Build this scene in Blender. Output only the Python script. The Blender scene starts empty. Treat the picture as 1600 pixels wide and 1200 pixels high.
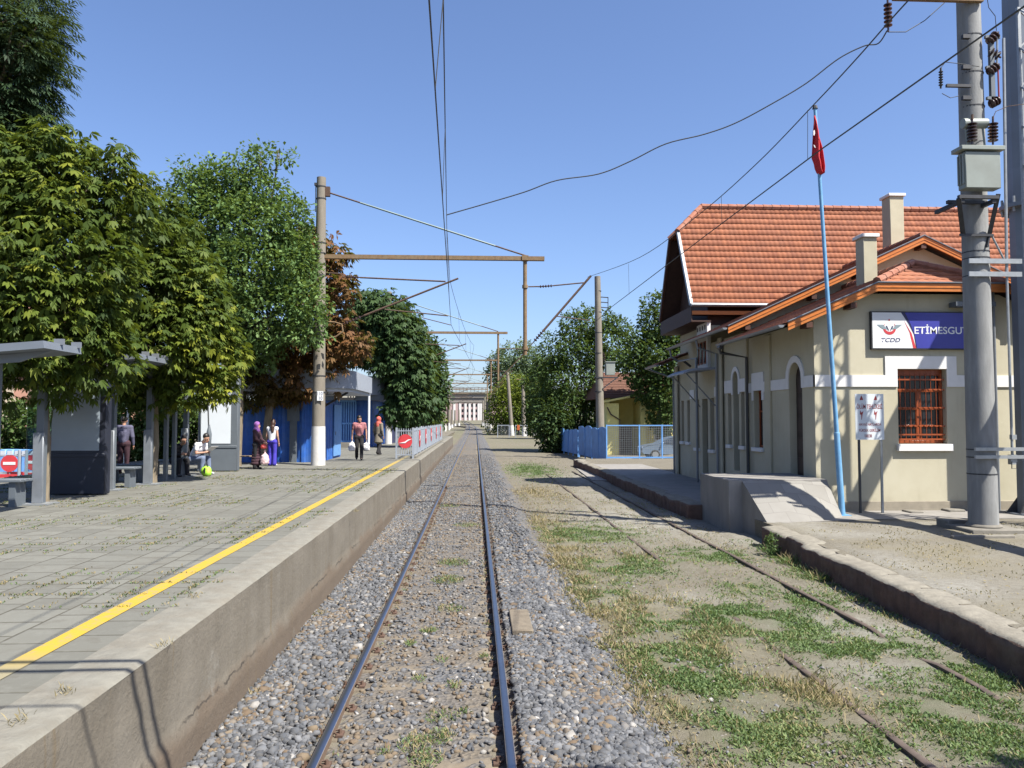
import bpy, bmesh, math, random
import numpy as np
from mathutils import Vector, Matrix, noise as mnoise
R = math.radians
rnd = random.Random(7)
rng = np.random.default_rng(11)
scene = bpy.context.scene
COL = scene.collection

# ------------------------------------------------------------------ camera
FPX = 1200.0
CAM = Vector((0.0, 0.0, 2.6))
TH = math.atan(56/1200.0)
PS = math.atan(57/1200.0*math.cos(TH))
cd = bpy.data.cameras.new('camera'); cam = bpy.data.objects.new('camera', cd); COL.objects.link(cam)
cam.location = CAM; cam.rotation_euler = (R(90)+TH, 0, -PS)
cd.sensor_width = 36; cd.lens = 36*FPX/1600.0; cd.clip_start = 0.1; cd.clip_end = 5000
scene.camera = cam
FW = Vector((math.sin(PS)*math.cos(TH), math.cos(PS)*math.cos(TH), math.sin(TH)))
RT = Vector((math.cos(PS), -math.sin(PS), 0)); UP = RT.cross(FW)
def ray(px, py): return FW + RT*((px-800)/FPX) + UP*((600-py)/FPX)
def at_y(px, py, Y): d = ray(px, py); return CAM + d*(Y/d.y)
def at_z(px, py, z): d = ray(px, py); return CAM + d*((z-CAM.z)/d.z)
def at_x(px, py, X): d = ray(px, py); return CAM + d*(X/d.x)

ZP = 0.95      # left platform top
ZR = 0.27      # right platform top
ZG = -0.13     # ground in the siding
def rise(y): return max(0.0, (y-120.0))*0.008
def bend(y): return -1.07e-4*max(0.0, y-150.0)**2

# ------------------------------------------------------------------ materials
MATS = {}
ALB = 0.74
def al(c): return tuple(x*ALB for x in c[:3])
def newmat(name):
    m = bpy.data.materials.new(name); m.use_nodes = True
    nt = m.node_tree; nt.nodes.clear()
    out = nt.nodes.new('ShaderNodeOutputMaterial'); bs = nt.nodes.new('ShaderNodeBsdfPrincipled')
    nt.links.new(bs.outputs[0], out.inputs[0])
    MATS[name] = m
    return m, nt, bs, out
def N(nt, typ, **kw):
    n = nt.nodes.new(typ)
    for k, v in kw.items():
        if hasattr(n, k): setattr(n, k, v)
        else: n.inputs[k.replace('_', ' ')].default_value = v
    return n
def mixc(nt, fac, a, b, blend='MIX'):
    n = nt.nodes.new('ShaderNodeMix'); n.data_type = 'RGBA'; n.blend_type = blend
    for sock, v in ((n.inputs[0], fac), (n.inputs[6], a), (n.inputs[7], b)):
        if isinstance(v, (int, float)): sock.default_value = v
        elif isinstance(v, tuple): sock.default_value = (*al(v), 1)
        else: nt.links.new(v, sock)
    return n.outputs[2]
def ramp(nt, src, stops, interp='LINEAR'):
    n = nt.nodes.new('ShaderNodeValToRGB'); n.color_ramp.interpolation = interp
    el = n.color_ramp.elements
    while len(el) < len(stops): el.new(0.5)
    for e, (p, c) in zip(el, stops):
        e.position = p; e.color = (*al(c), 1) if isinstance(c, tuple) else (c, c, c, 1)
    nt.links.new(src, n.inputs[0]); return n.outputs[0]
def coords(nt, scale=(1, 1, 1), kind='Object'):
    tc = nt.nodes.new('ShaderNodeTexCoord'); mp = nt.nodes.new('ShaderNodeMapping')
    mp.inputs['Scale'].default_value = scale
    nt.links.new(tc.outputs[kind], mp.inputs[0]); return mp.outputs[0]
def noise(nt, vec, scale, detail=4, rough=0.55, dist=0.0):
    n = nt.nodes.new('ShaderNodeTexNoise'); n.inputs['Scale'].default_value = scale
    n.inputs['Detail'].default_value = detail; n.inputs['Roughness'].default_value = rough
    n.inputs['Distortion'].default_value = dist
    nt.links.new(vec, n.inputs[0]); return n.outputs['Fac']
def bump(nt, bs, h, strength=0.3, dist=0.02):
    b = nt.nodes.new('ShaderNodeBump'); b.inputs['Strength'].default_value = strength
    b.inputs['Distance'].default_value = dist
    nt.links.new(h, b.inputs['Height']); nt.links.new(b.outputs[0], bs.inputs['Normal'])
def sc(c, k): return tuple(min(1.0, x*k) for x in c)
def M(name, base, rough=0.75, var=0.18, scale=6.0, metal=0.0, bmp=0.0, bscale=40.0, stretch=(1, 1, 1), grime=None, gscale=1.2, gamt=0.5, spec=0.4):
    if name in MATS: return MATS[name]
    m, nt, bs, out = newmat(name)
    v = coords(nt, stretch)
    f = noise(nt, v, scale, 5)
    f2 = ramp(nt, f, [(0.3, 0.0), (0.7, 1.0)])
    c = mixc(nt, f2, sc(base, 1-var), sc(base, 1+var))
    if grime:
        g = ramp(nt, noise(nt, v, gscale, 6, 0.65), [(0.45, 0.0), (0.68, gamt)])
        c = mixc(nt, g, c, grime)
    nt.links.new(c, bs.inputs['Base Color'])
    bs.inputs['Roughness'].default_value = rough; bs.inputs['Metallic'].default_value = metal
    bs.inputs['Specular IOR Level'].default_value = spec
    if bmp: bump(nt, bs, noise(nt, v, bscale, 4), bmp, 0.02)
    return m

M('concrete', (0.21, 0.195, 0.165), 0.9, 0.15, 5, bmp=0.3, bscale=30, grime=(0.13, 0.115, 0.095), gscale=1.5)
M('pole_concrete', (0.235, 0.21, 0.17), 0.9, 0.14, 3, bmp=0.2, bscale=25, stretch=(3, 3, 0.5), grime=(0.15, 0.125, 0.095), gscale=1.2)
M('pole_concrete_grey', (0.26, 0.265, 0.262), 0.9, 0.16, 3, bmp=0.25, bscale=25, stretch=(3, 3, 0.6), grime=(0.17, 0.17, 0.165), gscale=1.4)
M('white_paint', (0.62, 0.61, 0.58), 0.7, 0.06, 8, grime=(0.5, 0.47, 0.42), gscale=3, gamt=0.35)
M('white_trim', (0.80, 0.79, 0.77), 0.8, 0.04, 5, bmp=0.08, bscale=60)
M('rust_steel', (0.21, 0.135, 0.072), 0.85, 0.25, 9, grime=(0.25, 0.205, 0.125), gscale=4)
M('dark_rust', (0.10, 0.06, 0.042), 0.8, 0.3, 14)
M('siding_rail', (0.10, 0.075, 0.06), 0.75, 0.3, 9)
M('steel_grey', (0.22, 0.25, 0.29), 0.5, 0.1, 4, metal=0.3, grime=(0.15, 0.16, 0.18), gscale=2)
M('galvanised', (0.36, 0.38, 0.39), 0.5, 0.12, 9, metal=0.5)
M('dark_metal', (0.05, 0.052, 0.058), 0.6, 0.2, 8, metal=0.3)
M('cable', (0.045, 0.048, 0.05), 0.7, 0.1, 3)
M('copper_wire', (0.06, 0.058, 0.05), 0.6, 0.1, 3)
M('glass_fibre', (0.17, 0.24, 0.24), 0.5, 0.1, 3)
M('insulator_brown', (0.055, 0.028, 0.024), 0.25, 0.15, 8, spec=0.6)
M('transformer_green', (0.27, 0.30, 0.27), 0.5, 0.06, 3, grime=(0.20, 0.21, 0.18), gscale=2, gamt=0.4)
M('flagpole_blue', (0.15, 0.36, 0.60), 0.45, 0.1, 6, grime=(0.35, 0.5, 0.62), gscale=3, gamt=0.3)
M('flag_red', (0.55, 0.02, 0.03), 0.75, 0.12, 6)
M('flag_white', (0.8, 0.78, 0.78), 0.75, 0.05, 6)
M('plinth', (0.30, 0.265, 0.205), 0.92, 0.15, 4, bmp=0.2, bscale=40)
M('varnished_wood', (0.56, 0.18, 0.035), 0.45, 0.2, 5, stretch=(1, 1, 8))
M('dark_wood', (0.085, 0.032, 0.018), 0.6, 0.25, 6)
M('soffit', (0.06, 0.028, 0.02), 0.7, 0.2, 6)
M('window_wood', (0.30, 0.065, 0.016), 0.4, 0.2, 6)
M('door_dark', (0.045, 0.03, 0.025), 0.5, 0.2, 6)
M('gutter', (0.24, 0.26, 0.285), 0.45, 0.1, 6, metal=0.3)
M('gutter_dark', (0.06, 0.062, 0.066), 0.45, 0.1, 6, metal=0.2)
M('chimney', (0.52, 0.48, 0.35), 0.92, 0.06, 3, bmp=0.1, bscale=60)
M('kiosk_blue', (0.028, 0.125, 0.47), 0.5, 0.15, 5, grime=(0.10, 0.2, 0.44), gscale=3, gamt=0.5)
M('light_blue', (0.16, 0.36, 0.72), 0.5, 0.12, 5)
M('fence_blue', (0.16, 0.38, 0.78), 0.55, 0.15, 4, grime=(0.07, 0.15, 0.30), gscale=2)
M('fascia_grey', (0.33, 0.36, 0.41), 0.55, 0.05, 4)
M('fascia_white', (0.55, 0.58, 0.63), 0.55, 0.04, 4)
M('panel_grey', (0.13, 0.15, 0.17), 0.5, 0.06, 4)
M('panel_white', (0.70, 0.75, 0.79), 0.35, 0.03, 2)
M('panel_navy', (0.022, 0.026, 0.042), 0.5, 0.1, 4)
M('panel_pale', (0.28, 0.33, 0.38), 0.25, 0.06, 2)
M('sign_white', (0.80, 0.82, 0.83), 0.4, 0.02, 3)
M('sign_blue', (0.045, 0.05, 0.34), 0.4, 0.05, 3)
M('sign_navy', (0.03, 0.035, 0.12), 0.4, 0.05, 3)
M('sign_red', (0.60, 0.05, 0.06), 0.5, 0.1, 3)
M('emblem_grey', (0.25, 0.32, 0.36), 0.5, 0.05, 3)
M('danger_red', (0.30, 0.035, 0.035), 0.6, 0.2, 9)
M('mark_pale', (0.45, 0.43, 0.36), 0.6, 0.1, 9)
M('black_part', (0.02, 0.02, 0.022), 0.6, 0.1, 9)
M('orange_part', (0.55, 0.13, 0.04), 0.6, 0.1, 9)
M('bark', (0.16, 0.125, 0.09), 0.95, 0.3, 8, bmp=0.7, bscale=14, stretch=(2, 2, 0.5))
M('bark_pale', (0.22, 0.18, 0.125), 0.95, 0.25, 6, bmp=0.4, bscale=14, stretch=(2, 2, 0.5))
M('skin', (0.45, 0.25, 0.17), 0.6, 0.05, 8)
M('hair_black', (0.015, 0.012, 0.011), 0.5, 0.2, 30)
M('hair_brown', (0.05, 0.022, 0.013), 0.5, 0.2, 30)
M('cloth_pink', (0.36, 0.15, 0.16), 0.9, 0.2, 40)
M('cloth_black', (0.018, 0.017, 0.02), 0.9, 0.2, 20)
M('cloth_maroon', (0.055, 0.024, 0.034), 0.9, 0.15, 12)
M('cloth_khaki', (0.20, 0.175, 0.135), 0.9, 0.12, 12)
M('cloth_white', (0.72, 0.72, 0.76), 0.9, 0.05, 12)
M('cloth_blue', (0.06, 0.045, 0.42), 0.9, 0.15, 12)
M('cloth_denim', (0.16, 0.20, 0.30), 0.9, 0.15, 12)
M('cloth_grey', (0.10, 0.10, 0.16), 0.9, 0.15, 12)
M('cloth_check', (0.22, 0.25, 0.45), 0.9, 0.5, 30)
M('scarf_purple', (0.26, 0.10, 0.33), 0.85, 0.4, 18)
M('scarf_red', (0.55, 0.12, 0.09), 0.85, 0.35, 14)
M('plastic_white', (0.78, 0.76, 0.76), 0.5, 0.05, 8)
M('plastic_pink', (0.70, 0.50, 0.50), 0.6, 0.1, 8)
M('bag_red', (0.50, 0.06, 0.05), 0.5, 0.1, 8)
M('bag_green', (0.36, 0.68, 0.05), 0.6, 0.15, 8)
M('shoe', (0.03, 0.028, 0.028), 0.6, 0.1, 8)
M('shoe_pale', (0.6, 0.62, 0.66), 0.6, 0.1, 8)
M('eye', (0.02, 0.015, 0.012), 0.3, 0.0, 8)
M('bench_wood', (0.28, 0.21, 0.14), 0.7, 0.2, 8)
M('car_paint', (0.20, 0.27, 0.36), 0.3, 0.04, 3, metal=0.4)
M('car_glass', (0.03, 0.04, 0.05), 0.08, 0.02, 3, spec=0.7)
M('tyre', (0.02, 0.02, 0.02), 0.85, 0.1, 9)
M('lamp_red', (0.35, 0.03, 0.03), 0.3, 0.1, 9)
M('yellow_wall', (0.78, 0.68, 0.24), 0.9, 0.08, 2, bmp=0.1, bscale=40)
M('brown_roof', (0.17, 0.082, 0.055), 0.85, 0.25, 7)
M('salmon_wall', (0.50, 0.27, 0.19), 0.9, 0.06, 2)
M('cream_wall', (0.55, 0.46, 0.34), 0.9, 0.06, 2)
M('apartment_pink', (0.42, 0.30, 0.29), 0.9, 0.06, 2)
M('apartment_white', (0.68, 0.66, 0.64), 0.9, 0.04, 2)
M('bridge_concrete', (0.24, 0.22, 0.20), 0.9, 0.1, 0.4, grime=(0.24, 0.22, 0.2), gscale=0.3)
M('railing', (0.38, 0.42, 0.48), 0.45, 0.08, 6, metal=0.2)
M('sleeper', (0.185, 0.155, 0.115), 0.95, 0.2, 9, bmp=0.4, bscale=25, grime=(0.13, 0.10, 0.07), gscale=4)
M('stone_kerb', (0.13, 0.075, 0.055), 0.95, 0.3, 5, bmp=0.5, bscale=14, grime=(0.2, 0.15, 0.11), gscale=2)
M('dock_concrete', (0.265, 0.25, 0.23), 0.9, 0.12, 4, bmp=0.2, bscale=30, stretch=(1, 1, 0.4), grime=(0.19, 0.175, 0.155), gscale=1.5)

def wall_mat():
    m, nt, bs, out = newmat('wall_beige')
    v = coords(nt); vs = coords(nt, (1, 1, 0.1))
    c = mixc(nt, ramp(nt, noise(nt, v, 0.7, 6, 0.6), [(0.35, 0.0), (0.65, 1.0)]), (0.555, 0.515, 0.385), (0.485, 0.445, 0.32))
    c = mixc(nt, ramp(nt, noise(nt, vs, 4.5, 5, 0.6), [(0.55, 0.0), (0.75, 0.45)]), c, (0.40, 0.365, 0.265))
    c = mixc(nt, ramp(nt, noise(nt, v, 5, 7, 0.75), [(0.60, 0.0), (0.72, 0.4)]), c, (0.64, 0.605, 0.48))
    sp = nt.nodes.new('ShaderNodeSeparateXYZ'); nt.links.new(v, sp.inputs[0])
    wob = nt.nodes.new('ShaderNodeMath'); wob.operation = 'MULTIPLY_ADD'; wob.inputs[1].default_value = 0.9
    nt.links.new(noise(nt, coords(nt, (1, 1, 0.4)), 2.2, 5), wob.inputs[0]); nt.links.new(sp.outputs[2], wob.inputs[2])
    c = mixc(nt, ramp(nt, wob.outputs[0], [(0.75, 0.5), (1.3, 0.0)]), c, (0.40, 0.355, 0.26))
    nt.links.new(c, bs.inputs['Base Color']); bs.inputs['Roughness'].default_value = 0.93
    bump(nt, bs, mixc(nt, 0.5, noise(nt, v, 90, 4), noise(nt, v, 6, 5)), 0.2, 0.02)
wall_mat()
def dark_glass():
    m, nt, bs, out = newmat('window_glass')
    bs.inputs['Base Color'].default_value = (0.015, 0.018, 0.022, 1); bs.inputs['Roughness'].default_value = 0.15
    bs.inputs['Specular IOR Level'].default_value = 0.3
dark_glass()
def shelter_glass():
    m, nt, bs, out = newmat('shelter_glass')
    t = nt.nodes.new('ShaderNodeBsdfTransparent'); t.inputs[0].default_value = (0.75, 0.85, 0.88, 1)
    g = nt.nodes.new('ShaderNodeBsdfGlossy'); g.inputs['Roughness'].default_value = 0.05
    mx = nt.nodes.new('ShaderNodeMixShader'); mx.inputs[0].default_value = 0.08
    nt.links.new(t.outputs[0], mx.inputs[1]); nt.links.new(g.outputs[0], mx.inputs[2]); nt.links.new(mx.outputs[0], out.inputs[0])
shelter_glass()

def rail_mat():
    m, nt, bs, out = newmat('rail_steel')
    geo = nt.nodes.new('ShaderNodeNewGeometry'); sp = nt.nodes.new('ShaderNodeSeparateXYZ')
    nt.links.new(geo.outputs['Normal'], sp.inputs[0])
    f = ramp(nt, sp.outputs[2], [(0.75, 0.0), (0.9, 1.0)])
    pos = nt.nodes.new('ShaderNodeSeparateXYZ'); nt.links.new(geo.outputs['Position'], pos.inputs[0])
    v = coords(nt)
    rust = mixc(nt, noise(nt, v, 12, 4), (0.10, 0.058, 0.035), (0.19, 0.13, 0.085))
    attr = nt.nodes.new('ShaderNodeAttribute'); attr.attribute_name = 'head'
    hm = nt.nodes.new('ShaderNodeMath'); hm.operation = 'MULTIPLY'
    nt.links.new(f, hm.inputs[0]); nt.links.new(attr.outputs['Fac'], hm.inputs[1])
    st = mixc(nt, noise(nt, v, 3, 3), (0.36, 0.37, 0.41), (0.48, 0.49, 0.53))
    nt.links.new(mixc(nt, hm.outputs[0], rust, st), bs.inputs['Base Color'])
    nt.links.new(hm.outputs[0], bs.inputs['Metallic'])
    rr = nt.nodes.new('ShaderNodeMapRange'); rr.inputs[3].default_value = 0.85; rr.inputs[4].default_value = 0.33
    nt.links.new(hm.outputs[0], rr.inputs[0]); nt.links.new(rr.outputs[0], bs.inputs['Roughness'])
rail_mat()

def tile_mat():
    m, nt, bs, out = newmat('roof_tile')
    v = coords(nt)
    at = nt.nodes.new('ShaderNodeAttribute'); at.attribute_name = 'tint'
    c = mixc(nt, at.outputs['Fac'], (0.27, 0.078, 0.030), (0.39, 0.125, 0.048))
    c = mixc(nt, ramp(nt, noise(nt, v, 1.3, 5), [(0.4, 0.0), (0.7, 0.45)]), c, (0.27, 0.10, 0.05))
    c = mixc(nt, ramp(nt, noise(nt, v, 25, 3), [(0.5, 0.0), (0.8, 0.35)]), c, (0.17, 0.07, 0.05))
    nt.links.new(c, bs.inputs['Base Color']); bs.inputs['Roughness'].default_value = 0.8
    bump(nt, bs, noise(nt, v, 50, 3), 0.2, 0.01)
tile_mat()
M('ridge_tile', (0.33, 0.13, 0.08), 0.85, 0.2, 5, grime=(0.42, 0.25, 0.19), gscale=3)

def paver_mat():
    m, nt, bs, out = newmat('pavers')
    v = coords(nt)
    mp = nt.nodes.new('ShaderNodeMapping'); mp.inputs['Rotation'].default_value = (0, 0, R(90)); nt.links.new(v, mp.inputs[0])
    w = nt.nodes.new('ShaderNodeTexNoise'); w.inputs['Scale'].default_value = 0.9; nt.links.new(mp.outputs[0], w.inputs[0])
    va = nt.nodes.new('ShaderNodeVectorMath'); va.operation = 'MULTIPLY_ADD'
    va.inputs[1].default_value = (0.06, 0.06, 0); nt.links.new(w.outputs['Color'], va.inputs[0]); nt.links.new(mp.outputs[0], va.inputs[2])
    br = nt.nodes.new('ShaderNodeTexBrick'); nt.links.new(va.outputs[0], br.inputs[0])
    br.offset = 0.5; br.inputs['Scale'].default_value = 1.0
    br.inputs['Brick Width'].default_value = 0.42; br.inputs['Row Height'].default_value = 0.5
    br.inputs['Mortar Size'].default_value = 0.014; br.inputs['Mortar Smooth'].default_value = 0.35
    br.inputs['Color1'].default_value = (0.098, 0.097, 0.083, 1); br.inputs['Color2'].default_value = (0.134, 0.133, 0.114, 1)
    br.inputs['Mortar'].default_value = (0.045, 0.04, 0.028, 1)
    c = mixc(nt, ramp(nt, noise(nt, v, 0.5, 6, 0.65), [(0.42, 0.0), (0.68, 0.5)]), br.outputs[0], (0.135, 0.13, 0.105))
    c = mixc(nt, ramp(nt, noise(nt, v, 9, 6, 0.7), [(0.5, 0.0), (0.75, 0.5)]), c, (0.205, 0.203, 0.175))
    c = mixc(nt, ramp(nt, noise(nt, v, 3.1, 5, 0.75), [(0.52, 0.0), (0.68, 0.65)]), c, (0.112, 0.102, 0.08))
    nt.links.new(c, bs.inputs['Base Color']); bs.inputs['Roughness'].default_value = 0.92
    h = mixc(nt, 0.35, br.outputs['Fac'], noise(nt, v, 40, 4))
    b = nt.nodes.new('ShaderNodeBump'); b.invert = True; b.inputs['Strength'].default_value = 0.5; b.inputs['Distance'].default_value = 0.01
    nt.links.new(h, b.inputs['Height']); nt.links.new(b.outputs[0], bs.inputs['Normal'])
paver_mat()

def platwall_mat():
    m, nt, bs, out = newmat('platform_wall')
    v = coords(nt); vs = coords(nt, (1, 1, 0.12)); 
    c = mixc(nt, ramp(nt, noise(nt, vs, 3.0, 6, 0.6), [(0.35, 0.0), (0.65, 1.0)]), (0.185, 0.163, 0.128), (0.14, 0.12, 0.09))
    c = mixc(nt, ramp(nt, noise(nt, v, 1.1, 5), [(0.45, 0.0), (0.7, 0.6)]), c, (0.21, 0.188, 0.152))
    c = mixc(nt, ramp(nt, noise(nt, v, 22, 6, 0.7), [(0.55, 0.0), (0.72, 0.5)]), c, (0.10, 0.083, 0.064))
    # dirt-stained lower courses
    sp = nt.nodes.new('ShaderNodeSeparateXYZ'); nt.links.new(v, sp.inputs[0])
    wob = nt.nodes.new('ShaderNodeMath'); wob.operation = 'MULTIPLY_ADD'; wob.inputs[1].default_value = 0.5
    nt.links.new(noise(nt, vs, 1.2, 4), wob.inputs[0]); nt.links.new(sp.outputs[2], wob.inputs[2])
    low = ramp(nt, wob.outputs[0], [(0.42, 0.75), (0.56, 0.0)])
    c = mixc(nt, low, c, (0.125, 0.088, 0.058))
    rs = ramp(nt, noise(nt, coords(nt, (1, 1, 0.05)), 5.5, 3), [(0.66, 0.0), (0.72, 0.6)])
    c = mixc(nt, rs, c, (0.15, 0.11, 0.06))
    cr = nt.nodes.new('ShaderNodeMath'); cr.operation = 'MULTIPLY_ADD'; cr.inputs[1].default_value = 0.22
    nt.links.new(noise(nt, v, 2.2, 8, 0.75), cr.inputs[0]); nt.links.new(sp.outputs[2], cr.inputs[2])
    gap = ramp(nt, noise(nt, v, 1.7, 4), [(0.45, 0.0), (0.55, 0.9)])
    line = ramp(nt, cr.outputs[0], [(0.335, 0.0), (0.342, 1.0), (0.352, 1.0), (0.36, 0.0)])
    mm = nt.nodes.new('ShaderNodeMath'); mm.operation = 'MULTIPLY'; nt.links.new(gap, mm.inputs[0]); nt.links.new(line, mm.inputs[1])
    c = mixc(nt, mm.outputs[0], c, (0.03, 0.024, 0.018))
    c = mixc(nt, ramp(nt, noise(nt, v, 0.9, 7, 0.8), [(0.58, 0.0), (0.66, 0.55)]), c, (0.25, 0.235, 0.20))
    nt.links.new(c, bs.inputs['Base Color']); bs.inputs['Roughness'].default_value = 0.93
    bump(nt, bs, mixc(nt, 0.5, noise(nt, v, 18, 6, 0.7), noise(nt, v, 4, 8, 0.75)), 0.7, 0.03)
platwall_mat()
M('coping', (0.205, 0.196, 0.165), 0.93, 0.14, 9, bmp=0.45, bscale=30, grime=(0.165, 0.14, 0.105), gscale=3)

def yellow_mat():
    m, nt, bs, out = newmat('yellow_line')
    v = coords(nt)
    f = ramp(nt, noise(nt, v, 14, 6, 0.7), [(0.50, 0.0), (0.66, 0.85)])
    at = nt.nodes.new('ShaderNodeAttribute'); at.attribute_name = 'wear'
    f2 = nt.nodes.new('ShaderNodeMath'); f2.operation = 'MAXIMUM'; nt.links.new(f, f2.inputs[0]); nt.links.new(at.outputs['Fac'], f2.inputs[1])
    nt.links.new(mixc(nt, f2.outputs[0], (0.47, 0.31, 0.022), (0.27, 0.235, 0.14)), bs.inputs['Base Color'])
    bs.inputs['Roughness'].default_value = 0.85
    bump(nt, bs, noise(nt, v, 60, 3), 0.2, 0.005)
yellow_mat()

def ground_mat():
    m, nt, bs, out = newmat('dirt')
    v = coords(nt)
    c = mixc(nt, ramp(nt, noise(nt, v, 1.2, 8, 0.65), [(0.3, 0.0), (0.7, 1.0)]), (0.135, 0.118, 0.087), (0.195, 0.175, 0.135))
    c = mixc(nt, ramp(nt, noise(nt, v, 14, 8, 0.75), [(0.42, 0.0), (0.66, 0.8)]), c, (0.245, 0.228, 0.185))
    c = mixc(nt, ramp(nt, noise(nt, v, 45, 5, 0.8), [(0.54, 0.0), (0.66, 0.7)]), c, (0.075, 0.055, 0.036))
    def am(name, col, c, amt):
        at = nt.nodes.new('ShaderNodeAttribute'); at.attribute_name = name
        mm = nt.nodes.new('ShaderNodeMath'); mm.operation = 'MULTIPLY'
        nt.links.new(at.outputs['Fac'], mm.inputs[0])
        rr = ramp(nt, noise(nt, v, 7, 6, 0.7), [(0.35, 0.35), (0.6, amt)])
        nt.links.new(rr, mm.inputs[1])
        return mixc(nt, mm.outputs[0], c, col)
    c = am('dust', (0.31, 0.30, 0.265), c, 0.95)
    c = am('straw', (0.20, 0.172, 0.105), c, 0.9)
    c = am('grass', (0.095, 0.12, 0.055), c, 0.9)
    nt.links.new(c, bs.inputs['Base Color']); bs.inputs['Roughness'].default_value = 0.97; bs.inputs['Specular IOR Level'].default_value = 0.2
    h = mixc(nt, 0.5, noise(nt, v, 20, 8, 0.75), noise(nt, v, 80, 4, 0.7))
    bump(nt, bs, h, 0.7, 0.03)
ground_mat()

def ballast_mat(name, stones=False):
    m, nt, bs, out = newmat(name)
    v = coords(nt)
    if stones:
        at = nt.nodes.new('ShaderNodeAttribute'); at.attribute_name = 'tint'
        c = ramp(nt, at.outputs['Fac'], [(0.0, (0.05, 0.055, 0.064)), (0.4, (0.10, 0.108, 0.122)), (0.68, (0.175, 0.18, 0.19)), (0.72, (0.18, 0.135, 0.085)), (0.88, (0.13, 0.09, 0.055)), (0.97, (0.24, 0.23, 0.21)), (1.0, (0.38, 0.365, 0.345))])
        c = mixc(nt, ramp(nt, noise(nt, v, 30, 4), [(0.4, 0.0), (0.8, 0.5)]), c, (0.15, 0.13, 0.10))
        nt.links.new(c, bs.inputs['Base Color'])
        bump(nt, bs, noise(nt, v, 60, 3), 0.3, 0.01)
    else:
        vo = nt.nodes.new('ShaderNodeTexVoronoi'); vo.inputs['Scale'].default_value = 22; nt.links.new(v, vo.inputs[0])
        c = ramp(nt, vo.outputs['Color'], [(0.0, (0.045, 0.05, 0.055)), (0.5, (0.115, 0.12, 0.13)), (0.8, (0.165, 0.145, 0.115)), (1.0, (0.32, 0.30, 0.28))])
        at = nt.nodes.new('ShaderNodeAttribute'); at.attribute_name = 'dirt'
        c = mixc(nt, at.outputs['Fac'], c, mixc(nt, noise(nt, v, 9, 6, 0.7), (0.10, 0.078, 0.052), (0.20, 0.165, 0.118)))
        nt.links.new(c, bs.inputs['Base Color'])
        bump(nt, bs, vo.outputs['Distance'], 0.9, 0.03)
    bs.inputs['Roughness'].default_value = 0.9
ballast_mat('ballast'); ballast_mat('ballast_stone', True)

def leaf_mat(name, a, b, c3=None, trans=0.3):
    global ALB
    ALB = 0.88
    m, nt, bs, out = newmat(name)
    at = nt.nodes.new('ShaderNodeAttribute'); at.attribute_name = 'tint'
    stops = [(0.0, a), (1.0, b)] if c3 is None else [(0.0, a), (0.55, b), (1.0, c3)]
    c = ramp(nt, at.outputs['Fac'], stops)
    nt.links.new(c, bs.inputs['Base Color']); bs.inputs['Roughness'].default_value = 0.6; bs.inputs['Specular IOR Level'].default_value = 0.16
    tr = nt.nodes.new('ShaderNodeBsdfTranslucent')
    nt.links.new(mixc(nt, 0.5, c, (0.25, 0.33, 0.03)), tr.inputs[0])
    mx = nt.nodes.new('ShaderNodeMixShader'); mx.inputs[0].default_value = trans
    nt.links.new(bs.outputs[0], mx.inputs[1]); nt.links.new(tr.outputs[0], mx.inputs[2]); nt.links.new(mx.outputs[0], out.inputs[0])
    ALB = 0.74
leaf_mat('leaf_ash', (0.016, 0.036, 0.016), (0.042, 0.072, 0.032), trans=0.15)
leaf_mat('leaf_chestnut', (0.022, 0.042, 0.010), (0.075, 0.110, 0.017), (0.22, 0.23, 0.024), trans=0.25)
leaf_mat('leaf_plane', (0.06, 0.12, 0.035), (0.17, 0.26, 0.09), trans=0.3)
leaf_mat('leaf_rust', (0.045, 0.058, 0.014), (0.10, 0.062, 0.022), (0.17, 0.075, 0.032), trans=0.2)
leaf_mat('leaf_dark', (0.022, 0.05, 0.018), (0.06, 0.10, 0.035), trans=0.2)
leaf_mat('leaf_mid', (0.035, 0.075, 0.022), (0.09, 0.135, 0.04), trans=0.25)
leaf_mat('leaf_hazed', (0.08, 0.13, 0.07), (0.16, 0.21, 0.11), trans=0.25)  # distance haze of the far tree put into its leaf colour
leaf_mat('leaf_lime', (0.06, 0.11, 0.015), (0.16, 0.19, 0.025), trans=0.3)
leaf_mat('grass_blade', (0.085, 0.14, 0.052), (0.14, 0.20, 0.08), (0.23, 0.225, 0.10), trans=0.25)
leaf_mat('straw_blade', (0.18, 0.14, 0.07), (0.33, 0.275, 0.155), trans=0.2)

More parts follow.
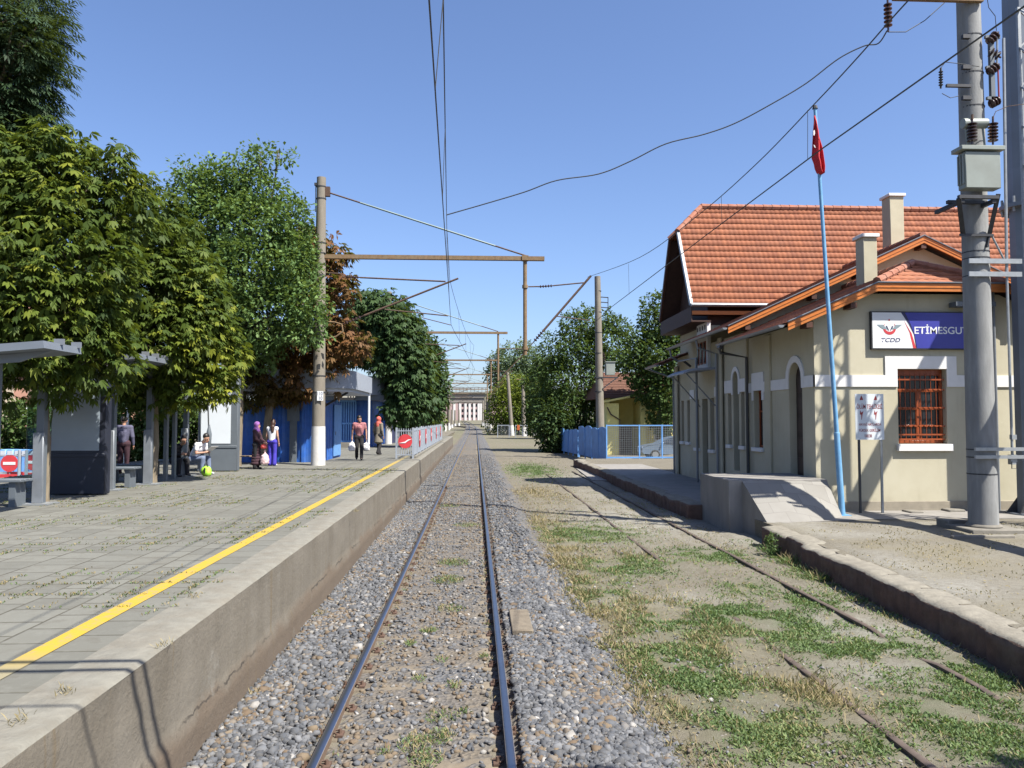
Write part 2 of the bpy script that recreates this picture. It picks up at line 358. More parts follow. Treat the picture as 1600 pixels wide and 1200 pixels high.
# ------------------------------------------------------------------ mesh builder
def perp(d):
    d = d.normalized(); a = Vector((0, 0, 1)) if abs(d.z) < 0.9 else Vector((1, 0, 0))
    u = d.cross(a).normalized(); return u, d.cross(u).normalized()
class MB:
    def __init__(s): s.v = []; s.f = []; s.mi = []; s.cur = 0
    def add(s, vs, fs):
        o = len(s.v); s.v += [tuple(p) for p in vs]; s.f += [tuple(i+o for i in f) for f in fs]; s.mi += [s.cur]*len(fs); return s
    def box(s, x0, x1, y0, y1, z0, z1):
        return s.add([(x0, y0, z0), (x1, y0, z0), (x1, y1, z0), (x0, y1, z0), (x0, y0, z1), (x1, y0, z1), (x1, y1, z1), (x0, y1, z1)],
                     [(0, 3, 2, 1), (4, 5, 6, 7), (0, 1, 5, 4), (1, 2, 6, 5), (2, 3, 7, 6), (3, 0, 4, 7)])
    def cbox(s, c, sx, sy, sz): return s.box(c[0]-sx/2, c[0]+sx/2, c[1]-sy/2, c[1]+sy/2, c[2]-sz/2, c[2]+sz/2)
    def bar(s, p0, p1, w, h):
        p0, p1 = Vector(p0), Vector(p1); d = (p1-p0).normalized()
        up = Vector((0, 0, 1)) if abs(d.z) < 0.95 else Vector((0, 1, 0))
        u = d.cross(up).normalized(); n = u.cross(d).normalized(); vs = []
        for p in (p0, p1):
            for a, b in ((-1, -1), (1, -1), (1, 1), (-1, 1)): vs.append(p+u*a*w/2+n*b*h/2)
        return s.add(vs, [(0, 1, 2, 3), (7, 6, 5, 4), (0, 4, 5, 1), (1, 5, 6, 2), (2, 6, 7, 3), (3, 7, 4, 0)])
    def tube(s, pts, r, n=8, cap=True):
        pts = [Vector(p) for p in pts]; k = len(pts); rs = r if isinstance(r, (list, tuple)) else [r]*k
        vs = []; u = None
        for i, p in enumerate(pts):
            d = (pts[min(i+1, k-1)]-pts[max(i-1, 0)])
            if d.length < 1e-9: d = Vector((0, 0, 1))
            d.normalize()
            if u is None: u, w = perp(d)
            else:
                u = (u-d*u.dot(d)); u = u.normalized() if u.length > 1e-6 else perp(d)[0]; w = d.cross(u)
            for j in range(n):
                a = 2*math.pi*j/n; vs.append(p+(u*math.cos(a)+w*math.sin(a))*rs[i])
        fs = []
        for i in range(k-1):
            for j in range(n):
                a = i*n+j; b = i*n+(j+1) % n; fs.append((a, b, b+n, a+n))
        if cap: fs.append(tuple(range(n-1, -1, -1))); fs.append(tuple(range((k-1)*n, k*n)))
        return s.add(vs, fs)
    def cyl(s, p0, p1, r0, r1=None, n=12): return s.tube([p0, p1], [r0, r0 if r1 is None else r1], n)
    def lathe(s, base, prof, n=16, axis=(0, 0, 1)):
        base = Vector(base); ax = Vector(axis).normalized()
        return s.tube([base+ax*z for r, z in prof], [max(r, 1e-4) for r, z in prof], n) if False else s._lathe(base, ax, prof, n)
    def _lathe(s, base, ax, prof, n):
        u, w = perp(ax); vs = []
        for r, z in prof:
            for j in range(n):
                a = 2*math.pi*j/n; vs.append(base+ax*z+(u*math.cos(a)+w*math.sin(a))*max(r, 1e-4))
        fs = [(i*n+j, i*n+(j+1) % n, (i+1)*n+(j+1) % n, (i+1)*n+j) for i in range(len(prof)-1) for j in range(n)]
        fs.append(tuple(range(n-1, -1, -1))); fs.append(tuple(range((len(prof)-1)*n, len(prof)*n)))
        return s.add(vs, fs)
    def prism(s, poly, d):
        k = len(poly); d = Vector(d); poly = [Vector(p) for p in poly]
        vs = poly+[p+d for p in poly]
        fs = [tuple(range(k)), tuple(range(2*k-1, k-1, -1))]+[(i, i+k, (i+1) % k+k, (i+1) % k) for i in range(k)]
        return s.add(vs, fs)
    def ball(s, c, r, n=8, m=6, sc=(1, 1, 1)):
        c = Vector(c); vs = [c+Vector((0, 0, -r*sc[2]))]
        for i in range(1, m):
            t = -math.pi/2+math.pi*i/m
            for j in range(n):
                a = 2*math.pi*j/n; vs.append(c+Vector((math.cos(a)*math.cos(t)*r*sc[0], math.sin(a)*math.cos(t)*r*sc[1], math.sin(t)*r*sc[2])))
        vs.append(c+Vector((0, 0, r*sc[2]))); fs = []
        for j in range(n): fs.append((0, 1+(j+1) % n, 1+j))
        for i in range(m-2):
            for j in range(n):
                a = 1+i*n+j; b = 1+i*n+(j+1) % n; fs.append((a, b, b+n, a+n))
        top = len(vs)-1; o = 1+(m-2)*n
        for j in range(n): fs.append((o+j, o+(j+1) % n, top))
        return s.add(vs, fs)
    def caps(s, p0, p1, r0, r1, n=10):
        s.ball(p0, r0, n, 6); s.ball(p1, r1, n, 6); return s.cyl(p0, p1, r0, r1, n)
    def build(s, name, mat, parent=None, smooth=True, bevel=0.0, fix=True):
        me = bpy.data.meshes.new(name); me.from_pydata(s.v, [], s.f)
        ms = mat if isinstance(mat, (list, tuple)) else [mat]
        for m in ms: me.materials.append(MATS[m] if isinstance(m, str) else m)
        if len(ms) > 1: me.polygons.foreach_set('material_index', s.mi)
        if fix or bevel:
            bm = bmesh.new(); bm.from_mesh(me)
            bmesh.ops.recalc_face_normals(bm, faces=bm.faces)
            if bevel:
                es = [e for e in bm.edges if len(e.link_faces) == 2 and e.calc_face_angle(0) > 0.6]
                bmesh.ops.bevel(bm, geom=es, offset=bevel, segments=1, affect='EDGES', clamp_overlap=True)
            bm.to_mesh(me); bm.free()
        if smooth:
            me.polygons.foreach_set('use_smooth', [True]*len(me.polygons)); me.set_sharp_from_angle(angle=R(38))
        return link(name, me, parent)
def split_build(mb, name, mat, parent, smooth=False, bevel=0.0):
    """one object for every loose piece of the builder"""
    n = len(mb.v); par = list(range(n))
    def fd(a):
        while par[a] != a: par[a] = par[par[a]]; a = par[a]
        return a
    for f in mb.f:
        for q in f[1:]:
            a, b = fd(f[0]), fd(q)
            if a != b: par[a] = b
    groups = {}
    for f in mb.f: groups.setdefault(fd(f[0]), []).append(f)
    outs = []
    for fs in groups.values():
        ids = sorted({i for f in fs for i in f}); mp_ = {i: k for k, i in enumerate(ids)}
        q = MB(); q.add([mb.v[i] for i in ids], [tuple(mp_[i] for i in f) for f in fs]); outs.append(q.build(name, mat, parent, smooth, bevel))
    return outs
def split_touch(mb, name, mat, parent, eps=.012):
    """one object for every group of loose pieces whose boxes touch"""
    n = len(mb.v); par = list(range(n))
    def fd(a):
        while par[a] != a: par[a] = par[par[a]]; a = par[a]
        return a
    for f in mb.f:
        for q in f[1:]: par[fd(f[0])] = fd(q)
    comp = {}
    for i in range(n): comp.setdefault(fd(i), []).append(i)
    keys = list(comp); bx_ = [(np.min([mb.v[i] for i in comp[k]], 0)-eps, np.max([mb.v[i] for i in comp[k]], 0)+eps) for k in keys]
    for a in range(len(keys)):
        for b in range(a):
            if np.all(bx_[a][0] < bx_[b][1]) and np.all(bx_[b][0] < bx_[a][1]): par[fd(keys[a])] = fd(keys[b])
    groups = {}
    for f in mb.f: groups.setdefault(fd(f[0]), []).append(f)
    for fs in groups.values():
        ids = sorted({i for f in fs for i in f}); mp_ = {i: k for k, i in enumerate(ids)}
        q = MB(); q.add([mb.v[i] for i in ids], [tuple(mp_[i] for i in f) for f in fs]); q.build(name, mat, parent, False)
def link(name, me, parent=None):
    o = bpy.data.objects.new(name, me); COL.objects.link(o)
    if parent is not None:
        o.parent = parent
        if parent.get('_w'): pass
        o.matrix_parent_inverse = parent_inv(parent)
    return o
def world_of(o):
    m = Matrix.LocRotScale(o.location, o.rotation_euler, o.scale)
    return m if o.parent is None else world_of(o.parent) @ o.matrix_parent_inverse @ m
def parent_inv(p): return world_of(p).inverted()
def tag(o, label=None, cat=None, group=None, kind=None):
    if label: o['label'] = label
    if cat: o['category'] = cat
    if group: o['group'] = group
    if kind: o['kind'] = kind
    return o
def thing(name, loc, label, cat, group=None):
    o = bpy.data.objects.new(name, None); COL.objects.link(o); o.location = loc; o.empty_display_size = 0.2
    return tag(o, label, cat, group)
def copy_tree(o, parent=None, label=None):
    c = o.copy(); COL.objects.link(c)
    if parent is not None: c.parent = parent
    for ch in [k for k in bpy.data.objects if k.parent is o]: copy_tree(ch, c)
    if label: c['label'] = label
    return c
def attr(me, name, vals):
    a = me.attributes.new(name, 'FLOAT', 'POINT'); a.data.foreach_set('value', np.asarray(vals, dtype=np.float32))
def npmesh(name, V, Fq, mat, parent=None, tint=None, tname='tint', smooth=False):
    V = np.asarray(V, dtype=np.float32).reshape(-1, 3); Fq = np.asarray(Fq, dtype=np.int32)
    k = Fq.shape[1]; n = Fq.shape[0]
    me = bpy.data.meshes.new(name); me.vertices.add(len(V)); me.vertices.foreach_set('co', V.ravel())
    me.loops.add(n*k); me.loops.foreach_set('vertex_index', Fq.ravel())
    me.polygons.add(n); me.polygons.foreach_set('loop_start', np.arange(0, n*k, k, dtype=np.int32))
    me.polygons.foreach_set('loop_total', np.full(n, k, dtype=np.int32))
    if smooth: me.polygons.foreach_set('use_smooth', np.ones(n, dtype=bool))
    me.update(calc_edges=True)
    me.materials.append(MATS[mat])
    if tint is not None: attr(me, tname, tint)
    return link(name, me, parent)
def eval_mesh(o):
    dg = bpy.context.evaluated_depsgraph_get(); dg.update()
    return bpy.data.meshes.new_from_object(o.evaluated_get(dg))
def text(name, body, origin, h, mat, parent, width=None, right=(1, 0, 0), up=(0, 0, 1), align='LEFT', depth=0.004, shear=0.0, bold=0.0):
    cu = bpy.data.curves.new('lettering', 'FONT'); cu.body = body; cu.size = 1; cu.extrude = 0.0; cu.shear = shear; cu.offset = bold
    t = bpy.data.objects.new('lettering', cu); COL.objects.link(t)
    me = eval_mesh(t); bpy.data.objects.remove(t)
    co = np.empty(len(me.vertices)*3, dtype=np.float32); me.vertices.foreach_get('co', co); co = co.reshape(-1, 3)
    mn = co.min(0); mx = co.max(0); kx = ky = h/(mx[1]-mn[1])
    if width: kx = width/(mx[0]-mn[0])
    x = (co[:, 0]-mn[0])*kx; y = (co[:, 1]-mn[1])*ky
    if align == 'CENTER': x = x-(mx[0]-mn[0])*kx/2
    r, u = Vector(right).normalized(), Vector(up).normalized()
    W = np.array(origin)[None]+x[:, None]*np.array(r)[None]+y[:, None]*np.array(u)[None]
    me.vertices.foreach_set('co', W.astype(np.float32).ravel()); me.update(); me.materials.clear(); me.materials.append(MATS[mat])
    return link(name, me, parent)

# ------------------------------------------------------------------ light
LD = Vector((-0.56, 0.46, -1.0)).normalized()
S = -LD
sl = bpy.data.lights.new('sun', 'SUN'); so = bpy.data.objects.new('sun', sl); COL.objects.link(so)
sl.energy = 5.0; sl.angle = R(0.5); sl.color = (1.0, 0.95, 0.86)
so.rotation_euler = LD.to_track_quat('-Z', 'Y').to_euler(); so.location = (20, -20, 40)
w = bpy.data.worlds.new('World'); scene.world = w; w.use_nodes = True
nt = w.node_tree; bg = nt.nodes['Background']
sk = nt.nodes.new('ShaderNodeTexSky'); sk.sky_type = 'NISHITA'; sk.sun_disc = False
sk.sun_elevation = math.asin(S.z); sk.sun_rotation = math.atan2(S.x, S.y)
sk.air_density = 1.0; sk.dust_density = 2.0; sk.ozone_density = 3.0; sk.altitude = 400
wb = nt.nodes.new('ShaderNodeMix'); wb.data_type = 'RGBA'; wb.blend_type = 'MULTIPLY'; wb.inputs[0].default_value = 1; wb.inputs[7].default_value = (1.04, 1.09, 1.26, 1)
nt.links.new(sk.outputs[0], wb.inputs[6]); nt.links.new(wb.outputs[2], bg.inputs[0]); bg.inputs[1].default_value = 0.068
vs_ = scene.view_settings; vs_.view_transform = 'Standard'; vs_.look = 'None'; vs_.gamma = 1; vs_.exposure = 1.30
# ------------------------------------------------------------------ ground sheet
def edge_x(y):                       # track-side edge of the low platform on the right
    if y < 16.8: return 5.72+(y-8)*0.0625
    if y < 20.9: return 6.27
    return 5.8
PATCH = []   # kind, x, y, rx, ry
def patch(kind, px, py, rx, ry):
    p = at_z(px, py, ZG); PATCH.append((kind, p.x, p.y, rx*p.y/FPX, max(0.05, ry*p.y*p.y/(FPX*2.73))))
for a in [(1120, 1080, 95, 75), (1560, 1080, 110, 75), (1230, 985, 95, 40), (1450, 1110, 75, 38), (1510, 1160, 70, 35), (1060, 985, 65, 35),
          (905, 835, 75, 14), (975, 885, 75, 16), (930, 925, 60, 20), (1040, 1050, 55, 32), (1335, 905, 75, 22), (1290, 880, 45, 12), (1480, 968, 60, 15),
          (1180, 922, 45, 12), (1110, 870, 65, 10), (1200, 1165, 80, 40), (1230, 850, 50, 7), (830, 735, 32, 9), (900, 985, 40, 40), (1330, 1020, 60, 15), (1250, 1130, 60, 25),
          (1150, 965, 60, 16), (1270, 940, 60, 12), (1400, 1010, 40, 10), (1010, 1030, 40, 30), (1360, 1165, 60, 25), (1560, 1150, 80, 40), (1440, 940, 40, 8), (1230, 870, 60, 6)]: patch('g', *a)
for a in [(890, 895, 45, 50), (915, 960, 55, 60), (955, 1040, 60, 45), (1000, 1090, 50, 35), (865, 862, 45, 22), (1010, 950, 60, 25), (960, 870, 40, 12),
          (1130, 1010, 60, 30), (1230, 1080, 60, 40), (850, 820, 30, 20), (880, 1010, 40, 30), (1060, 1130, 50, 35), (1300, 1100, 70, 40), (840, 770, 40, 10)]: patch('s', *a)
for a in [(1335, 988, 85, 30), (1400, 1052, 85, 20), (1040, 938, 85, 10), (1010, 812, 120, 25), (1390, 935, 90, 20), (1200, 845, 80, 10), (980, 775, 80, 12), (930, 750, 60, 10), (1480, 1000, 80, 14), (1270, 1000, 30, 8), (1180, 1000, 30, 8)]: patch('d', *a)
def masks(x, y):
    g = s = d = 0.0
    for k, px, py, rx, ry in PATCH:
        q = ((x-px)/rx)**2+((y-py)/ry)**2
        if q > 5: continue
        e = math.exp(-q*0.9)
        if k == 'g': g = max(g, e)
        elif k == 's': s = max(s, e)
        else: d = max(d, e)
    return g, s, d
def nz(x, y, f, o=0): return mnoise.noise(Vector((x*f, y*f, o)))
xs = [-1600, -500, -150, -60, -30, -15, -8, -4]+list(np.arange(-3.0, 7.4, 0.11))+[8, 9.5, 12, 16, 24, 40, 80, 200, 600, 1600]
ys = [-80, -20, 0, 2.5]+list(np.arange(4.0, 22, 0.11))+list(np.arange(22, 60, 0.5))+list(np.arange(60, 420, 12))+[500, 700, 1100, 2500]
gv = []; G = []; Sx = []; D = []
for y in ys:
    for x in xs:
        z = -0.2 if x < -2 else ZG
        if 0.2 < x < 7.5 and 3 < y < 70:
            z += 0.035*nz(x, y, 0.8)+0.018*nz(x, y, 3.1, 4)+0.01*nz(x, y, 9, 8)
            t = min(1, max(0, (2.0-x)/1.0)); z = z*(1-t)+t*-0.19
            if x > 3 and x < 5.6: z += 0.02
        z += rise(y)
        g, s, d = masks(x, y) if (0.5 < x < 8 and 4 < y < 60) else (0, 0, 0)
        n1 = nz(x, y, 1.7, 3)+0.6*nz(x, y, 5, 5)
        if y > 60: g = max(g, 0.3+0.4*nz(x, y, 0.1, 2)); s = max(s, 0.4)
        gv.append((x, y, z)); G.append(min(1, max(0, g*(0.95+0.9*n1)))); Sx.append(min(1, max(0, s*(0.9+0.7*n1)))); D.append(min(1, max(0, d*(0.95+0.9*nz(x, y, 2.3, 9)))))
nx, ny = len(xs), len(ys)
gf = [(j*nx+i, j*nx+i+1, (j+1)*nx+i+1, (j+1)*nx+i) for j in range(ny-1) for i in range(nx-1)]
ground = npmesh('ground', gv, gf, 'dirt', smooth=True)
attr(ground.data, 'grass', G); attr(ground.data, 'straw', Sx); attr(ground.data, 'dust', D)
tag(ground, kind='structure')

# ------------------------------------------------------------------ ballast bed + stones
TX = -0.473   # track centre
def bal_z(x, y):
    r = x-bend(y)
    if r > 1.0: z = -0.06-(r-1.0)*0.17 - (0.04 if r > 1.9 else 0)
    else: z = -0.06
    if r < -1.5: z -= 0.04*min(1, (-1.5-r)/0.5)
    if abs(r-TX) < 0.68: z = -0.11
    if abs(abs(r-TX)-0.752) < (0.11 if abs(r-TX) > 0.752 else 0.15): z = -0.13
    return z+rise(y)
bx = list(np.arange(-2.32, 2.1, 0.085)); by = [-10, 0, 3]+list(np.arange(4.2, 24, 0.09))+list(np.arange(24, 60, 0.5))+list(np.arange(60, 420, 6))
bv = []; bd = []
for y in by:
    edge = 1.55+0.35*nz(0.3, y, 0.55)+(0.25 if y < 9 else 0.0)+0.1*nz(0.7, y, 2.2, 3)
    for x in bx:
        z = bal_z(x, y)+0.018*nz(x, y, 9)+0.012*nz(x, y, 21, 3)
        if x > edge: z -= 0.25*(x-edge)+0.03
        bv.append((x+bend(y), y, z))
        r = abs(x-TX)
        dd = 0.42+0.6*nz(x, y, 1.5, 6) if r < 0.62 else (0.45 if r < 0.95 else 0.05)
        dd = max(dd, 0.75-abs(x+2.27)*1.6) if x < -1.2 else dd
        if x > 1.2: dd = max(dd, (x-edge+0.35)*1.5)
        bd.append(min(1, max(0, dd+0.35*nz(x, y, 3, 8))))
nb = len(bx)
bf = [(j*nb+i, j*nb+i+1, (j+1)*nb+i+1, (j+1)*nb+i) for j in range(len(by)-1) for i in range(nb-1)]
bal = npmesh('ballast_bed', bv, bf, 'ballast', smooth=True); attr(bal.data, 'dirt', bd); tag(bal, kind='structure')

def ico():
    t = (1+5**.5)/2
    v = np.array([(-1, t, 0), (1, t, 0), (-1, -t, 0), (1, -t, 0), (0, -1, t), (0, 1, t), (0, -1, -t), (0, 1, -t), (t, 0, -1), (t, 0, 1), (-t, 0, -1), (-t, 0, 1)], dtype=np.float64)
    f = np.array([(0, 11, 5), (0, 5, 1), (0, 1, 7), (0, 7, 10), (0, 10, 11), (1, 5, 9), (5, 11, 4), (11, 10, 2), (10, 7, 6), (7, 1, 8), (3, 9, 4), (3, 4, 2), (3, 2, 6), (3, 6, 8), (3, 8, 9), (4, 9, 5), (2, 4, 11), (6, 2, 10), (8, 6, 7), (9, 8, 1)], dtype=np.int32)
    return v/np.linalg.norm(v[0]), f
def scatter_stones(name, P, size, tint):
    n = len(P); v, f = ico()
    q = rng.normal(size=(n, 4)); q /= np.linalg.norm(q, axis=1)[:, None]
    w_, x_, y_, z_ = q.T
    Rm = np.stack([np.stack([1-2*(y_*y_+z_*z_), 2*(x_*y_-z_*w_), 2*(x_*z_+y_*w_)], -1), np.stack([2*(x_*y_+z_*w_), 1-2*(x_*x_+z_*z_), 2*(y_*z_-x_*w_)], -1), np.stack([2*(x_*z_-y_*w_), 2*(y_*z_+x_*w_), 1-2*(x_*x_+y_*y_)], -1)], 1)
    jit = v[None]*(1+rng.uniform(-0.55, 0.35, size=(n, 12, 1)))+rng.uniform(-.22, .22, size=(n, 12, 3))
    jit = np.clip(jit*1.25, -.85, .85)*rng.uniform(0.5, 1.4, size=(n, 1, 3))*size[:, None, None]
    V = np.einsum('nij,nkj->nki', Rm, jit); V[:, :, 2] *= 0.8
    V += P[:, None, :]
    F = (f[None]+(np.arange(n)*12)[:, None, None]).reshape(-1, 3)
    return npmesh(name, V.reshape(-1, 3), F, 'ballast_stone', tint=np.repeat(tint, 12))
pts = []; szs = []; tn = []
def add_stones(n, x0, x1, y0, y1, s0, s1, keep=None, brown=0.25):
    X = rng.uniform(x0, x1, n); Y = y0+(y1-y0)*rng.uniform(0, 1, n)**1.25
    for x, y in zip(X, Y):
        if keep and not keep(x, y): continue
        if abs(abs(x-TX)-0.755) < 0.09: continue
        s = rng.uniform(s0, s1)
        pts.append((x+bend(y), y, bal_z(x, y)+s*0.25)); szs.append(s)
        b = brown+0.4*nz(x, y, 1.3, 11)
        tn.append(rng.uniform(0.7, 1.0) if rng.uniform() < b else rng.uniform(0.0, 0.7))
add_stones(12000, -2.25, -1.25, 5, 22, 0.015, 0.035, None, 0.14)
add_stones(8000, -2.25, -1.2, 20, 60, 0.025, 0.045, None, 0.12)
add_stones(3500, -2.2, -1.75, 5, 22, 0.015, 0.035, None, 0.7)
add_stones(19000, 0.32, 1.75, 5, 14, 0.016, 0.038, lambda x, y: rng.uniform() < 1-max(0, (x-1.25-0.25*nz(1, y, 0.7)-(0.3 if y < 9 else 0))*2.2), 0.16)
add_stones(8000, 0.32, 1.5, 13, 60, 0.025, 0.045, lambda x, y: x < 1.2+0.25*nz(1, y, 0.7), 0.1)
add_stones(7500, -1.22, 0.27, 5, 26, 0.012, 0.034, lambda x, y: nz(x, y, 1.4, 6)+0.7*nz(x, y, 4, 2) > -0.05 or rng.uniform() < 0.35, 0.4)
add_stones(5000, -1.22, 0.27, 20, 60, 0.015, 0.035, lambda x, y: nz(x, y, 1.4, 6) > -0.25, 0.35)
add_stones(900, -2.2, -1.3, 5, 16, 0.038, 0.055, None, 0.2); add_stones(1300, 0.35, 1.6, 5, 16, 0.038, 0.055, None, 0.25)
add_stones(1500, -1.4, -1.1, 5, 22, 0.012, 0.028, None, 0.85); add_stones(1500, 0.2, 0.46, 5, 22, 0.012, 0.028, None, 0.85)
st = scatter_stones('ballast_stones', np.array(pts), np.array(szs), np.array(tn)); tag(st, kind='stuff')
# loose stones strewn on the dirt
pts = []; szs = []; tn = []
for i in range(9000):
    x = rng.uniform(1.3, 5.9); y = 4.8+26*rng.uniform()**1.5
    if x > edge_x(y)-0.05: continue
    s = rng.uniform(0.006, 0.02)*(1.6 if rng.uniform() < 0.08 else 1)
    pts.append((x, y, ZG+s*0.3)); szs.append(s); tn.append(rng.uniform(0.55, 1.0))
tag(scatter_stones('loose_gravel', np.array(pts), np.array(szs), np.array(tn)), kind='stuff')

# ------------------------------------------------------------------ rails and sleepers
PROF = [(-0.075, -0.17), (0.075, -0.17), (0.075, -0.155), (0.012, -0.135), (0.010, -0.045), (0.036, -0.035), (0.036, -0.006), (0.028, 0.0), (-0.028, 0.0), (-0.036, -0.006), (-0.036, -0.035), (-0.010, -0.045), (-0.012, -0.135), (-0.075, -0.155)]
def make_rail(name, path, label, mat='rail_steel', group=None):
    vs = []; k = len(PROF); hd = []
    for i, p in enumerate(path):
        a = Vector(path[max(0, i-1)]); b = Vector(path[min(len(path)-1, i+1)]); d = (b-a); d.z = 0; d.normalize()
        rt = Vector((d.y, -d.x, 0))
        for u, z in PROF: vs.append(Vector(p)+rt*u+Vector((0, 0, z))); hd.append(1.0 if z > -0.03 else 0.0)
    fs = []
    for i in range(len(path)-1):
        for j in range(k): a = i*k+j; b = i*k+(j+1) % k; fs.append((a, b, b+k, a+k))
    fs.append(tuple(range(k))); fs.append(tuple(range((len(path)-1)*k, len(path)*k)))
    o = MB().add(vs, fs).build(name, mat, None)
    attr(o.data, 'head', hd) if len(o.data.vertices) == len(hd) else None
    return tag(o, label, 'rail', group)
yy = list(np.arange(-8, 60, 2.0))+list(np.arange(60, 400, 8.0))
for sx, lb in ((-0.752, 'polished main line rail nearer the yellow-lined platform'), (0.752, 'polished main line rail nearer the weedy siding')):
    make_rail('rail', [(TX+sx+bend(y), y, rise(y)) for y in yy], lb, group='main line rails')
# diverging track towards the left beyond the platform
for sx, lb in ((-0.752, 'left rail of the distant track turning off left before the bridge'), (0.752, 'right rail of the distant track turning off left before the bridge')):
    make_rail('rail', [(TX+sx-0.0016*(y-170)**2*1.0, y, rise(y)+0.003) for y in np.arange(172, 250, 6.0)], lb, group='rails of the distant turnout')
def siding(xc, lb, bury):
    path = []
    for y in np.arange(2, 58, 0.7):
        path.append((xc+0.25*max(0, (y-30)/28.0)**2*-1.0, y, ZG+0.045+0.02*nz(xc, y, 0.35, 2)-bury(y)))
    o = make_rail('rail', path, lb, 'siding_rail', 'rusty siding rails')
siding(3.54, 'rusty half buried siding rail farther from the station', lambda y: 0.05 if 11 < y < 14.5 else (0.1 if y > 40 else 0.0))
siding(5.07, 'rusty half buried siding rail beside the stone platform edge', lambda y: 0.07 if (8.5 < y < 9.6 or y < 7) else (0.1 if y > 40 else -0.02))
def make_sleeper():
    mb = MB()
    mb.add([(-1.25, -.13, -.12), (1.25, -.13, -.12), (1.25, .13, -.12), (-1.25, .13, -.12), (-1.25, -.10, 0), (1.25, -.10, 0), (1.25, .10, 0), (-1.25, .10, 0)], [(0, 3, 2, 1), (4, 5, 6, 7), (0, 1, 5, 4), (1, 2, 6, 5), (2, 3, 7, 6), (3, 0, 4, 7)])
    o = mb.build('sleeper', 'sleeper', None, bevel=0.012)
    tag(o, 'dirt-covered concrete sleeper bedded in ballast across the main line', 'sleeper', 'sleepers under the main line')
    for sx in (-0.752, 0.752):
        for s in (-1, 1):
            c = MB(); x = sx+s*0.085
            c.box(x-.03, x+.03, -.06, .06, 0.0, .02); c.cyl((x, 0, .02), (x, 0, .055), .016, .014, 6); c.tube([(x-.02*s, -.05, .03), (x-.05*s, -.03, .035), (x-.05*s, .03, .035), (x-.02*s, .05, .03)], .009, 5)
            c.build('rail_clip', 'dark_rust', o)
    return o
slp = make_sleeper(); slp.location = (TX, 5.0, -0.112)
bare = slp.copy()
for i in range(1, 130):
    y = 5.0+0.6*i
    c = copy_tree(slp) if i < 45 else slp.copy()
    if i >= 45: COL.objects.link(c)
    c.location = (TX+rnd.uniform(-.02, .02), y, -0.112+rnd.uniform(-.010, .008)); c.rotation_euler = (0, 0, rnd.uniform(-.01, .01))
bpy.data.objects.remove(bare)
# flat concrete cover beside the rail
cv = MB(); p = at_z(813, 973, -0.04); cv.box(p.x-.13, p.x+.13, p.y-.55, p.y+.5, -.10, .012)
tag(cv.build('cable_cover', 'sleeper', None, bevel=.01), 'tan concrete cover slab beside the right main line rail', 'cover slab')

# ------------------------------------------------------------------ left platform
XE = -2.27
pl = MB(); pl.box(-13.5, XE-0.42, -6, 78, -0.3, ZP)
tag(pl.build('platform', 'pavers', None), kind='structure')
# coping with slightly worn front edge and wall face below
def edge_sheet():
    V = []; F = []; ysn = list(np.arange(-6, 78.01, 0.22)); prof = [(XE-0.42, ZP+0.004), (XE-0.2, ZP+0.006), (XE-0.03, ZP+0.004), (XE, ZP-0.02)]
    k = len(prof)
    for y in ysn:
        ch = 0.0
        for j, (x, z) in enumerate(prof):
            n = 0.012*nz(x, y, 2.5, 1)+0.008*nz(x, y, 11, 2)
            V.append((x+(n*1.3 if j >= 2 else 0), y, z+(n*0.5 if j else 0)))
    for i in range(len(ysn)-1):
        for j in range(k-1): a = i*k+j; F.append((a, a+1, a+1+k, a+k))
    o = npmesh('platform_coping', V, F, 'coping', smooth=True); tag(o, kind='structure')
    V = []; F = []; zs = list(np.linspace(-0.32, ZP-0.02, 16)); k = len(zs)
    for y in ysn:
        for j, z in enumerate(zs):
            n = 0.012*nz(x, y, 2.5, 1)+0.008*nz(x, y, 11, 2)
            d = 0.012*nz(y, z, 1.6, 5)+0.01*nz(y, z, 7, 6)
            if z < 0.22+0.06*nz(y, 0, 0.6, 3): d += 0.03
            if j == k-1: d = 1.3*(0.012*nz(XE, y, 2.5, 1)+0.008*nz(XE, y, 11, 2))
            V.append((XE+d, y, z))
    for i in range(len(ysn)-1):
        for j in range(k-1): a = i*k+j; F.append((a, a+k, a+k+1, a+1))
    o = npmesh('platform_wall', V, F, 'platform_wall', smooth=True); tag(o, kind='structure')
edge_sheet()
pl = MB(); pl.box(-60, -13.51, -20, 78, -0.3, .2); pl.box(-60, -4, 78.01, 150, -.3, .35)
tag(pl.build('forecourt', 'dirt', None), kind='structure')
# yellow line
V = []; F = []; W = []; ysn = list(np.arange(3.0, 46, 0.25))
for y in ysn:
    for s in (-1, 0, 1):
        V.append((-3.085+s*0.08+0.012*nz(s, y, 1.1, 7), y, ZP+0.006)); W.append(min(1, max(0, (5.75-y)*2.2, (y-26)*0.12 if y > 26 else 0, 0)))
for i in range(len(ysn)-1):
    for j in range(2): a = i*3+j; F.append((a, a+1, a+4, a+3))
o = npmesh('platform_line', V, F, 'yellow_line'); attr(o.data, 'wear', W); tag(o, kind='structure')

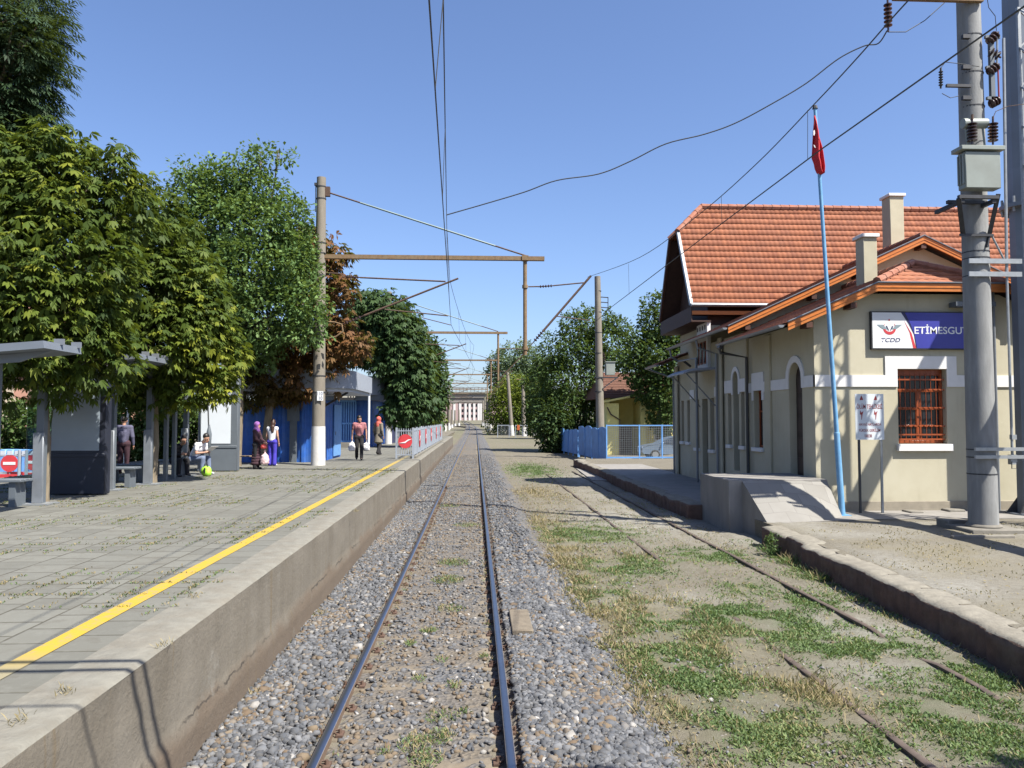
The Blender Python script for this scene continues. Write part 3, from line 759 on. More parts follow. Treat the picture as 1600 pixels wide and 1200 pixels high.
# ------------------------------------------------------------------ low platform on the right
poly = [(edge_x(y), y) for y in (1, 8, 16.8)]+[(6.27, 20.85), (5.8, 20.9), (5.8, 46), (60, 46), (60, 1)]
m = MB(); m.prism([(x+(0.3 if i < 6 else 0), y, ZG-.2) for i, (x, y) in enumerate(poly)], (0, 0, ZR-ZG+.2))
low = m.build('low_platform', 'dirt', None); tag(low, kind='structure')
def kerb(y0, y1):
    V = []; F = []; ysn = list(np.arange(y0, y1, .09)); nrow = 11
    for y in ysn:
        bid = math.floor(y/.95+.3*math.sin(math.floor(y/.95))); fr = (y/.95) % 1
        hsh = random.Random(int(y/.95)).uniform(-.05, .05); notch = .035 if fr < .08 else 0
        x = edge_x(y)+hsh*.7+notch; zt = ZR+.015+hsh*.5
        br_ = max(0, nz(7, y, .55, 4)-.25)*.5          # broken corners
        for k in range(nrow):
            t_ = k/(nrow-1)
            if k <= 6: q = k/6; px, pz = x, (ZG-.15)+(zt-.03-br_*.4-ZG+.15)*q
            else: q = (k-6)/4; px, pz = x+.02+br_*.6+.42*q, zt-(.0 if k > 7 else .012)-br_*.25*(1-q)
            n_ = nz(y, pz*1.0, 3.2, 2)*.03+nz(y, pz+px, 9, 3)*.018
            V.append((px+n_*(1 if k <= 7 else .3), y, pz+(n_*.5 if k > 5 else 0)-(notch*.6 if k > 5 else 0)))
    for i in range(len(ysn)-1):
        for k in range(nrow-1): a = i*nrow+k; F.append((a, a+1, a+nrow+1, a+nrow))
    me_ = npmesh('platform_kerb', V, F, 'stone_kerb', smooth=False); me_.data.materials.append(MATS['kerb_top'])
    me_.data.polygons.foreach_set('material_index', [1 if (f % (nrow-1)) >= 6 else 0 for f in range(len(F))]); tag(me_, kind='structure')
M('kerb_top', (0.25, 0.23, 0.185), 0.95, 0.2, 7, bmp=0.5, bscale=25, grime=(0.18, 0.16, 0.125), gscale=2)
kerb(1.0, 16.75); kerb(20.9, 45.5)
# dusty weed-grown surface of the low platform
V = []; F = []; gs = []; ds = []; gx = [0.4, .55, .8, 1.1, 1.5, 2, 2.6, 3.2, 4, 5, 6.5, 8, 11, 16, 30, 54]; gy = list(np.arange(1, 17.3, .2))
for y in gy:
    for dx in gx:
        x = edge_x(y)+dx; V.append((x, y, ZR+.012+.02*nz(x, y, 1.5, 7)+.01*nz(x, y, 5, 3)-(.02 if dx < .5 else 0)))
        gs.append(min(1, max(0, .12+1.1*nz(x, y, .55, 41)+.6*nz(x, y, 2.3, 5)))); ds.append(min(1, max(0, .45+max(0, .5-abs(dx-.9)*.8)+.8*nz(x, y, .8, 9))))
k = len(gx); F = [(j*k+i, j*k+i+1, (j+1)*k+i+1, (j+1)*k+i) for j in range(len(gy)-1) for i in range(k-1)]
lo = npmesh('dusty_ground', V, F, 'dirt', smooth=True); attr(lo.data, 'straw', gs); attr(lo.data, 'dust', ds); attr(lo.data, 'grass', [0.0]*len(V)); tag(lo, kind='structure')
ke = MB(); ke.box(5.79, 6.3, 20.82, 20.93, ZG-.15, ZR+.012); tag(ke.build('kerb_end', 'stone_kerb', None, bevel=.02), kind='structure')
ap = MB(); ap.prism([(6.9, 17.1, ZR+.004), (9.4, 17.7, ZR+.004), (30, 17.3, ZR+.004), (30, 19.68, ZR+.004), (6.9, 19.68, ZR+.004)], (0, 0, .012))
tag(ap.build('pavement', 'dock_concrete', None), kind='structure')
ap = MB(); ap.prism([(6.1, 21.3, ZR+.004), (8.7, 21.3, ZR+.004), (8.7, 40, ZR+.004), (6.1, 40, ZR+.004)], (0, 0, .012))
tag(ap.build('station_pavement', 'dock_concrete', None), kind='structure')
# pale concrete patch by the blue fence
q = [at_z(900, 733, ZG+.02), at_z(948, 745, ZG+.02), at_z(958, 752, ZG+.02), at_z(925, 752, ZG+.02)]
ap = MB(); ap.prism([(p.x, p.y, ZG+.02) for p in q], (0, 0, .05)); tag(ap.build('concrete_patch', 'dock_concrete', None), kind='structure')

# ------------------------------------------------------------------ loading dock with ramp
dock = thing('loading_dock', (7.4, 19.0, ZR), 'concrete loading dock with a paved ramp at the station corner', 'loading dock')
m = MB(); m.prism([(6.19, 18.9, -.3), (8.66, 18.9, -.3), (8.66, 21.3, -.3), (6.19, 21.3, -.3)], (0, 0, 1.13+.3)); m.build('dock_block', 'dock_concrete', dock, bevel=.012)
def ramp_paving_mat():
    mm, nt, bs, out = newmat('ramp_paving'); v = coords(nt)
    br = nt.nodes.new('ShaderNodeTexBrick'); nt.links.new(v, br.inputs[0]); br.inputs['Scale'].default_value = 1
    br.inputs['Brick Width'].default_value = .55; br.inputs['Row Height'].default_value = .33; br.inputs['Mortar Size'].default_value = .008
    br.inputs['Color1'].default_value = (.165, .158, .142, 1); br.inputs['Color2'].default_value = (.20, .192, .174, 1); br.inputs['Mortar'].default_value = (.14, .132, .12, 1)
    nt.links.new(mixc(nt, ramp(nt, noise(nt, v, 2, 5), [(.45, 0.), (.7, .5)]), br.outputs[0], (.20, .188, .168)), bs.inputs['Base Color']); bs.inputs['Roughness'].default_value = .9
ramp_paving_mat()
top = [(6.52, 18.93, 1.128), (7.3, 18.93, 1.128), (8.0, 18.93, 1.128), (8.64, 18.93, 1.128), (8.66, 19.6, 1.128)]
bot = [(6.62, 17.55, .26), (7.2, 17.45, .27), (8.0, 17.75, .275), (8.75, 18.35, .28), (8.95, 19.3, .28)]
m = MB(); k = 5
vs = [Vector(t).lerp(Vector(b), f/6.0) for f in range(7) for t, b in zip(top, bot)]
fs = [(f*k+i, f*k+i+1, (f+1)*k+i+1, (f+1)*k+i) for f in range(6) for i in range(k-1)]
m.add(vs, fs); m.build('ramp_surface', 'ramp_paving', dock, smooth=True)
m = MB(); side = [vs[f*k] for f in range(7)]
m.prism([Vector((p.x-.0, p.y, p.z-.002)) for p in side]+[Vector((6.62, 17.55, -.3)), Vector((6.52, 18.89, -.3))], (.08, 0, 0)); m.build('ramp_wall', 'dock_concrete', dock, smooth=False)
dock.location.y -= 0.3
# ------------------------------------------------------------------ people
def remesh(name, mb, mat, parent, vox=.012, smooth_it=3):
    me = bpy.data.meshes.new(name); me.from_pydata([tuple(v) for v in mb.v], [], mb.f)
    o = bpy.data.objects.new(name, me); COL.objects.link(o)
    r = o.modifiers.new('r', 'REMESH'); r.mode = 'VOXEL'; r.voxel_size = vox
    s = o.modifiers.new('s', 'SMOOTH'); s.iterations = smooth_it; s.factor = .5
    me2 = eval_mesh(o); bpy.data.objects.remove(o); me2.materials.clear(); me2.materials.append(MATS[mat])
    me2.polygons.foreach_set('use_smooth', [True]*len(me2.polygons)); me2.name = name
    return link(name, me2, parent)
def person(label, pos, heading, h, shirt, trousers, pose='stand', hair=('short', 'hair_black'), sleeves='short', coat=None, scarf=None, shoes='shoe', head_turn=0.0, feminine=False, arms=None, group=None):
    k = h/1.75; pos = Vector(pos)
    t = thing('person', pos, label, 'person', group)
    ch, sh = math.cos(heading), math.sin(heading)
    def W(p): x, y, z = p; return pos+Vector(((x*ch-y*sh)*k, (x*sh+y*ch)*k, z*k))      # local y = forward
    sw = .17 if feminine else .195; hw = .095
    J = dict(hipL=(-hw, 0, .92), hipR=(hw, 0, .92), kneeL=(-hw, .02, .50), kneeR=(hw, .02, .50), ankL=(-hw, 0, .09), ankR=(hw, 0, .09), waist=(0, 0, 1.05), chest=(0, .01, 1.28), shL=(-sw, 0, 1.42), shR=(sw, 0, 1.42), elL=(-sw-.06, -.02, 1.13), elR=(sw+.06, -.02, 1.13), wrL=(-sw-.07, .05, .88), wrR=(sw+.07, .05, .88), neck=(0, .01, 1.48), head=(0, .03, 1.63))
    if pose == 'walk': J.update(kneeL=(-hw, .12, .51), ankL=(-hw, .20, .10), kneeR=(hw, .02, .50), ankR=(hw, -.16, .12))
    if pose == 'sit':
        J = {a: (b[0], b[1], b[2]-.45) for a, b in J.items()}
        J.update(kneeL=(-hw-.03, .42, .50), kneeR=(hw+.03, .42, .50), ankL=(-hw-.03, .45, .09), ankR=(hw+.03, .38, .09))
        for n_, (dy, dz) in dict(chest=(.14, -.02), shL=(.24, -.06), shR=(.24, -.06), neck=(.30, -.04), head=(.40, -.07)).items(): x, y, z = J[n_]; J[n_] = (x, y+dy, z+dz)
        J.update(elL=(-.24, .26, .66), elR=(.24, .26, .66), wrL=(-.08, .44, .68), wrR=(.08, .44, .68))
    if arms: J.update(arms)
    j = {a: W(b) for a, b in J.items()}
    b = MB()
    def C(a, c, r0, r1): b.caps(a if isinstance(a, Vector) else j[a], c if isinstance(c, Vector) else j[c], r0*k, r1*k, 10)
    C('hipL', 'hipR', .11, .11); C('hipL', 'kneeL', .085, .06); C('hipR', 'kneeR', .085, .06); C('kneeL', 'ankL', .058, .038); C('kneeR', 'ankR', .058, .038)
    C(j['hipL'].lerp(j['hipR'], .5), 'waist', .12, .115); C('waist', 'chest', .115, .13); C('shL', 'shR', .068, .068); C('chest', 'neck', .11, .055); C('shL', 'elL', .052, .042); C('shR', 'elR', .052, .042); C('elL', 'wrL', .041, .028); C('elR', 'wrR', .041, .028); C('neck', 'head', .052, .055)
    fw = W((math.sin(-head_turn)*1, math.cos(head_turn), 0))-pos; fw = Vector((fw.x, fw.y, 0)).normalized(); rt_ = Vector((fw.y, -fw.x, 0)); H_ = j['head']; dwn = Vector((0, 0, -1))
    if pose == 'sit': fw = (fw+Vector((0, 0, -.5))).normalized(); dwn = (Vector((0, 0, -1))-fw*(.45)).normalized()
    b.ball(H_+Vector((0, 0, .02*k)), .098*k, 12, 8, (.86, 1.0, 1.18)); b.caps(H_+fw*.035*k+dwn*.06*k, H_+fw*.055*k+dwn*.095*k, .062*k, .04*k, 8)
    b.caps(H_+fw*.09*k+dwn*.0*k, H_+fw*.112*k+dwn*.03*k, .012*k, .016*k, 6)
    for s in (-1, 1): b.ball(H_+rt_*s*.085*k+dwn*.01*k-fw*.005*k, .022*k, 6, 5, (.6, 1, 1.4))
    for s, w_, e_ in ((-1, 'wrL', 'elL'), (1, 'wrR', 'elR')):
        d = (j[w_]-j[e_]).normalized(); lat = (W((s, 0, 0))-pos).normalized(); f_ = lat.cross(d).normalized()
        pc = j[w_]+d*.055*k; b.caps(j[w_]+d*.01*k, pc, .026*k, .034*k, 8)
        for q in range(4):
            off = f_*(-.028+.019*q)*k; ln = (.07, .08, .075, .06)[q]*k; kn = pc+off+d*(.03*k+ln*.5); b.caps(pc+off+d*.02*k, kn, .0095*k, .009*k, 6); b.caps(kn, kn+(d*.8-lat*s*0-lat*.5).normalized()*ln*.55, .009*k, .0078*k, 6)
        b.caps(j[w_]+d*.03*k+f_*.03*k, j[w_]+d*.08*k+f_*.055*k, .012*k, .009*k, 6)
    for a_ in ('ankL', 'ankR'): 
        fo = (W((0, 1, 0))-pos).normalized(); b.caps(j[a_]+Vector((0, 0, -.03*k)), j[a_]+fo*.12*k+Vector((0, 0, -.055*k)), .04*k, .035*k, 8)
    body = remesh('body', b, 'skin', t, .009*max(.9, k), 2)
    for s in (-1, 1): MB().ball(H_+fw*.083*k+rt_*s*.034*k-dwn*.012*k, .012*k, 6, 5).build('eye', 'eye', t)
    MB().caps(H_+fw*.093*k+dwn*.062*k-rt_*.022*k, H_+fw*.093*k+dwn*.062*k+rt_*.022*k, .007*k, .007*k, 6).build('mouth', 'danger_red', t)
    # trousers
    if trousers:
        b = MB(); fl_ = 1.5 if feminine else 1.12
        for s in 'LR': b.caps(j['hip'+s], j['knee'+s], .102*k, .078*k, 10); b.caps(j['knee'+s], j['ank'+s]+Vector((0, 0, .0)), .076*k, .058*fl_*k, 10)
        b.caps(j['hipL'], j['hipR'], .122*k, .122*k); b.caps(j['hipL'].lerp(j['hipR'], .5), j['waist'], .128*k, .122*k); remesh('trousers', b, trousers, t, .012)
    # shirt
    b = MB(); b.caps(j['hipL'].lerp(j['hipR'], .5).lerp(j['waist'], .55), j['waist'], .135*k, .132*k); b.caps(j['waist'], j['chest'], .132*k, .148*k); b.caps(j['waist'].lerp(j['hipL'], .25), j['shL'].lerp(j['chest'], .3), .115*k, .09*k); b.caps(j['waist'].lerp(j['hipR'], .25), j['shR'].lerp(j['chest'], .3), .115*k, .09*k); b.caps(j['shL'], j['shR'], .082*k, .082*k); b.caps(j['chest'], j['neck'].lerp(j['chest'], .15), .12*k, .066*k)
    e_ = 1.0 if sleeves == 'long' else (.55 if sleeves == 'short' else .15)
    for s in 'LR':
        b.caps(j['sh'+s], j['sh'+s].lerp(j['el'+s], min(1, e_)), .074*k, .064*k)
        if sleeves == 'long': b.caps(j['el'+s], j['el'+s].lerp(j['wr'+s], .92), .060*k, .046*k)
    remesh('coat' if coat else 'shirt', b, shirt, t, .012)
    if coat:
        b = MB(); top = j['waist']; cz = coat
        for q in range(9):
            f_ = q/8; z = J['waist'][2]*(1-f_)+cz*f_; r = .135+.075*f_; c_ = W((0, .01, z)); b.ball(c_, r*k, 14, 8, (1.02, .95, .5))
        remesh('coat_skirt', b, shirt, t, .014)
    b = MB()
    fo = (W((0, 1, 0))-pos).normalized()
    for a_ in ('ankL', 'ankR'): b.caps(j[a_]+Vector((0, 0, -.045*k)), j[a_]+fo*.15*k+Vector((0, 0, -.055*k)), .047*k, .038*k, 8)
    remesh('shoes', b, shoes, t, .010)
    b = MB(); hk, hm_ = hair
    if scarf:
        b.ball(H_+Vector((0, 0, .03*k))-fw*.018*k, .118*k, 14, 10, (1, 1.02, 1.16)); b.caps(H_-fw*.02*k+Vector((0, 0, -.05*k)), j['neck']+Vector((0, 0, -.03*k))-fw*.01*k, .105*k, .12*k); b.caps(j['neck']-fw*.03*k, j['chest']-fw*.03*k+Vector((0, 0, .06)), .11*k, .12*k); b.caps(j['neck'], j['shL'].lerp(j['neck'], .3), .10*k, .085*k); b.caps(j['neck'], j['shR'].lerp(j['neck'], .3), .10*k, .085*k)
        for q in range(len(b.v)): pass
        o = remesh('headscarf', b, scarf, t, .011)
        # open the scarf over the face
        ctr = H_+fw*.11*k+dwn*.01*k
        for v in o.data.vertices:
            d = Vector(v.co)-ctr
            if d.length < .085*k: v.co = Vector(v.co)-fw*(.085*k-d.length)*.9
    else:
        b.ball(H_+Vector((0, 0, .055*k))-fw*.014*k, .107*k, 14, 10, (.92, 1.02, 1.0))
        if hk == 'long':
            b.caps(H_-fw*.06*k, j['neck']-fw*.07*k-Vector((0, 0, .10*k)), .09*k, .085*k); b.caps(j['neck']-fw*.08*k, j['chest']-fw*.13*k+Vector((0, 0, .02)), .09*k, .05*k)
        remesh('hair', b, hm_, t, .010)
    return t, j, fo
def carrier(name, top, h, w_, mat, label, cat='bag', knot=True):
    t = thing(name, top, label, cat)
    b = MB(); top = Vector(top)
    vs = []; n = 12; prof = [(.02, 0), (.05, -.06), (w_*.42, -h*.32), (w_*.5, -h*.65), (w_*.46, -h*.92), (w_*.2, -h)]
    b.lathe(top, [(r*(1), z) for r, z in prof], n); 
    o = remesh('bag', b, mat, t, .014)
    for v in o.data.vertices: v.co += Vector((.018*mnoise.noise(v.co*14), .018*mnoise.noise(v.co*14+Vector((5, 0, 0))), 0))
    MB().tube([top+Vector((-.02, 0, -.02)), top+Vector((-.025, 0, .05)), top+Vector((.025, 0, .05)), top+Vector((.02, 0, -.02))], .008, 5).build('handle', mat, t)
    return t
TOC = lambda p: math.atan2(-(CAM.x-p.x), (CAM.y-p.y))      # heading that faces the camera (local +y)
def phead(p, off=0): v = Vector((CAM.x-p.x, CAM.y-p.y)); return math.atan2(v.y, v.x)-math.pi/2+off
def spot(px, py): return at_z(px, py, ZP)
def height(px, ptop, p): return at_y(px, ptop, p.y).z-ZP
p = spot(561, 719); hh = height(561, 649, p)
t, j, fo = person('man in pink short-sleeved shirt and dark trousers carrying two white bags', p, phead(p), hh*.985, 'cloth_pink', 'cloth_black', pose='walk', head_turn=.7, arms=dict(elL=(-.27, -.03, 1.14), elR=(.27, -.03, 1.14), wrL=(-.28, .0, .89), wrR=(.28, .0, .89)))
for s, lb in (('wrL', 'white carrier bag in the right hand of the man in pink'), ('wrR', 'white carrier bag in the left hand of the man in pink')):
    carrier('carrier_bag', j[s]+Vector((0, 0, -.13)), .42, .30, 'plastic_white', lb)
p = spot(591, 711); hh = height(592, 651, p)
person('woman in khaki coat and red headscarf behind the man in pink', p, phead(p, 2.5), hh*.985, 'cloth_khaki', 'cloth_black', pose='walk', sleeves='long', coat=.62, scarf='scarf_red', feminine=True)
p = spot(400, 733); hh = height(400, 659, p)
t, j, fo = person('woman in long maroon coat and purple headscarf by the plank bench', p, phead(p, 1.15), hh*.985, 'cloth_maroon', 'cloth_black', sleeves='long', coat=.22, scarf='scarf_purple', feminine=True, arms=dict(elL=(-.20, .10, 1.12), elR=(.20, .10, 1.12), wrL=(-.10, .30, 1.0), wrR=(.10, .30, 1.0)))
q = at_y(414, 706, p.y-.15); carrier('carrier_bag', q, .42, .30, 'plastic_pink', 'pale pink carrier bag held low by the maroon-coated woman')
q = at_y(412, 692, p.y-.1); carrier('handbag', q, .2, .22, 'bag_red', 'small red handbag in front of the maroon-coated woman', 'handbag')
p = spot(425, 728); hh = height(428, 655, p)
person('long-haired woman in white top and bright blue trousers facing away', p, phead(p, 2.6), hh*.985, 'cloth_white', 'cloth_blue', sleeves='none', hair=('long', 'hair_brown'), shoes='shoe_pale', feminine=True, head_turn=.5)
p = spot(514, 712); hh = height(514, 650, p)
person('boy in checked shirt and jeans peeking out beside the tall mast', p, phead(p, -.3), hh*.985, 'cloth_check', 'cloth_denim', hair=('short', 'hair_black'), shoes='shoe_pale')
p = spot(627, 699); hh = height(627, 652, p)
person('person in white cap and pale top beyond the dark kiosk', p, phead(p, 2.8), hh*.98, 'cloth_white', 'cloth_denim', hair=('short', 'plastic_white'), shoes='shoe')
p = spot(192, 740); hh = height(192, 650, p)
person('man in dark purple shirt standing inside the longer shelter', p, phead(p, 2.9), hh*.985, 'cloth_grey', 'cloth_maroon', sleeves='long')
p = spot(303, 741)
t, j, fo = person('man in white shirt and jeans sitting bent over a paper', p, phead(p, .9), 1.72, 'cloth_white', 'cloth_denim', pose='sit', shoes='shoe_pale')
c = (j['wrL']+j['wrR'])/2+fo*.12+Vector((0, 0, .05)); 
m = MB(); rt_ = Vector((fo.y, -fo.x, 0)); m.prism([c-rt_*.16-fo*.02, c+rt_*.16-fo*.02, c+rt_*.17+fo*.17+Vector((0, 0, .13)), c-rt_*.17+fo*.17+Vector((0, 0, .13))], (0, 0, .006)); tag(m.build('newspaper', 'plastic_white', None), 'pale newspaper held by the seated man', 'newspaper')
p = spot(268, 745); person('person in black sitting in the shade of the longer shelter', p+Vector((0, .3, 0)), phead(p, .5), 1.68, 'cloth_black', 'cloth_black', pose='sit', sleeves='long', hair=('short', 'hair_black'))
p = spot(322, 744); g_ = thing('backpack', p, 'lime green bag on the paving at the seated man\'s feet', 'bag')
b = MB(); b.ball(p+Vector((0, 0, .15)), .16, 12, 8, (1, .7, 1.0)); b.ball(p+Vector((.05, -.02, .1)), .12, 10, 6); remesh('bag', b, 'bag_green', g_, .014); MB().tube([p+Vector((-.05, -.05, .28)), p+Vector((-.02, -.06, .36)), p+Vector((.04, -.05, .36)), p+Vector((.07, -.05, .28))], .012, 5).build('handle', 'black_part', g_)
MB().box(p.x-.02, p.x+.02, p.y-.14, p.y-.115, ZP+.1, ZP+.25).build('dark_patch', 'black_part', g_)
# ------------------------------------------------------------------ station building
bld = thing('station_building', (11.9, 24.0, ZR), 'beige station building with orange tiled roofs and a white wall band', 'station')
WX, FY = 8.68, 19.7           # track-side wall plane, front facade plane
def wall_front(mb, y, th, x0, x1, z0, topf, ops):
    """facade in the XZ plane; openings ops = [(x0,x1,z0,z1)], topf(x) piecewise with listed knots"""
    knots = sorted(set([x0, x1]+[k for k in topf[0] if x0 < k < x1]+[o[0] for o in ops]+[o[1] for o in ops]))
    for a, b in zip(knots[:-1], knots[1:]):
        za, zb = topf[1](a), topf[1](b); op = [o for o in ops if o[0] <= a+1e-6 and o[1] >= b-1e-6]
        if op:
            o = op[0]; mb.prism([(a, y, z0), (b, y, z0), (b, y, o[2]), (a, y, o[2])], (0, th, 0)); mb.prism([(a, y, o[3]), (b, y, o[3]), (b, y, zb), (a, y, za)], (0, th, 0))
        else: mb.prism([(a, y, z0), (b, y, z0), (b, y, zb), (a, y, za)], (0, th, 0))
# block 1: low front wing
RX = 11.87; SL = 0.436
def t1(x): return min(6.78-SL*abs(x-RX), 6.02)-0.16
c1 = [RX-(6.78-6.02)/SL, RX, RX+(6.78-6.02)/SL]
WIN = (10.86, 12.15, 1.98, 3.91)
m = MB(); wall_front(m, FY, 0.3, WX, 15.06, -.2, (c1, t1), [WIN])
m.box(14.76, 15.06, FY+.301, 24.5, -.2, 5.2); m.build('wall', 'wall_beige', bld, smooth=False)
# plinth lip on the front
m = MB(); m.box(WX-.02, 15.08, FY-.035, FY-.001, -.2, .52); m.build('plinth', 'plinth', bld, bevel=.008)
# track-side wall with openings (YZ plane), block 1 and 2 and 3
def arch(y0, y1, zs, n=10):
    c = (y0+y1)/2; r = (y1-y0)/2
    return [(c+r*math.cos(math.pi*k/n), zs+r*math.sin(math.pi*k/n)*1.05) for k in range(n+1)]   # from y1 side to y0 side
def wall_side(mb, x, th, y0, y1, z0, z1, ops):
    ys_ = sorted(set([y0, y1]+[o[0] for o in ops]+[o[1] for o in ops]))
    for a, b in zip(ys_[:-1], ys_[1:]):
        op = [o for o in ops if o[0] <= a+1e-6 and o[1] >= b-1e-6]
        if not op: mb.prism([(x, a, z0), (x, b, z0), (x, b, z1), (x, a, z1)], (th, 0, 0)); continue
        o = op[0]
        if o[2] > z0+.01: mb.prism([(x, a, z0), (x, b, z0), (x, b, o[2]), (x, a, o[2])], (th, 0, 0))
        if o[4]:
            ar = arch(a, b, o[3]); mid = len(ar)//2
            L = [(x, p[0], p[1]) for p in ar[mid:]]; Rr = [(x, p[0], p[1]) for p in ar[:mid+1]]
            mb.prism(L+[(x, a, z1), (x, (a+b)/2, z1)], (th, 0, 0)); mb.prism([(x, b, z1)]+Rr+[(x, (a+b)/2, z1)], (th, 0, 0))
        else: mb.prism([(x, a, o[3]), (x, b, o[3]), (x, b, z1), (x, a, z1)], (th, 0, 0))
O1 = [(20.45, 21.30, 1.05, 3.72, True), (23.3, 24.0, 1.75, 3.5, False)]
O2 = [(25.0, 25.35, 1.75, 3.5, False), (25.55, 26.1, .9, 3.95, True), (26.3, 26.65, 1.75, 3.5, False), (28.2, 28.7, 1.5, 3.4, False), (29.0, 29.7, .4, 3.4, False), (30.1, 30.6, 1.5, 3.4, False), (31.4, 31.8, 1.7, 3.4, False), (32.3, 32.7, 1.7, 3.4, False)]
m = MB(); wall_side(m, WX, .3, FY+.301, 24.5, -.2, 5.18, O1); m.build('wall', 'wall_beige', bld, smooth=False)
m = MB(); wall_side(m, WX+.06, .3, 24.51, 33.3, -.2, 5.45, O2); m.build('wall', 'wall_beige', bld, smooth=False)
# pilasters
m = MB()
for (a, b, z) in ((22.55, 22.95, 5.1), (27.0, 27.35, 5.5), (24.42, 24.62, 5.3), (32.95, 33.32, 4.9)): m.box(WX-.07, WX-.002, a, b, -.2, z)
split_build(m, 'pilaster', 'wall_beige', bld, bevel=.01)
# back-filling behind openings
for (lst, xx) in ((O1, WX), (O2, WX+.06)):
    for o in lst:
        a, b, z0, z1, isar = o
        if z0 < 1.2:
            d = MB(); pr = [(xx+.2, a-.05, z0-.3), (xx+.2, b+.05, z0-.3)]+[(xx+.2, p[0], p[1]) for p in (arch(a-.05, b+.05, z1) if isar else [(b+.05, z1+.05), (a-.05, z1+.05)])]
            d.prism(pr, (.05, 0, 0))
            for kz in np.arange(z0+.1, z1-.2, .55): d.box(xx+.17, xx+.2, a+.08, b-.08, kz, kz+.42)
            dd = d.build('door', 'door_dark', bld); h = MB(); h.tube([(xx+.14, a+.12, 2.0), (xx+.10, a+.12, 2.0), (xx+.10, a+.22, 2.0)], .012, 6); h.build('handle', 'galvanised', dd)
        else:
            f = MB(); x1 = xx+.16
            for (ya, yb, za, zb) in ((a, b, z0, z0+.07), (a, b, z1-.07, z1), (a, a+.06, z0+.07, z1-.07), (b-.06, b, z0+.07, z1-.07), (a+.06, b-.06, z0+(z1-z0)*.62, z0+(z1-z0)*.62+.05)): f.box(x1, x1+.06, ya, yb, za, zb)
            fo = f.build('window', 'window_wood', bld); g = MB(); g.box(x1+.03, x1+.04, a+.05, b-.05, z0+.06, z1-.06); g.build('pane', 'window_glass', fo)
            s = MB(); s.box(xx-.09, xx+.05, a-.08, b+.08, z0-.12, z0-.002); s.build('sill', 'white_trim', fo, bevel=.008)
# white band, side: pieces between openings + raised hoods
t = .035
class BandMB(MB): pass
m = BandMB()
def bandside(y0, y1, x, z0=3.45, z1=3.75): m.box(x-t, x-.001, y0, y1, z0, z1)
bandside(FY-t, 20.27, WX); bandside(21.48, 23.12, WX); bandside(24.12, 24.40, WX)
m.box(WX-t, WX-.001, 23.121, 24.119, 3.50, 4.05); m.box(WX-t, WX-.001, 23.121, 23.29, 3.2, 3.499); m.box(WX-t, WX-.001, 24.01, 24.119, 3.2, 3.499)
def hood(y0, y1, zs, x, w, zlow):
    o = arch(y0-w, y1+w, zs); i = arch(y0+.001, y1-.001, zs)
    for k in range(len(o)-1):
        m.prism([(x-t, o[k][0], o[k][1]), (x-t, o[k+1][0], o[k+1][1]), (x-t, i[k+1][0], i[k+1][1]), (x-t, i[k][0], i[k][1])], (t-.001, 0, 0))
    m.box(x-t, x-.001, y0-w, y0-.001, zlow, zs-.001); m.box(x-t, x-.001, y1+.001, y1+w, zlow, zs-.001)
hood(20.45, 21.30, 3.72, WX, .17, 3.45)
hood(25.55, 26.1, 3.95, WX+.06, .14, 3.45); bandside(24.63, 25.40, WX+.06, 3.52, 3.95); bandside(26.25, 26.95, WX+.06, 3.52, 3.95)
bandside(27.4, 28.1, WX+.06, 3.45, 3.8); bandside(30.7, 31.3, WX+.06, 3.45, 3.8)
# front band
m.box(WX-t, 10.53, FY-t, FY-.001, 3.45, 3.75); m.box(12.42, 15.06+t, FY-t, FY-.001, 3.45, 3.75)
m.box(10.531, 12.419, FY-t, FY-.001, 3.915, 4.24); m.box(10.531, 10.85, FY-t, FY-.001, 3.45, 3.914); m.box(12.16, 12.419, FY-t, FY-.001, 3.45, 3.914)
split_touch(m, 'wall_band', 'white_trim', bld)
# front window
x0, x1, z0, z1 = WIN; yw = FY+.17
f = MB()
for b in ((x0, x1, z0, z0+.09), (x0, x1, z1-.16, z1), (x0, x0+.09, z0+.09, z1-.16), (x1-.09, x1, z0+.09, z1-.16), ((x0+x1)/2-.06, (x0+x1)/2+.06, z0+.09, 3.32), (x0+.09, x1-.09, 3.32, 3.40),
          (x0+.09, (x0+x1)/2-.06, 2.86, 2.91), ((x0+x1)/2+.06, x1-.09, 2.86, 2.91), (x0+.09, (x0+x1)/2-.06, 2.42, 2.47), ((x0+x1)/2+.06, x1-.09, 2.42, 2.47)): f.box(b[0], b[1], yw, yw+.07, b[2], b[3])
fo = f.build('window', 'window_wood', bld, bevel=.006)
g = MB(); g.box(x0+.05, x1-.05, yw+.03, yw+.04, z0+.05, z1-.1); g.build('pane', 'window_glass', fo)
g = MB(); 
for k in range(9): xx = x0+.1+(x1-x0-.2)*k/8; g.cyl((xx, yw-.10, z0+.06), (xx, yw-.10, z1-.1), .009, n=6)
for z in (2.2, 2.42, 2.89, 3.36, 3.62, z0+.1): g.box(x0+.02, x1-.02, yw-.115, yw-.109, z, z+.04)
for z in (2.42, 2.89, 3.36):
    for k in range(8): xx = x0+.1+(x1-x0-.2)*(k+.5)/8; g.lathe((xx, yw-.125, z+.02), [(.022, -.02), (.03, 0), (.022, .02)], 6, (0, 0, 1))
g.build('window_grille', 'window_wood', fo)
s = MB(); s.box(x0-.06, x1+.1, FY-.10, FY+.16, z0-.18, z0-.002); s.build('sill', 'white_trim', fo, bevel=.01)
g = MB()
for xx, zz, ww, hh in ((x0+.25, z0+.16, .13, .13), (x0+.42, z0+.16, .1, .12), (x0+.85, z0+.16, .12, .14), (x0+.83, z0+.38, .16, .12), (x0+1.08, z0+.16, .09, .1)): g.box(xx, xx+ww, yw+.1, yw+.2, zz, zz+hh)
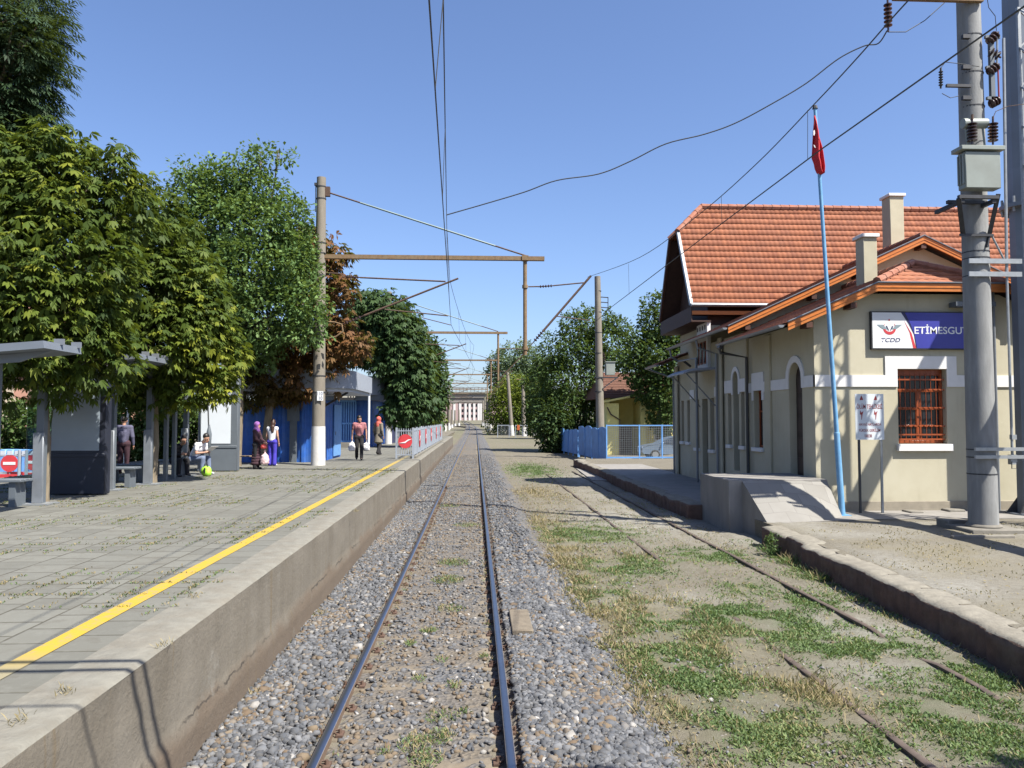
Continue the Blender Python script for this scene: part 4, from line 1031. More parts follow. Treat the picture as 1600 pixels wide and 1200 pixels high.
g.build('window_box', 'panel_white', fo)

# ---- tiled roofs: real stepped tile courses
def tiles(origin, udir, vdir, vlen, ulo, uhi, row=0.30, tw=0.22, parent=bld, name='roof', thick=.05):
    O, U, Vd = Vector(origin), Vector(udir).normalized(), Vector(vdir).normalized(); Nn = U.cross(Vd).normalized()
    if Nn.z < 0: Nn = -Nn
    nrow = max(1, int(round(vlen/row))); rh = vlen/nrow
    V = []; F = []; T = []
    for r in range(nrow):
        va, vb = r*rh, (r+1)*rh+0.02
        ua, ub = min(ulo(va), ulo(min(vb, vlen))), max(uhi(va), uhi(min(vb, vlen)))
        ua, ub = ulo(va+rh*.5), uhi(va+rh*.5)
        if ub-ua < .05: continue
        n = max(2, int((ub-ua)/(tw/4))); base = len(V); off = (r % 2)*.5*0
        for k in range(n+1):
            u = ua+(ub-ua)*k/n
            tn = random.Random(int(math.floor((u+50)/tw))*971+r*13).random()
            wv = 0.009*math.sin(2*math.pi*u/tw)
            un = 0.008*nz(u, r*rh, .7, 3)
            for (v, h) in ((va, 0.0), (va, 0.036+wv+un), (vb, 0.012+wv*.9+un)):
                V.append(O+U*u+Vd*v+Nn*h); T.append(tn)
        for k in range(n):
            a = base+k*3; F.append((a, a+3, a+4, a+1)); F.append((a+1, a+4, a+5, a+2))
    o = npmesh(name, V, F, 'roof_tile', parent, tint=T)
    return o
def ridge(a, b, r=.11, parent=bld):
    a, b = Vector(a), Vector(b); n = max(2, int((b-a).length/.36)); mb = MB()
    for k in range(n):
        p, q = a.lerp(b, k/n), a.lerp(b, (k+1.12)/n); mb.tube([p, q], [r, r*.86], 8)
    return mb.build('ridge_tile', 'ridge_tile', parent)
# roof 1
RZ = 6.80; EX1 = 7.72; EZ1 = RZ-SL*(RX-EX1); yv = 19.32
CL = RX-(RZ-6.06)/SL; CR = 2*RX-CL; hyp = math.hypot(1, SL)
rlen = (RX-EX1)*hyp; clen = (CL-EX1)*hyp; yap = 20.6
def lo1(v): return yv if v < clen else yv+(yap-yv)*(v-clen)/(rlen-clen)
tiles((EX1, 0, EZ1), (0, 1, 0), (1, 0, SL), rlen, lo1, lambda v: 24.55)
tiles((2*RX-EX1, 0, EZ1), (0, 1, 0), (-1, 0, SL), rlen, lo1, lambda v: 24.55)
hl = math.hypot(yap-yv, RZ-6.06)
tiles((0, yv, 6.06), (1, 0, 0), (0, yap-yv, RZ-6.06), hl, lambda v: CL+(RX-CL)*v/hl, lambda v: CR-(CR-RX)*v/hl)
ridge((CL, yv, 6.12), (RX, yap, RZ+.06)); ridge((CR, yv, 6.12), (RX, yap, RZ+.06)); ridge((RX, yap, RZ+.07), (RX, 24.5, RZ+.07))
# roof 1 deck (timber underside) and barge boards
m = MB()
for s in (1, -1):
    def X(x): return RX+s*(x-RX)
    m.prism([(X(EX1), yv, EZ1-.012), (X(CL), yv, 6.06-.012), (X(CL), yv, 6.06-.05), (X(EX1), yv, EZ1-.05)], (0, 24.5-yv, 0))
    m.prism([(X(CL), yap, 6.06-.012), (X(RX), yap, RZ-.012), (X(RX), yap, RZ-.05), (X(CL), yap, 6.06-.05)], (0, 24.5-yap, 0))
m.build('roof_deck', 'soffit', bld, smooth=False)
m = MB(); m.prism([(CL, yv, 6.03), (CR, yv, 6.03), (RX, yap, RZ-.03)], (0, 0.0, -.03)); m.build('roof_deck', 'soffit', bld, smooth=False)
def barge(path, y, h=.2, th=.05, name='barge_board', mat='varnished_wood', dz=0.0):
    mb = MB()
    for (xa, za), (xb, zb) in zip(path[:-1], path[1:]):
        mb.prism([(xa, y, za+dz), (xb, y, zb+dz), (xb, y, zb+dz-h), (xa, y, za+dz-h)], (0, th, 0))
        mb.prism([(xa, y-.015, za+dz-h*.48), (xb, y-.015, zb+dz-h*.48), (xb, y-.015, zb+dz-h*.55), (xa, y-.015, za+dz-h*.55)], (0, .012, 0))
    return mb.build(name, mat, bld, smooth=False)
p1 = [(EX1+.12, EZ1-.0+.12*SL), (CL, 6.06), (CR, 6.06), (2*RX-EX1, EZ1)]
barge(p1, yv-.051)
barge([(a, b+.045) for a, b in p1], yv-.075, .035, .07, 'verge_trim', 'gutter')
# purlin ends
m = MB()
for x in (8.4, 9.55, 14.2):
    z = RZ-SL*abs(x-RX)-.22; m.box(x-.08, x+.08, yv-.03, FY-.001, z-.14, z)
split_build(m, 'purlin', 'dark_wood', bld)
def gutter(y0, y1, x, z, s=-1, r=.075):
    mb = MB(); n = 8; vs = []; 
    for yy_ in (y0, y1):
        for k in range(n+1): a = math.pi*k/n; vs.append((x+r*math.cos(a), yy_, z-r*math.sin(a)))
        for k in range(n, -1, -1): a = math.pi*k/n; vs.append((x+r*.86*math.cos(a), yy_, z-r*.86*math.sin(a)))
    q = 2*(n+1); fs = [(k, (k+1) % q, (k+1) % q+q, k+q) for k in range(q)]+[tuple(range(q)), tuple(range(2*q-1, q-1, -1))]
    mb.add(vs, fs); mb.prism([(x-r*.9, y0, z), (x+r*.9, y0, z), (x+r*.6, y0, z-r*.7), (x, y0, z-r), (x-r*.6, y0, z-r*.7)], (0, .01, 0))
    return mb.build('gutter', 'gutter', bld)
gutter(yv-.06, 24.35, EX1-.06, EZ1-.01)
def pipe(path, r=.045, mat='gutter'): return MB().tube(path, r, 8).build('downpipe', mat, bld)
pipe([(EX1-.06, 24.2, EZ1-.08), (EX1-.02, 24.2, EZ1-.28), (WX-.13, 24.25, EZ1-.42), (WX-.13, 24.25, .3)], .05, 'gutter_dark')
m = MB(); m.cyl((EX1-.06, 23.98, EZ1-.12), (EX1-.06, 24.3, EZ1-.12), .07, .05, 8); m.build('gutter_outlet', 'gutter_dark', bld)
# block 2: wide gable behind
Y2 = 24.5; RX2 = 14.3; EX2 = 7.86; SL2 = .46; RZ2 = 8.46; EZ2 = RZ2-SL2*(RX2-EX2)
yv2 = 24.1
m = MB(); m.prism([(WX+.06, Y2, -.2), (20, Y2, -.2), (20, Y2, RZ2-SL2*(20-RX2)-.2), (RX2, Y2, RZ2-.2), (WX+.06, Y2, RZ2-SL2*(RX2-WX)-.2)], (0, .3, 0)); m.build('wall', 'wall_beige', bld, smooth=False)
h2 = math.hypot(1, SL2); l2 = (RX2-EX2)*h2
tiles((EX2, 0, EZ2), (0, 1, 0), (1, 0, SL2), l2, lambda v: yv2, lambda v: 31.2 if v < 1.0 else 28.8)
tiles((2*RX2-EX2, 0, EZ2), (0, 1, 0), (-1, 0, SL2), l2, lambda v: yv2, lambda v: 28.8, tw=.3)
ridge((RX2, yv2, RZ2+.06), (RX2, 30, RZ2+.06))
m = MB()
for s in (1, -1):
    def X(x): return RX2+s*(x-RX2)
    m.prism([(X(EX2), yv2, EZ2-.012), (X(RX2), yv2, RZ2-.012), (X(RX2), yv2, RZ2-.06), (X(EX2), yv2, EZ2-.06)], (0, 28.8-yv2, 0))
m.prism([(EX2, 28.801, EZ2-.012), (EX2+.9, 28.801, EZ2+.9*SL2-.012), (EX2+.9, 28.801, EZ2+.9*SL2-.06), (EX2, 28.801, EZ2-.06)], (0, 31.2-28.801, 0))
m.build('roof_deck', 'soffit', bld, smooth=False)
p2 = [(EX2+.05, EZ2+.05*SL2), (RX2, RZ2), (2*RX2-EX2, EZ2)]
barge(p2, yv2-.051, .21); barge([(a, b+.05) for a, b in p2], yv2-.075, .04, .07, 'verge_trim', 'gutter')
m = MB()
for x in (8.55, 10.7, 12.2, 14.3, 16.3):
    z = RZ2-SL2*abs(x-RX2)-.24; m.box(x-.08, x+.08, yv2-.02, Y2-.001, z-.14, z)
split_build(m, 'purlin', 'dark_wood', bld)
gutter(yv2-.07, 31.2, EX2-.06, EZ2-.01)
pipe([(EX2-.06, 27.2, EZ2-.08), (EX2, 27.2, EZ2-.35), (WX-.14, 27.25, EZ2-.55), (WX-.14, 27.25, .3)])
pipe([(EX2-.06, 30.9, EZ2-.08), (EX2, 30.9, EZ2-.35), (EX2+.3, 30.9, EZ2-.55), (EX2+.35, 28.6, EZ2-.6), (EX2+.35, 28.6, .3)], .045)
m = MB(); m.cyl((EX2+.5, 31.0, EZ2-.5), (WX, 31.0, EZ2-.75), .05, .05, 8); m.build('gutter_outlet', 'gutter_dark', bld)
# block 3: steep cross roof
YE, YR, YB, EZ3, RZ3, CZ3 = 28.4, 30.85, 33.3, 6.87, 11.2, 10.02
XV = 7.98; XH = 9.14; s3 = (RZ3-EZ3)/(YR-YE); l3 = math.hypot(RZ3-EZ3, YR-YE); cl3 = l3*(CZ3-EZ3)/(RZ3-EZ3); yc = YE+(CZ3-EZ3)/s3
lo3 = lambda v: XV if v < cl3 else XV+(XH-XV)*(v-cl3)/(l3-cl3)
tiles((0, YE, EZ3), (1, 0, 0), (0, YR-YE, RZ3-EZ3), l3, lo3, lambda v: 24.0, row=.29, tw=.19)
tiles((0, YB, EZ3), (1, 0, 0), (0, YR-YB, RZ3-EZ3), l3, lo3, lambda v: 24.0, row=.29, tw=.4)
hl3 = math.hypot(XH-XV, RZ3-CZ3)
tiles((XV, 0, CZ3), (0, 1, 0), (XH-XV, 0, RZ3-CZ3), hl3, lambda v: yc+(YR-yc)*v/hl3, lambda v: (2*YR-yc)-(YR-yc)*v/hl3)
ridge((XH, YR, RZ3+.05), (24, YR, RZ3+.05), .13); ridge((XV, yc, CZ3+.04), (XH, YR, RZ3+.05), .12); ridge((XV, 2*YR-yc, CZ3+.04), (XH, YR, RZ3+.05), .12)
m = MB()
for (ya, yb) in ((YE, YR), (YB, YR)):
    cz = CZ3; ycc = yc if ya == YE else 2*YR-yc
    m.prism([(XV, ya, EZ3-.02), (XV, ycc, cz-.02), (XV, ycc, cz-.10), (XV, ya+(.06 if ya == YE else -.06), EZ3-.08)], (16, 0, 0))
m.build('roof_deck', 'soffit', bld, smooth=False)
# block 3 wall (gable end towards the tracks), fascia, verge board
m = MB(); m.box(WX+.07, 14, YE+.5, YB-.5, 5.0, EZ3-.701); m.build('wall', 'wall_beige', bld, smooth=False)
m = MB(); m.prism([(WX+.07, YE+.5, EZ3-.7), (WX+.07, YB-.5, EZ3-.7), (WX+.07, YB-.5, EZ3+.4), (WX+.07, 2*YR-yc, CZ3-.3), (WX+.07, yc, CZ3-.3), (WX+.07, YE+.5, EZ3+.4)], (12, 0, 0)); m.build('gable_cladding', 'soffit', bld, smooth=False)
m = MB(); m.box(WX+.07, 14, YE+.49, YE+.499, 5.0, 6.1); m.build('wall', 'wall_beige', bld, smooth=False)
m = MB()
m.prism([(XV-.03, YE-.03, EZ3+.03), (XV-.03, yc-.02, CZ3+.06), (XV-.03, yc+.13, CZ3+.04), (XV-.03, YE+.15, EZ3-.02)], (.10, 0, 0)); m.build('verge_board', 'gutter', bld, smooth=False)
m = MB(); yb2 = 2*YR-yc
m.prism([(XV-.03, YB+.03, EZ3+.03), (XV-.03, yb2+.02, CZ3+.06), (XV-.03, yb2-.13, CZ3+.04), (XV-.03, YB-.15, EZ3-.02)], (.10, 0, 0)); m.build('verge_board', 'dark_wood', bld, smooth=False)
m = MB(); m.tube([(XV-.02, YE-.07, EZ3-.01), (12.5, YE-.07, EZ3-.01)], .075, 8); m.build('gutter', 'gutter', bld)
m = MB(); m.box(XV+.05, 12.5, YE+.02, YE+.07, EZ3-.36, EZ3-.22); m.build('fascia', 'varnished_wood', bld)
m = MB(); m.box(XV+.05, 12.5, YE+.071, YE+.5, EZ3-.35, EZ3-.30); m.box(XV+.03, WX+.069, YE+.08, YB-.05, EZ3-.62, EZ3-.57); m.prism([(XV+.03, YE+.08, EZ3-.57), (XV+.03, YB-.05, EZ3-.57), (XV+.03, YB-.05, EZ3-.05), (XV+.03, YE+.08, EZ3-.05)], (.03, 0, 0)); m.build('soffit', 'soffit', bld, smooth=False)
# upper storey: white bay with pierced bracket and narrow windows
m = MB(); m.box(WX-.06, WX+.069, 28.55, 29.9, 4.45, 6.3); m.build('bay_wall', 'white_trim', bld)
for k in range(3):
    y = 28.72+k*.42; f = MB(); f.box(WX-.09, WX-.061, y, y+.26, 4.7, 5.55); fo = f.build('window', 'window_wood', bld); g = MB(); g.box(WX-.10, WX-.091, y+.04, y+.22, 4.75, 5.5); g.build('pane', 'window_glass', fo)
m = MB()
for k in range(4): y = 28.66+k*.32; m.box(WX-.075, WX-.061, y, y+.12, 5.75, 5.88); m.box(WX-.075, WX-.061, y+.1, y+.2, 6.0, 6.16)
m.build('bracket_ornament', 'door_dark', bld)
# entrance canopy
m = MB(); m.prism([(7.42, 27.5, 4.30), (7.7, 27.5, 4.43), (WX-.08, 27.5, 4.5), (WX-.08, 27.5, 4.42), (7.7, 27.5, 4.35), (7.42, 27.5, 4.24)], (0, 2.3, 0)); cn = m.build('canopy', 'fascia_grey', bld)
m = MB(); m.cyl((7.55, 27.7, 4.3), (WX-.05, 27.7, 3.1), .025, n=6); m.cyl((7.55, 29.6, 4.3), (WX-.05, 29.6, 3.1), .025, n=6); m.build('strut', 'gutter', cn)
# far wing roof
m = MB(); m.prism([(7.5, 31.6, 4.87), (9.2, 31.6, 5.52), (9.2, 31.6, 5.46), (7.5, 31.6, 4.80)], (0, 2.0, 0)); m.build('roof_deck', 'dark_wood', bld, smooth=False)
tiles((7.5, 0, 4.885), (0, 1, 0), (1, 0, .38), 1.8, lambda v: 31.55, lambda v: 33.6)
gutter(31.55, 33.6, 7.45, 4.86)
m = MB(); m.box(WX+.36, 9.6, 33.0, 33.3, -.2, 5.3); m.build('wall', 'wall_beige', bld, smooth=False)
pipe([(7.5, 33.5, 4.8), (WX-.1, 33.36, 4.4), (WX-.1, 33.36, .3)], .04)
# chimneys
DYB = -0.42   # the whole station is set this far towards the camera once built
def chimney(px0, px1, ptop, pbot, Y):
    a = at_y(px0, ptop, Y+DYB); b = at_y(px1, pbot, Y+DYB); w_ = b.x-a.x; mb = MB()
    mb.box(a.x+.03, b.x-.03, Y, Y+w_, b.z-.4, a.z-.1); o = mb.build('chimney', 'chimney', bld, bevel=.01)
    mb = MB(); mb.box(a.x-.03, b.x+.03, Y-.06, Y+w_+.06, a.z-.1, a.z); mb.build('chimney_cap', 'white_trim', o, bevel=.01)
chimney(1347, 1373, 365, 437, 21.6); chimney(1389, 1415, 302, 392, 26.6)
# thin service conduit on the front wall
m = MB(); a = at_y(1551, 455, FY-.06+DYB); m.cyl((a.x, FY-.06, ZR), (a.x, FY-.06, a.z), .04, n=8); m.build('downpipe', 'gutter', bld)
# eave lamp bracket
m = MB(); m.box(12.25, 13.3, FY-.35, FY-.05, 5.5, 5.62); m.bar((12.3, FY-.2, 5.55), (13.0, FY-.2, 5.78), .25, .06); m.build('floodlight', 'panel_grey', bld)
bld.location.y += DYB

# ------------------------------------------------------------------ signs on and before the facade
sg = thing('station_sign', (11.5, FY, 4.9), 'wide white and blue station name board above the barred window', 'sign')
sx0, sx1, sz0, sz1 = 10.18, 12.92, 4.44, 5.36; ys0 = FY-.10
m = MB(); m.box(sx0-.03, sx1+.03, ys0, FY-.001, sz0-.03, sz1+.03); m.build('sign_box', 'dark_metal', sg)
def flat(name, pts_, mat, parent, y): return MB().prism([(x, y, z) for x, z in pts_], (0, .002, 0)).build(name, mat, parent, smooth=False)
H = sz1-sz0; W_ = 1513.0
def sp_(px, py):   # sign face coordinates read from the photo's sign crop
    return (sx0+(px-105)/1135.0*(at_y(1513, 520, ys0+DYB).x-sx0), sz1-(py-68)/(482.0-68)*H)
flat('white_field', [(sx0, sz0), sp_(612, 482), sp_(590, 330), sp_(545, 200), sp_(445, 68), (sx0, sz1)], 'sign_white', sg, ys0-.004)
flat('blue_field', [sp_(625, 482), (sx1, sz0), (sx1, sz1), sp_(490, 68), sp_(555, 200), sp_(600, 330)], 'sign_blue', sg, ys0-.004)
flat('red_stripe', [sp_(580, 482), sp_(615, 482), sp_(565, 310), sp_(480, 165), sp_(540, 300)], 'sign_red', sg, ys0-.007)
flat('dark_stripe', [sp_(445, 68), sp_(475, 68), sp_(545, 190), sp_(590, 320), sp_(530, 200)], 'sign_navy', sg, ys0-.007)
a = sp_(600, 315); b = sp_(1240, 315); text('lettering', 'ETİMESGUT', (a[0], ys0-.006, a[1]), H*.27, 'sign_white', sg, width=b[0]-a[0], bold=.012)
a = sp_(205, 412); b = sp_(428, 412); text('lettering', 'TCDD', (a[0], ys0-.008, a[1]), H*.115, 'sign_navy', sg, width=b[0]-a[0], shear=.25, bold=.01)
em = []
c = sp_(305, 250); r = .17; n = 16
o_ = [(c[0]+r*math.cos(t), c[1]+r*math.sin(t)) for t in np.linspace(R(150), R(390), n)]; i_ = [(c[0]+r*.80*math.cos(t), c[1]+.05+r*.84*math.sin(t)) for t in np.linspace(R(390), R(150), n)]
flat('red_crescent', o_+i_, 'sign_red', sg, ys0-.008)
star = [(sp_(303, 155)[0]+(.035 if k % 2 == 0 else .015)*math.sin(math.pi*k/5), sp_(303, 155)[1]+(.035 if k % 2 == 0 else .015)*math.cos(math.pi*k/5)) for k in range(10)]
flat('red_star', star, 'sign_red', sg, ys0-.008)
for s in (-1, 1):
    q = [(c[0]+s*x, c[1]+z) for x, z in ((.04, -.02), (.16, -.03), (.24, .02), (.33, .09), (.16, .085), (.10, .0), (.06, .05))]
    flat('wing', q, 'emblem_grey', sg, ys0-.010)
    q = [(c[0]+s*x, c[1]+z) for x, z in ((.015, -.06), (.03, -.06), (.10, .05), (.07, .06))]
    flat('wing', q, 'sign_navy', sg, ys0-.012)
sg.location.y += DYB
YD = 18.75
dg = thing('danger_sign', (9.7, YD, ZR), 'small white danger board with red lettering on two thin posts', 'sign')
a = at_y(1335.5, 615.5, YD); b = at_y(1381.5, 687, YD); dx0, dx1, dz1, dz0 = a.x, b.x, a.z, b.z
m = MB(); m.box(dx0, dx1, YD-.012, YD, dz0, dz1); m.build('board', 'panel_white', dg)
for px in (1343, 1377.5):
    x = at_y(px, 700, YD).x; m = MB(); m.box(x-.025, x+.025, YD+.001, YD+.045, ZR, dz1-.02); m.build('post', 'gutter_dark' if px < 1350 else 'galvanised', dg)
DW, DH = dx1-dx0, dz1-dz0
def dpt(px, py): return (dx0+(px-205)/(745-205.)*DW, dz1-(py-185)/(1045-185.)*DH)
for body, px, py, hh, wd in (('ÖLÜM TEHLİKESİ', 475, 465, .13, .90), ('HAVAİ HATLARDA', 480, 782, .075, .78), ('YÜKSEK GERİLİM', 465, 895, .08, .76), ('VARDIR', 440, 1003, .07, .27)):
    q = dpt(px, py); text('lettering', body, (q[0], YD-.015, q[1]), DH*hh, 'danger_red', dg, width=DW*wd, align='CENTER', bold=.01)
for px in (325, 592):
    q = dpt(px, 300); k = DW/540.
    flat('red_arrow', [(q[0]-35*k, q[1]), (q[0]+35*k, q[1]), (q[0], q[1]+88*k)], 'danger_red', dg, YD-.015)
    q = dpt(px, 670); flat('lightning_mark', [(q[0], q[1]), (q[0]-8*k, q[1]), (q[0]-8*k, q[1]+95*k), (q[0]-35*k, q[1]+95*k), (q[0]-25*k, q[1]+175*k), (q[0]-5*k, q[1]+130*k), (q[0]+35*k, q[1]+165*k), (q[0]+15*k, q[1]+100*k)], 'danger_red', dg, YD-.015)

# ------------------------------------------------------------------ flagpole
ft = at_y(1273.5, 170, 18.4); fb = Vector((at_y(1316, 806, 18.4).x, 18.4, ZR))
fp = thing('flagpole', fb, 'slim pale blue flagpole leaning left before the station', 'flagpole')
mid = fb.lerp(ft, .2)
m = MB(); m.tube([fb, mid, mid+Vector((0, 0, .01)), ft], [.075, .07, .055, .04], 10); m.build('pole', 'flagpole_blue', fp)
m = MB(); m.cyl(ft, ft+Vector((0, 0, .08)), .07, .05, 8); m.build('finial', 'dark_metal', fp)
m = MB(); m.box(fb.x-.16, fb.x+.16, fb.y-.16, fb.y+.16, ZR, ZR+.03); m.build('base_plate', 'flagpole_blue', fp)
fl = thing('flag', at_y(1273, 185, 18.33), 'red flag hanging limp at the top of the flagpole', 'flag')
outl = [(1272, 181), (1271, 205), (1270.5, 228), (1270.5, 249), (1274, 254), (1277, 266), (1281, 271), (1286, 273), (1287, 262), (1286, 248), (1285, 232), (1281, 212), (1276, 190)]
pv = [at_y(px, py, 18.30) for px, py in outl]
V = []; F = []
rows = [181, 190, 198, 206, 214, 222, 230, 238, 246, 254, 262, 268, 272]
Lx = lambda y: np.interp(y, [181, 205, 228, 249, 254, 266, 273], [1272, 1271, 1270.5, 1270.5, 1274, 1277, 1283]); Rx_ = lambda y: np.interp(y, [181, 190, 212, 232, 248, 262, 273], [1273, 1276, 1281, 1285, 1286, 1287, 1286])
nc = 14
for y in rows:
    for k in range(nc+1):
        t_ = k/nc; q = at_y(Lx(y)+(Rx_(y)-Lx(y))*t_, y, 18.33); V.append((q.x, q.y+.10*math.sin(t_*9+y*.03)*min(1, (y-178)/30), q.z))
for i in range(len(rows)-1):
    for k in range(nc): a = i*(nc+1)+k; F.append((a, a+1, a+nc+2, a+nc+1))
cl = npmesh('cloth', V, F, 'flag_red', fl, smooth=True); sm = cl.modifiers.new('t', 'SOLIDIFY'); sm.thickness = .012
def patchp(pl_): 
    return MB().prism([at_y(px, py, 18.22) for px, py in pl_], (0, .006, 0)).build('white_emblem', 'flag_white', fl)
patchp([(1271, 204), (1273, 203), (1273.6, 208), (1272.5, 212), (1271, 211)]); patchp([(1271.2, 226), (1273, 227), (1274.6, 231), (1272.8, 230)])
# ------------------------------------------------------------------ overhead line masts
def insulator(p0, p1, name, parent, r=.055, n=5, mat='insulator_brown'):
    p0, p1 = Vector(p0), Vector(p1); d = (p1-p0); L = d.length; d.normalize(); prof = [(.02, 0)]
    for k in range(n):
        z = L*(.12+.76*k/n); h = L*.76/n; prof += [(.022, z), (r, z+h*.25), (r, z+h*.45), (.022, z+h*.6)]
    prof += [(.02, L)]
    mb = MB(); mb.lathe(p0, prof, 10, d); return mb.build(name, mat, parent)
def mast(Y, x, label, detail=True, plate=False, drop=None, siding=True, beam_x=2.2, base=ZP, top=11.55):
    b = base
    t = thing('catenary_mast', (x, Y, b), label, 'mast', 'catenary masts along the platform')
    m = MB(); m.tube([(x, Y, b+1.42), (x, Y, top)], [.235, .165], 20); m.build('pole', 'pole_concrete', t)
    m = MB(); m.tube([(x, Y, b-.3), (x, Y, b+1.415)], [.265, .245], 20); m.build('painted_base', 'white_paint', t)
    bm_z = 8.6
    m = MB(); m.box(x+.1, beam_x, Y-.10, Y+.08, bm_z-.075, bm_z+.075); m.build('beam', 'rust_steel', t)
    if detail:
        m = MB()
        for z in (11.2, 10.75, 9.1, 8.72, 8.3, 7.9, 6.55, 6.25, 5.8, 3.6, 4.2): 
            r = .17+(.235-.165)*(top-z)/(top-b-1.4); m.tube([(x, Y, z-.02), (x, Y, z+.02)], r+.008, 18)
        split_build(m, 'band', 'dark_metal', t)
        m = MB(); m.tube([(x-.19, Y-.06, top-.3), (x-.19, Y-.06, top-1.3)], .018, 6); m.box(x-.24, x-.15, Y-.1, Y, top-.32, top-.22); m.build('earth_wire_clip', 'dark_metal', t)
    # tie rod
    p0 = Vector((x+.25, Y, 11.0)); p1 = Vector((beam_x-.65, Y, bm_z+.1)); d = (p1-p0)
    m = MB(); m.cyl(p0+d*.16, p0+d*.84, .035, n=6); m.build('tie_rod', 'glass_fibre', t)
    m = MB(); m.cyl(p0, p0+d*.165, .03, n=6); m.cyl(p0+d*.835, p1, .03, n=6); m.box(x+.1, x+.32, Y-.08, Y+.08, 10.85, 11.2); split_touch(m, 'tie_fitting', 'dark_rust', t)
    # cantilever for the main track
    ax, az = -1.07, 7.72
    hd = az
    q0 = Vector((x+.9, Y, 7.86)); q1 = Vector((ax-.05, Y, az))
    m = MB(); m.tube([(x+.15, Y, 8.0), (x+.75, Y, 7.98), (x+.85, Y, 7.86), (x+.75, Y, 7.80)], .022, 6); m.cyl(q0+Vector((.55, 0, -.02)), q1, .03, n=8); m.build('top_tube', 'dark_rust', t)
    insulator(q0, q0+Vector((.6, 0, -.02)), 'insulator', t)
    bz = 6.02
    m = MB(); m.tube([(x+.15, Y, 5.55), (x+.6, Y, 5.65), (x+.85, Y, 5.85), (x+.8, Y, 6.1), (x+.55, Y, 6.18), (x+.15, Y, 6.2)], .03, 6); m.build('bracket', 'rust_steel', t)
    d0 = Vector((x+.85, Y, 6.12)); d1 = Vector((ax+.42, Y, 7.84)); dd = (d1-d0)
    m = MB(); m.cyl(d0+dd*.18, d1, .036, n=8); m.build('cantilever_tube', 'dark_rust', t)
    insulator(d0, d0+dd*.18, 'insulator', t, .06)
    e0 = d0+dd*.36
    m = MB(); m.cyl((e0.x, Y, e0.z-.08), (-1.02, Y, 6.44), .024, n=6); m.tube([(-1.95, Y, 6.5), (-1.95, Y, 6.36), (-.92, Y, 6.10)], .016, 6); m.build('registration_arm', 'dark_rust', t)
    if siding and drop:
        dx = drop
        m = MB(); m.tube([(dx, Y, 8.6), (dx, Y, 5.0)], .075, 10)
        for z in (7.55, 5.25): m.tube([(dx, Y, z-.06), (dx, Y, z+.06)], .11, 10)
        m.box(dx-.12, dx+.12, Y-.14, Y+.12, 8.52, 8.70); m.build('drop_tube', 'rust_steel', t)
        a0 = Vector((dx+.12, Y, 7.55)); a1 = Vector((4.05, Y, 7.72))
        m = MB(); m.cyl(a0, a0+Vector((.4, 0, .01)), .025, n=6); m.cyl(a0+Vector((.95, 0, .05)), a1, .026, n=6); m.build('top_tube', 'dark_rust', t)
        insulator(a0+Vector((.35, 0, .0)), a0+Vector((1.0, 0, .05)), 'insulator', t)
        b0 = Vector((dx+.2, Y, 5.35)); b1 = Vector((4.3, Y, 7.98)); db = b1-b0
        m = MB(); m.cyl(b0, b0+db*.06, .02, n=6); m.cyl(b0+db*.2, b1, .042, n=8); m.cyl(b0+db*.42, (4.25, Y, 6.3), .02, n=6); m.build('cantilever_tube', 'dark_rust', t)
        insulator(b0+db*.05, b0+db*.22, 'insulator', t, .075, 4)
    elif drop:
        m = MB(); m.tube([(drop, Y, 8.6), (drop, Y, 5.3)], .07, 8); m.build('drop_tube', 'rust_steel', t)
        m = MB(); m.cyl((drop, Y, 7.5), (drop+2.0, Y, 7.5), .03, n=6); m.cyl((drop+.1, Y, 5.4), (drop+2.2, Y, 7.6), .035, n=6); m.build('cantilever_tube', 'dark_rust', t)
    if plate:
        m = MB(); px0 = at_y(495.5, 611, Y-.27); px1 = at_y(505, 626, Y-.27); m.box(px0.x, px1.x, Y-.275, Y-.265, px1.z, px0.z); po = m.build('number_plate', 'sign_white', t)
        hh = (px0.z-px1.z); text('lettering', '110', (px0.x+.02, Y-.277, px0.z-hh*.45), hh*.36, 'sign_navy', po, width=(px1.x-px0.x)*.8); text('lettering', '10', (px0.x+.08, Y-.277, px0.z-hh*.92), hh*.36, 'sign_navy', po, width=(px1.x-px0.x)*.5)
    return t
MX = at_z(497, 727, ZP).x; MY = at_z(497, 727, ZP).y
mast(MY, MX, 'tall concrete catenary mast with white painted base, nearest on the platform', True, True, drop=1.83, beam_x=2.55)
ord_ = ['second catenary mast behind the dark green chestnut', 'third catenary mast with its rusty beam over the picket fence', 'fourth catenary mast standing past the platform end', 'fifth catenary mast, small before the road bridge', 'sixth catenary mast, tiny in front of the road bridge', 'farthest catenary mast, next to the road bridge']
for k in range(1, 7):
    Y = MY+24.5*k; mast(Y, -5.95+bend(Y), ord_[k-1], k < 3, False, drop=1.55 if k < 4 else None, siding=False, beam_x=2.2, base=ZP if k < 3 else rise(Y), top=11.4+rise(Y)*0)

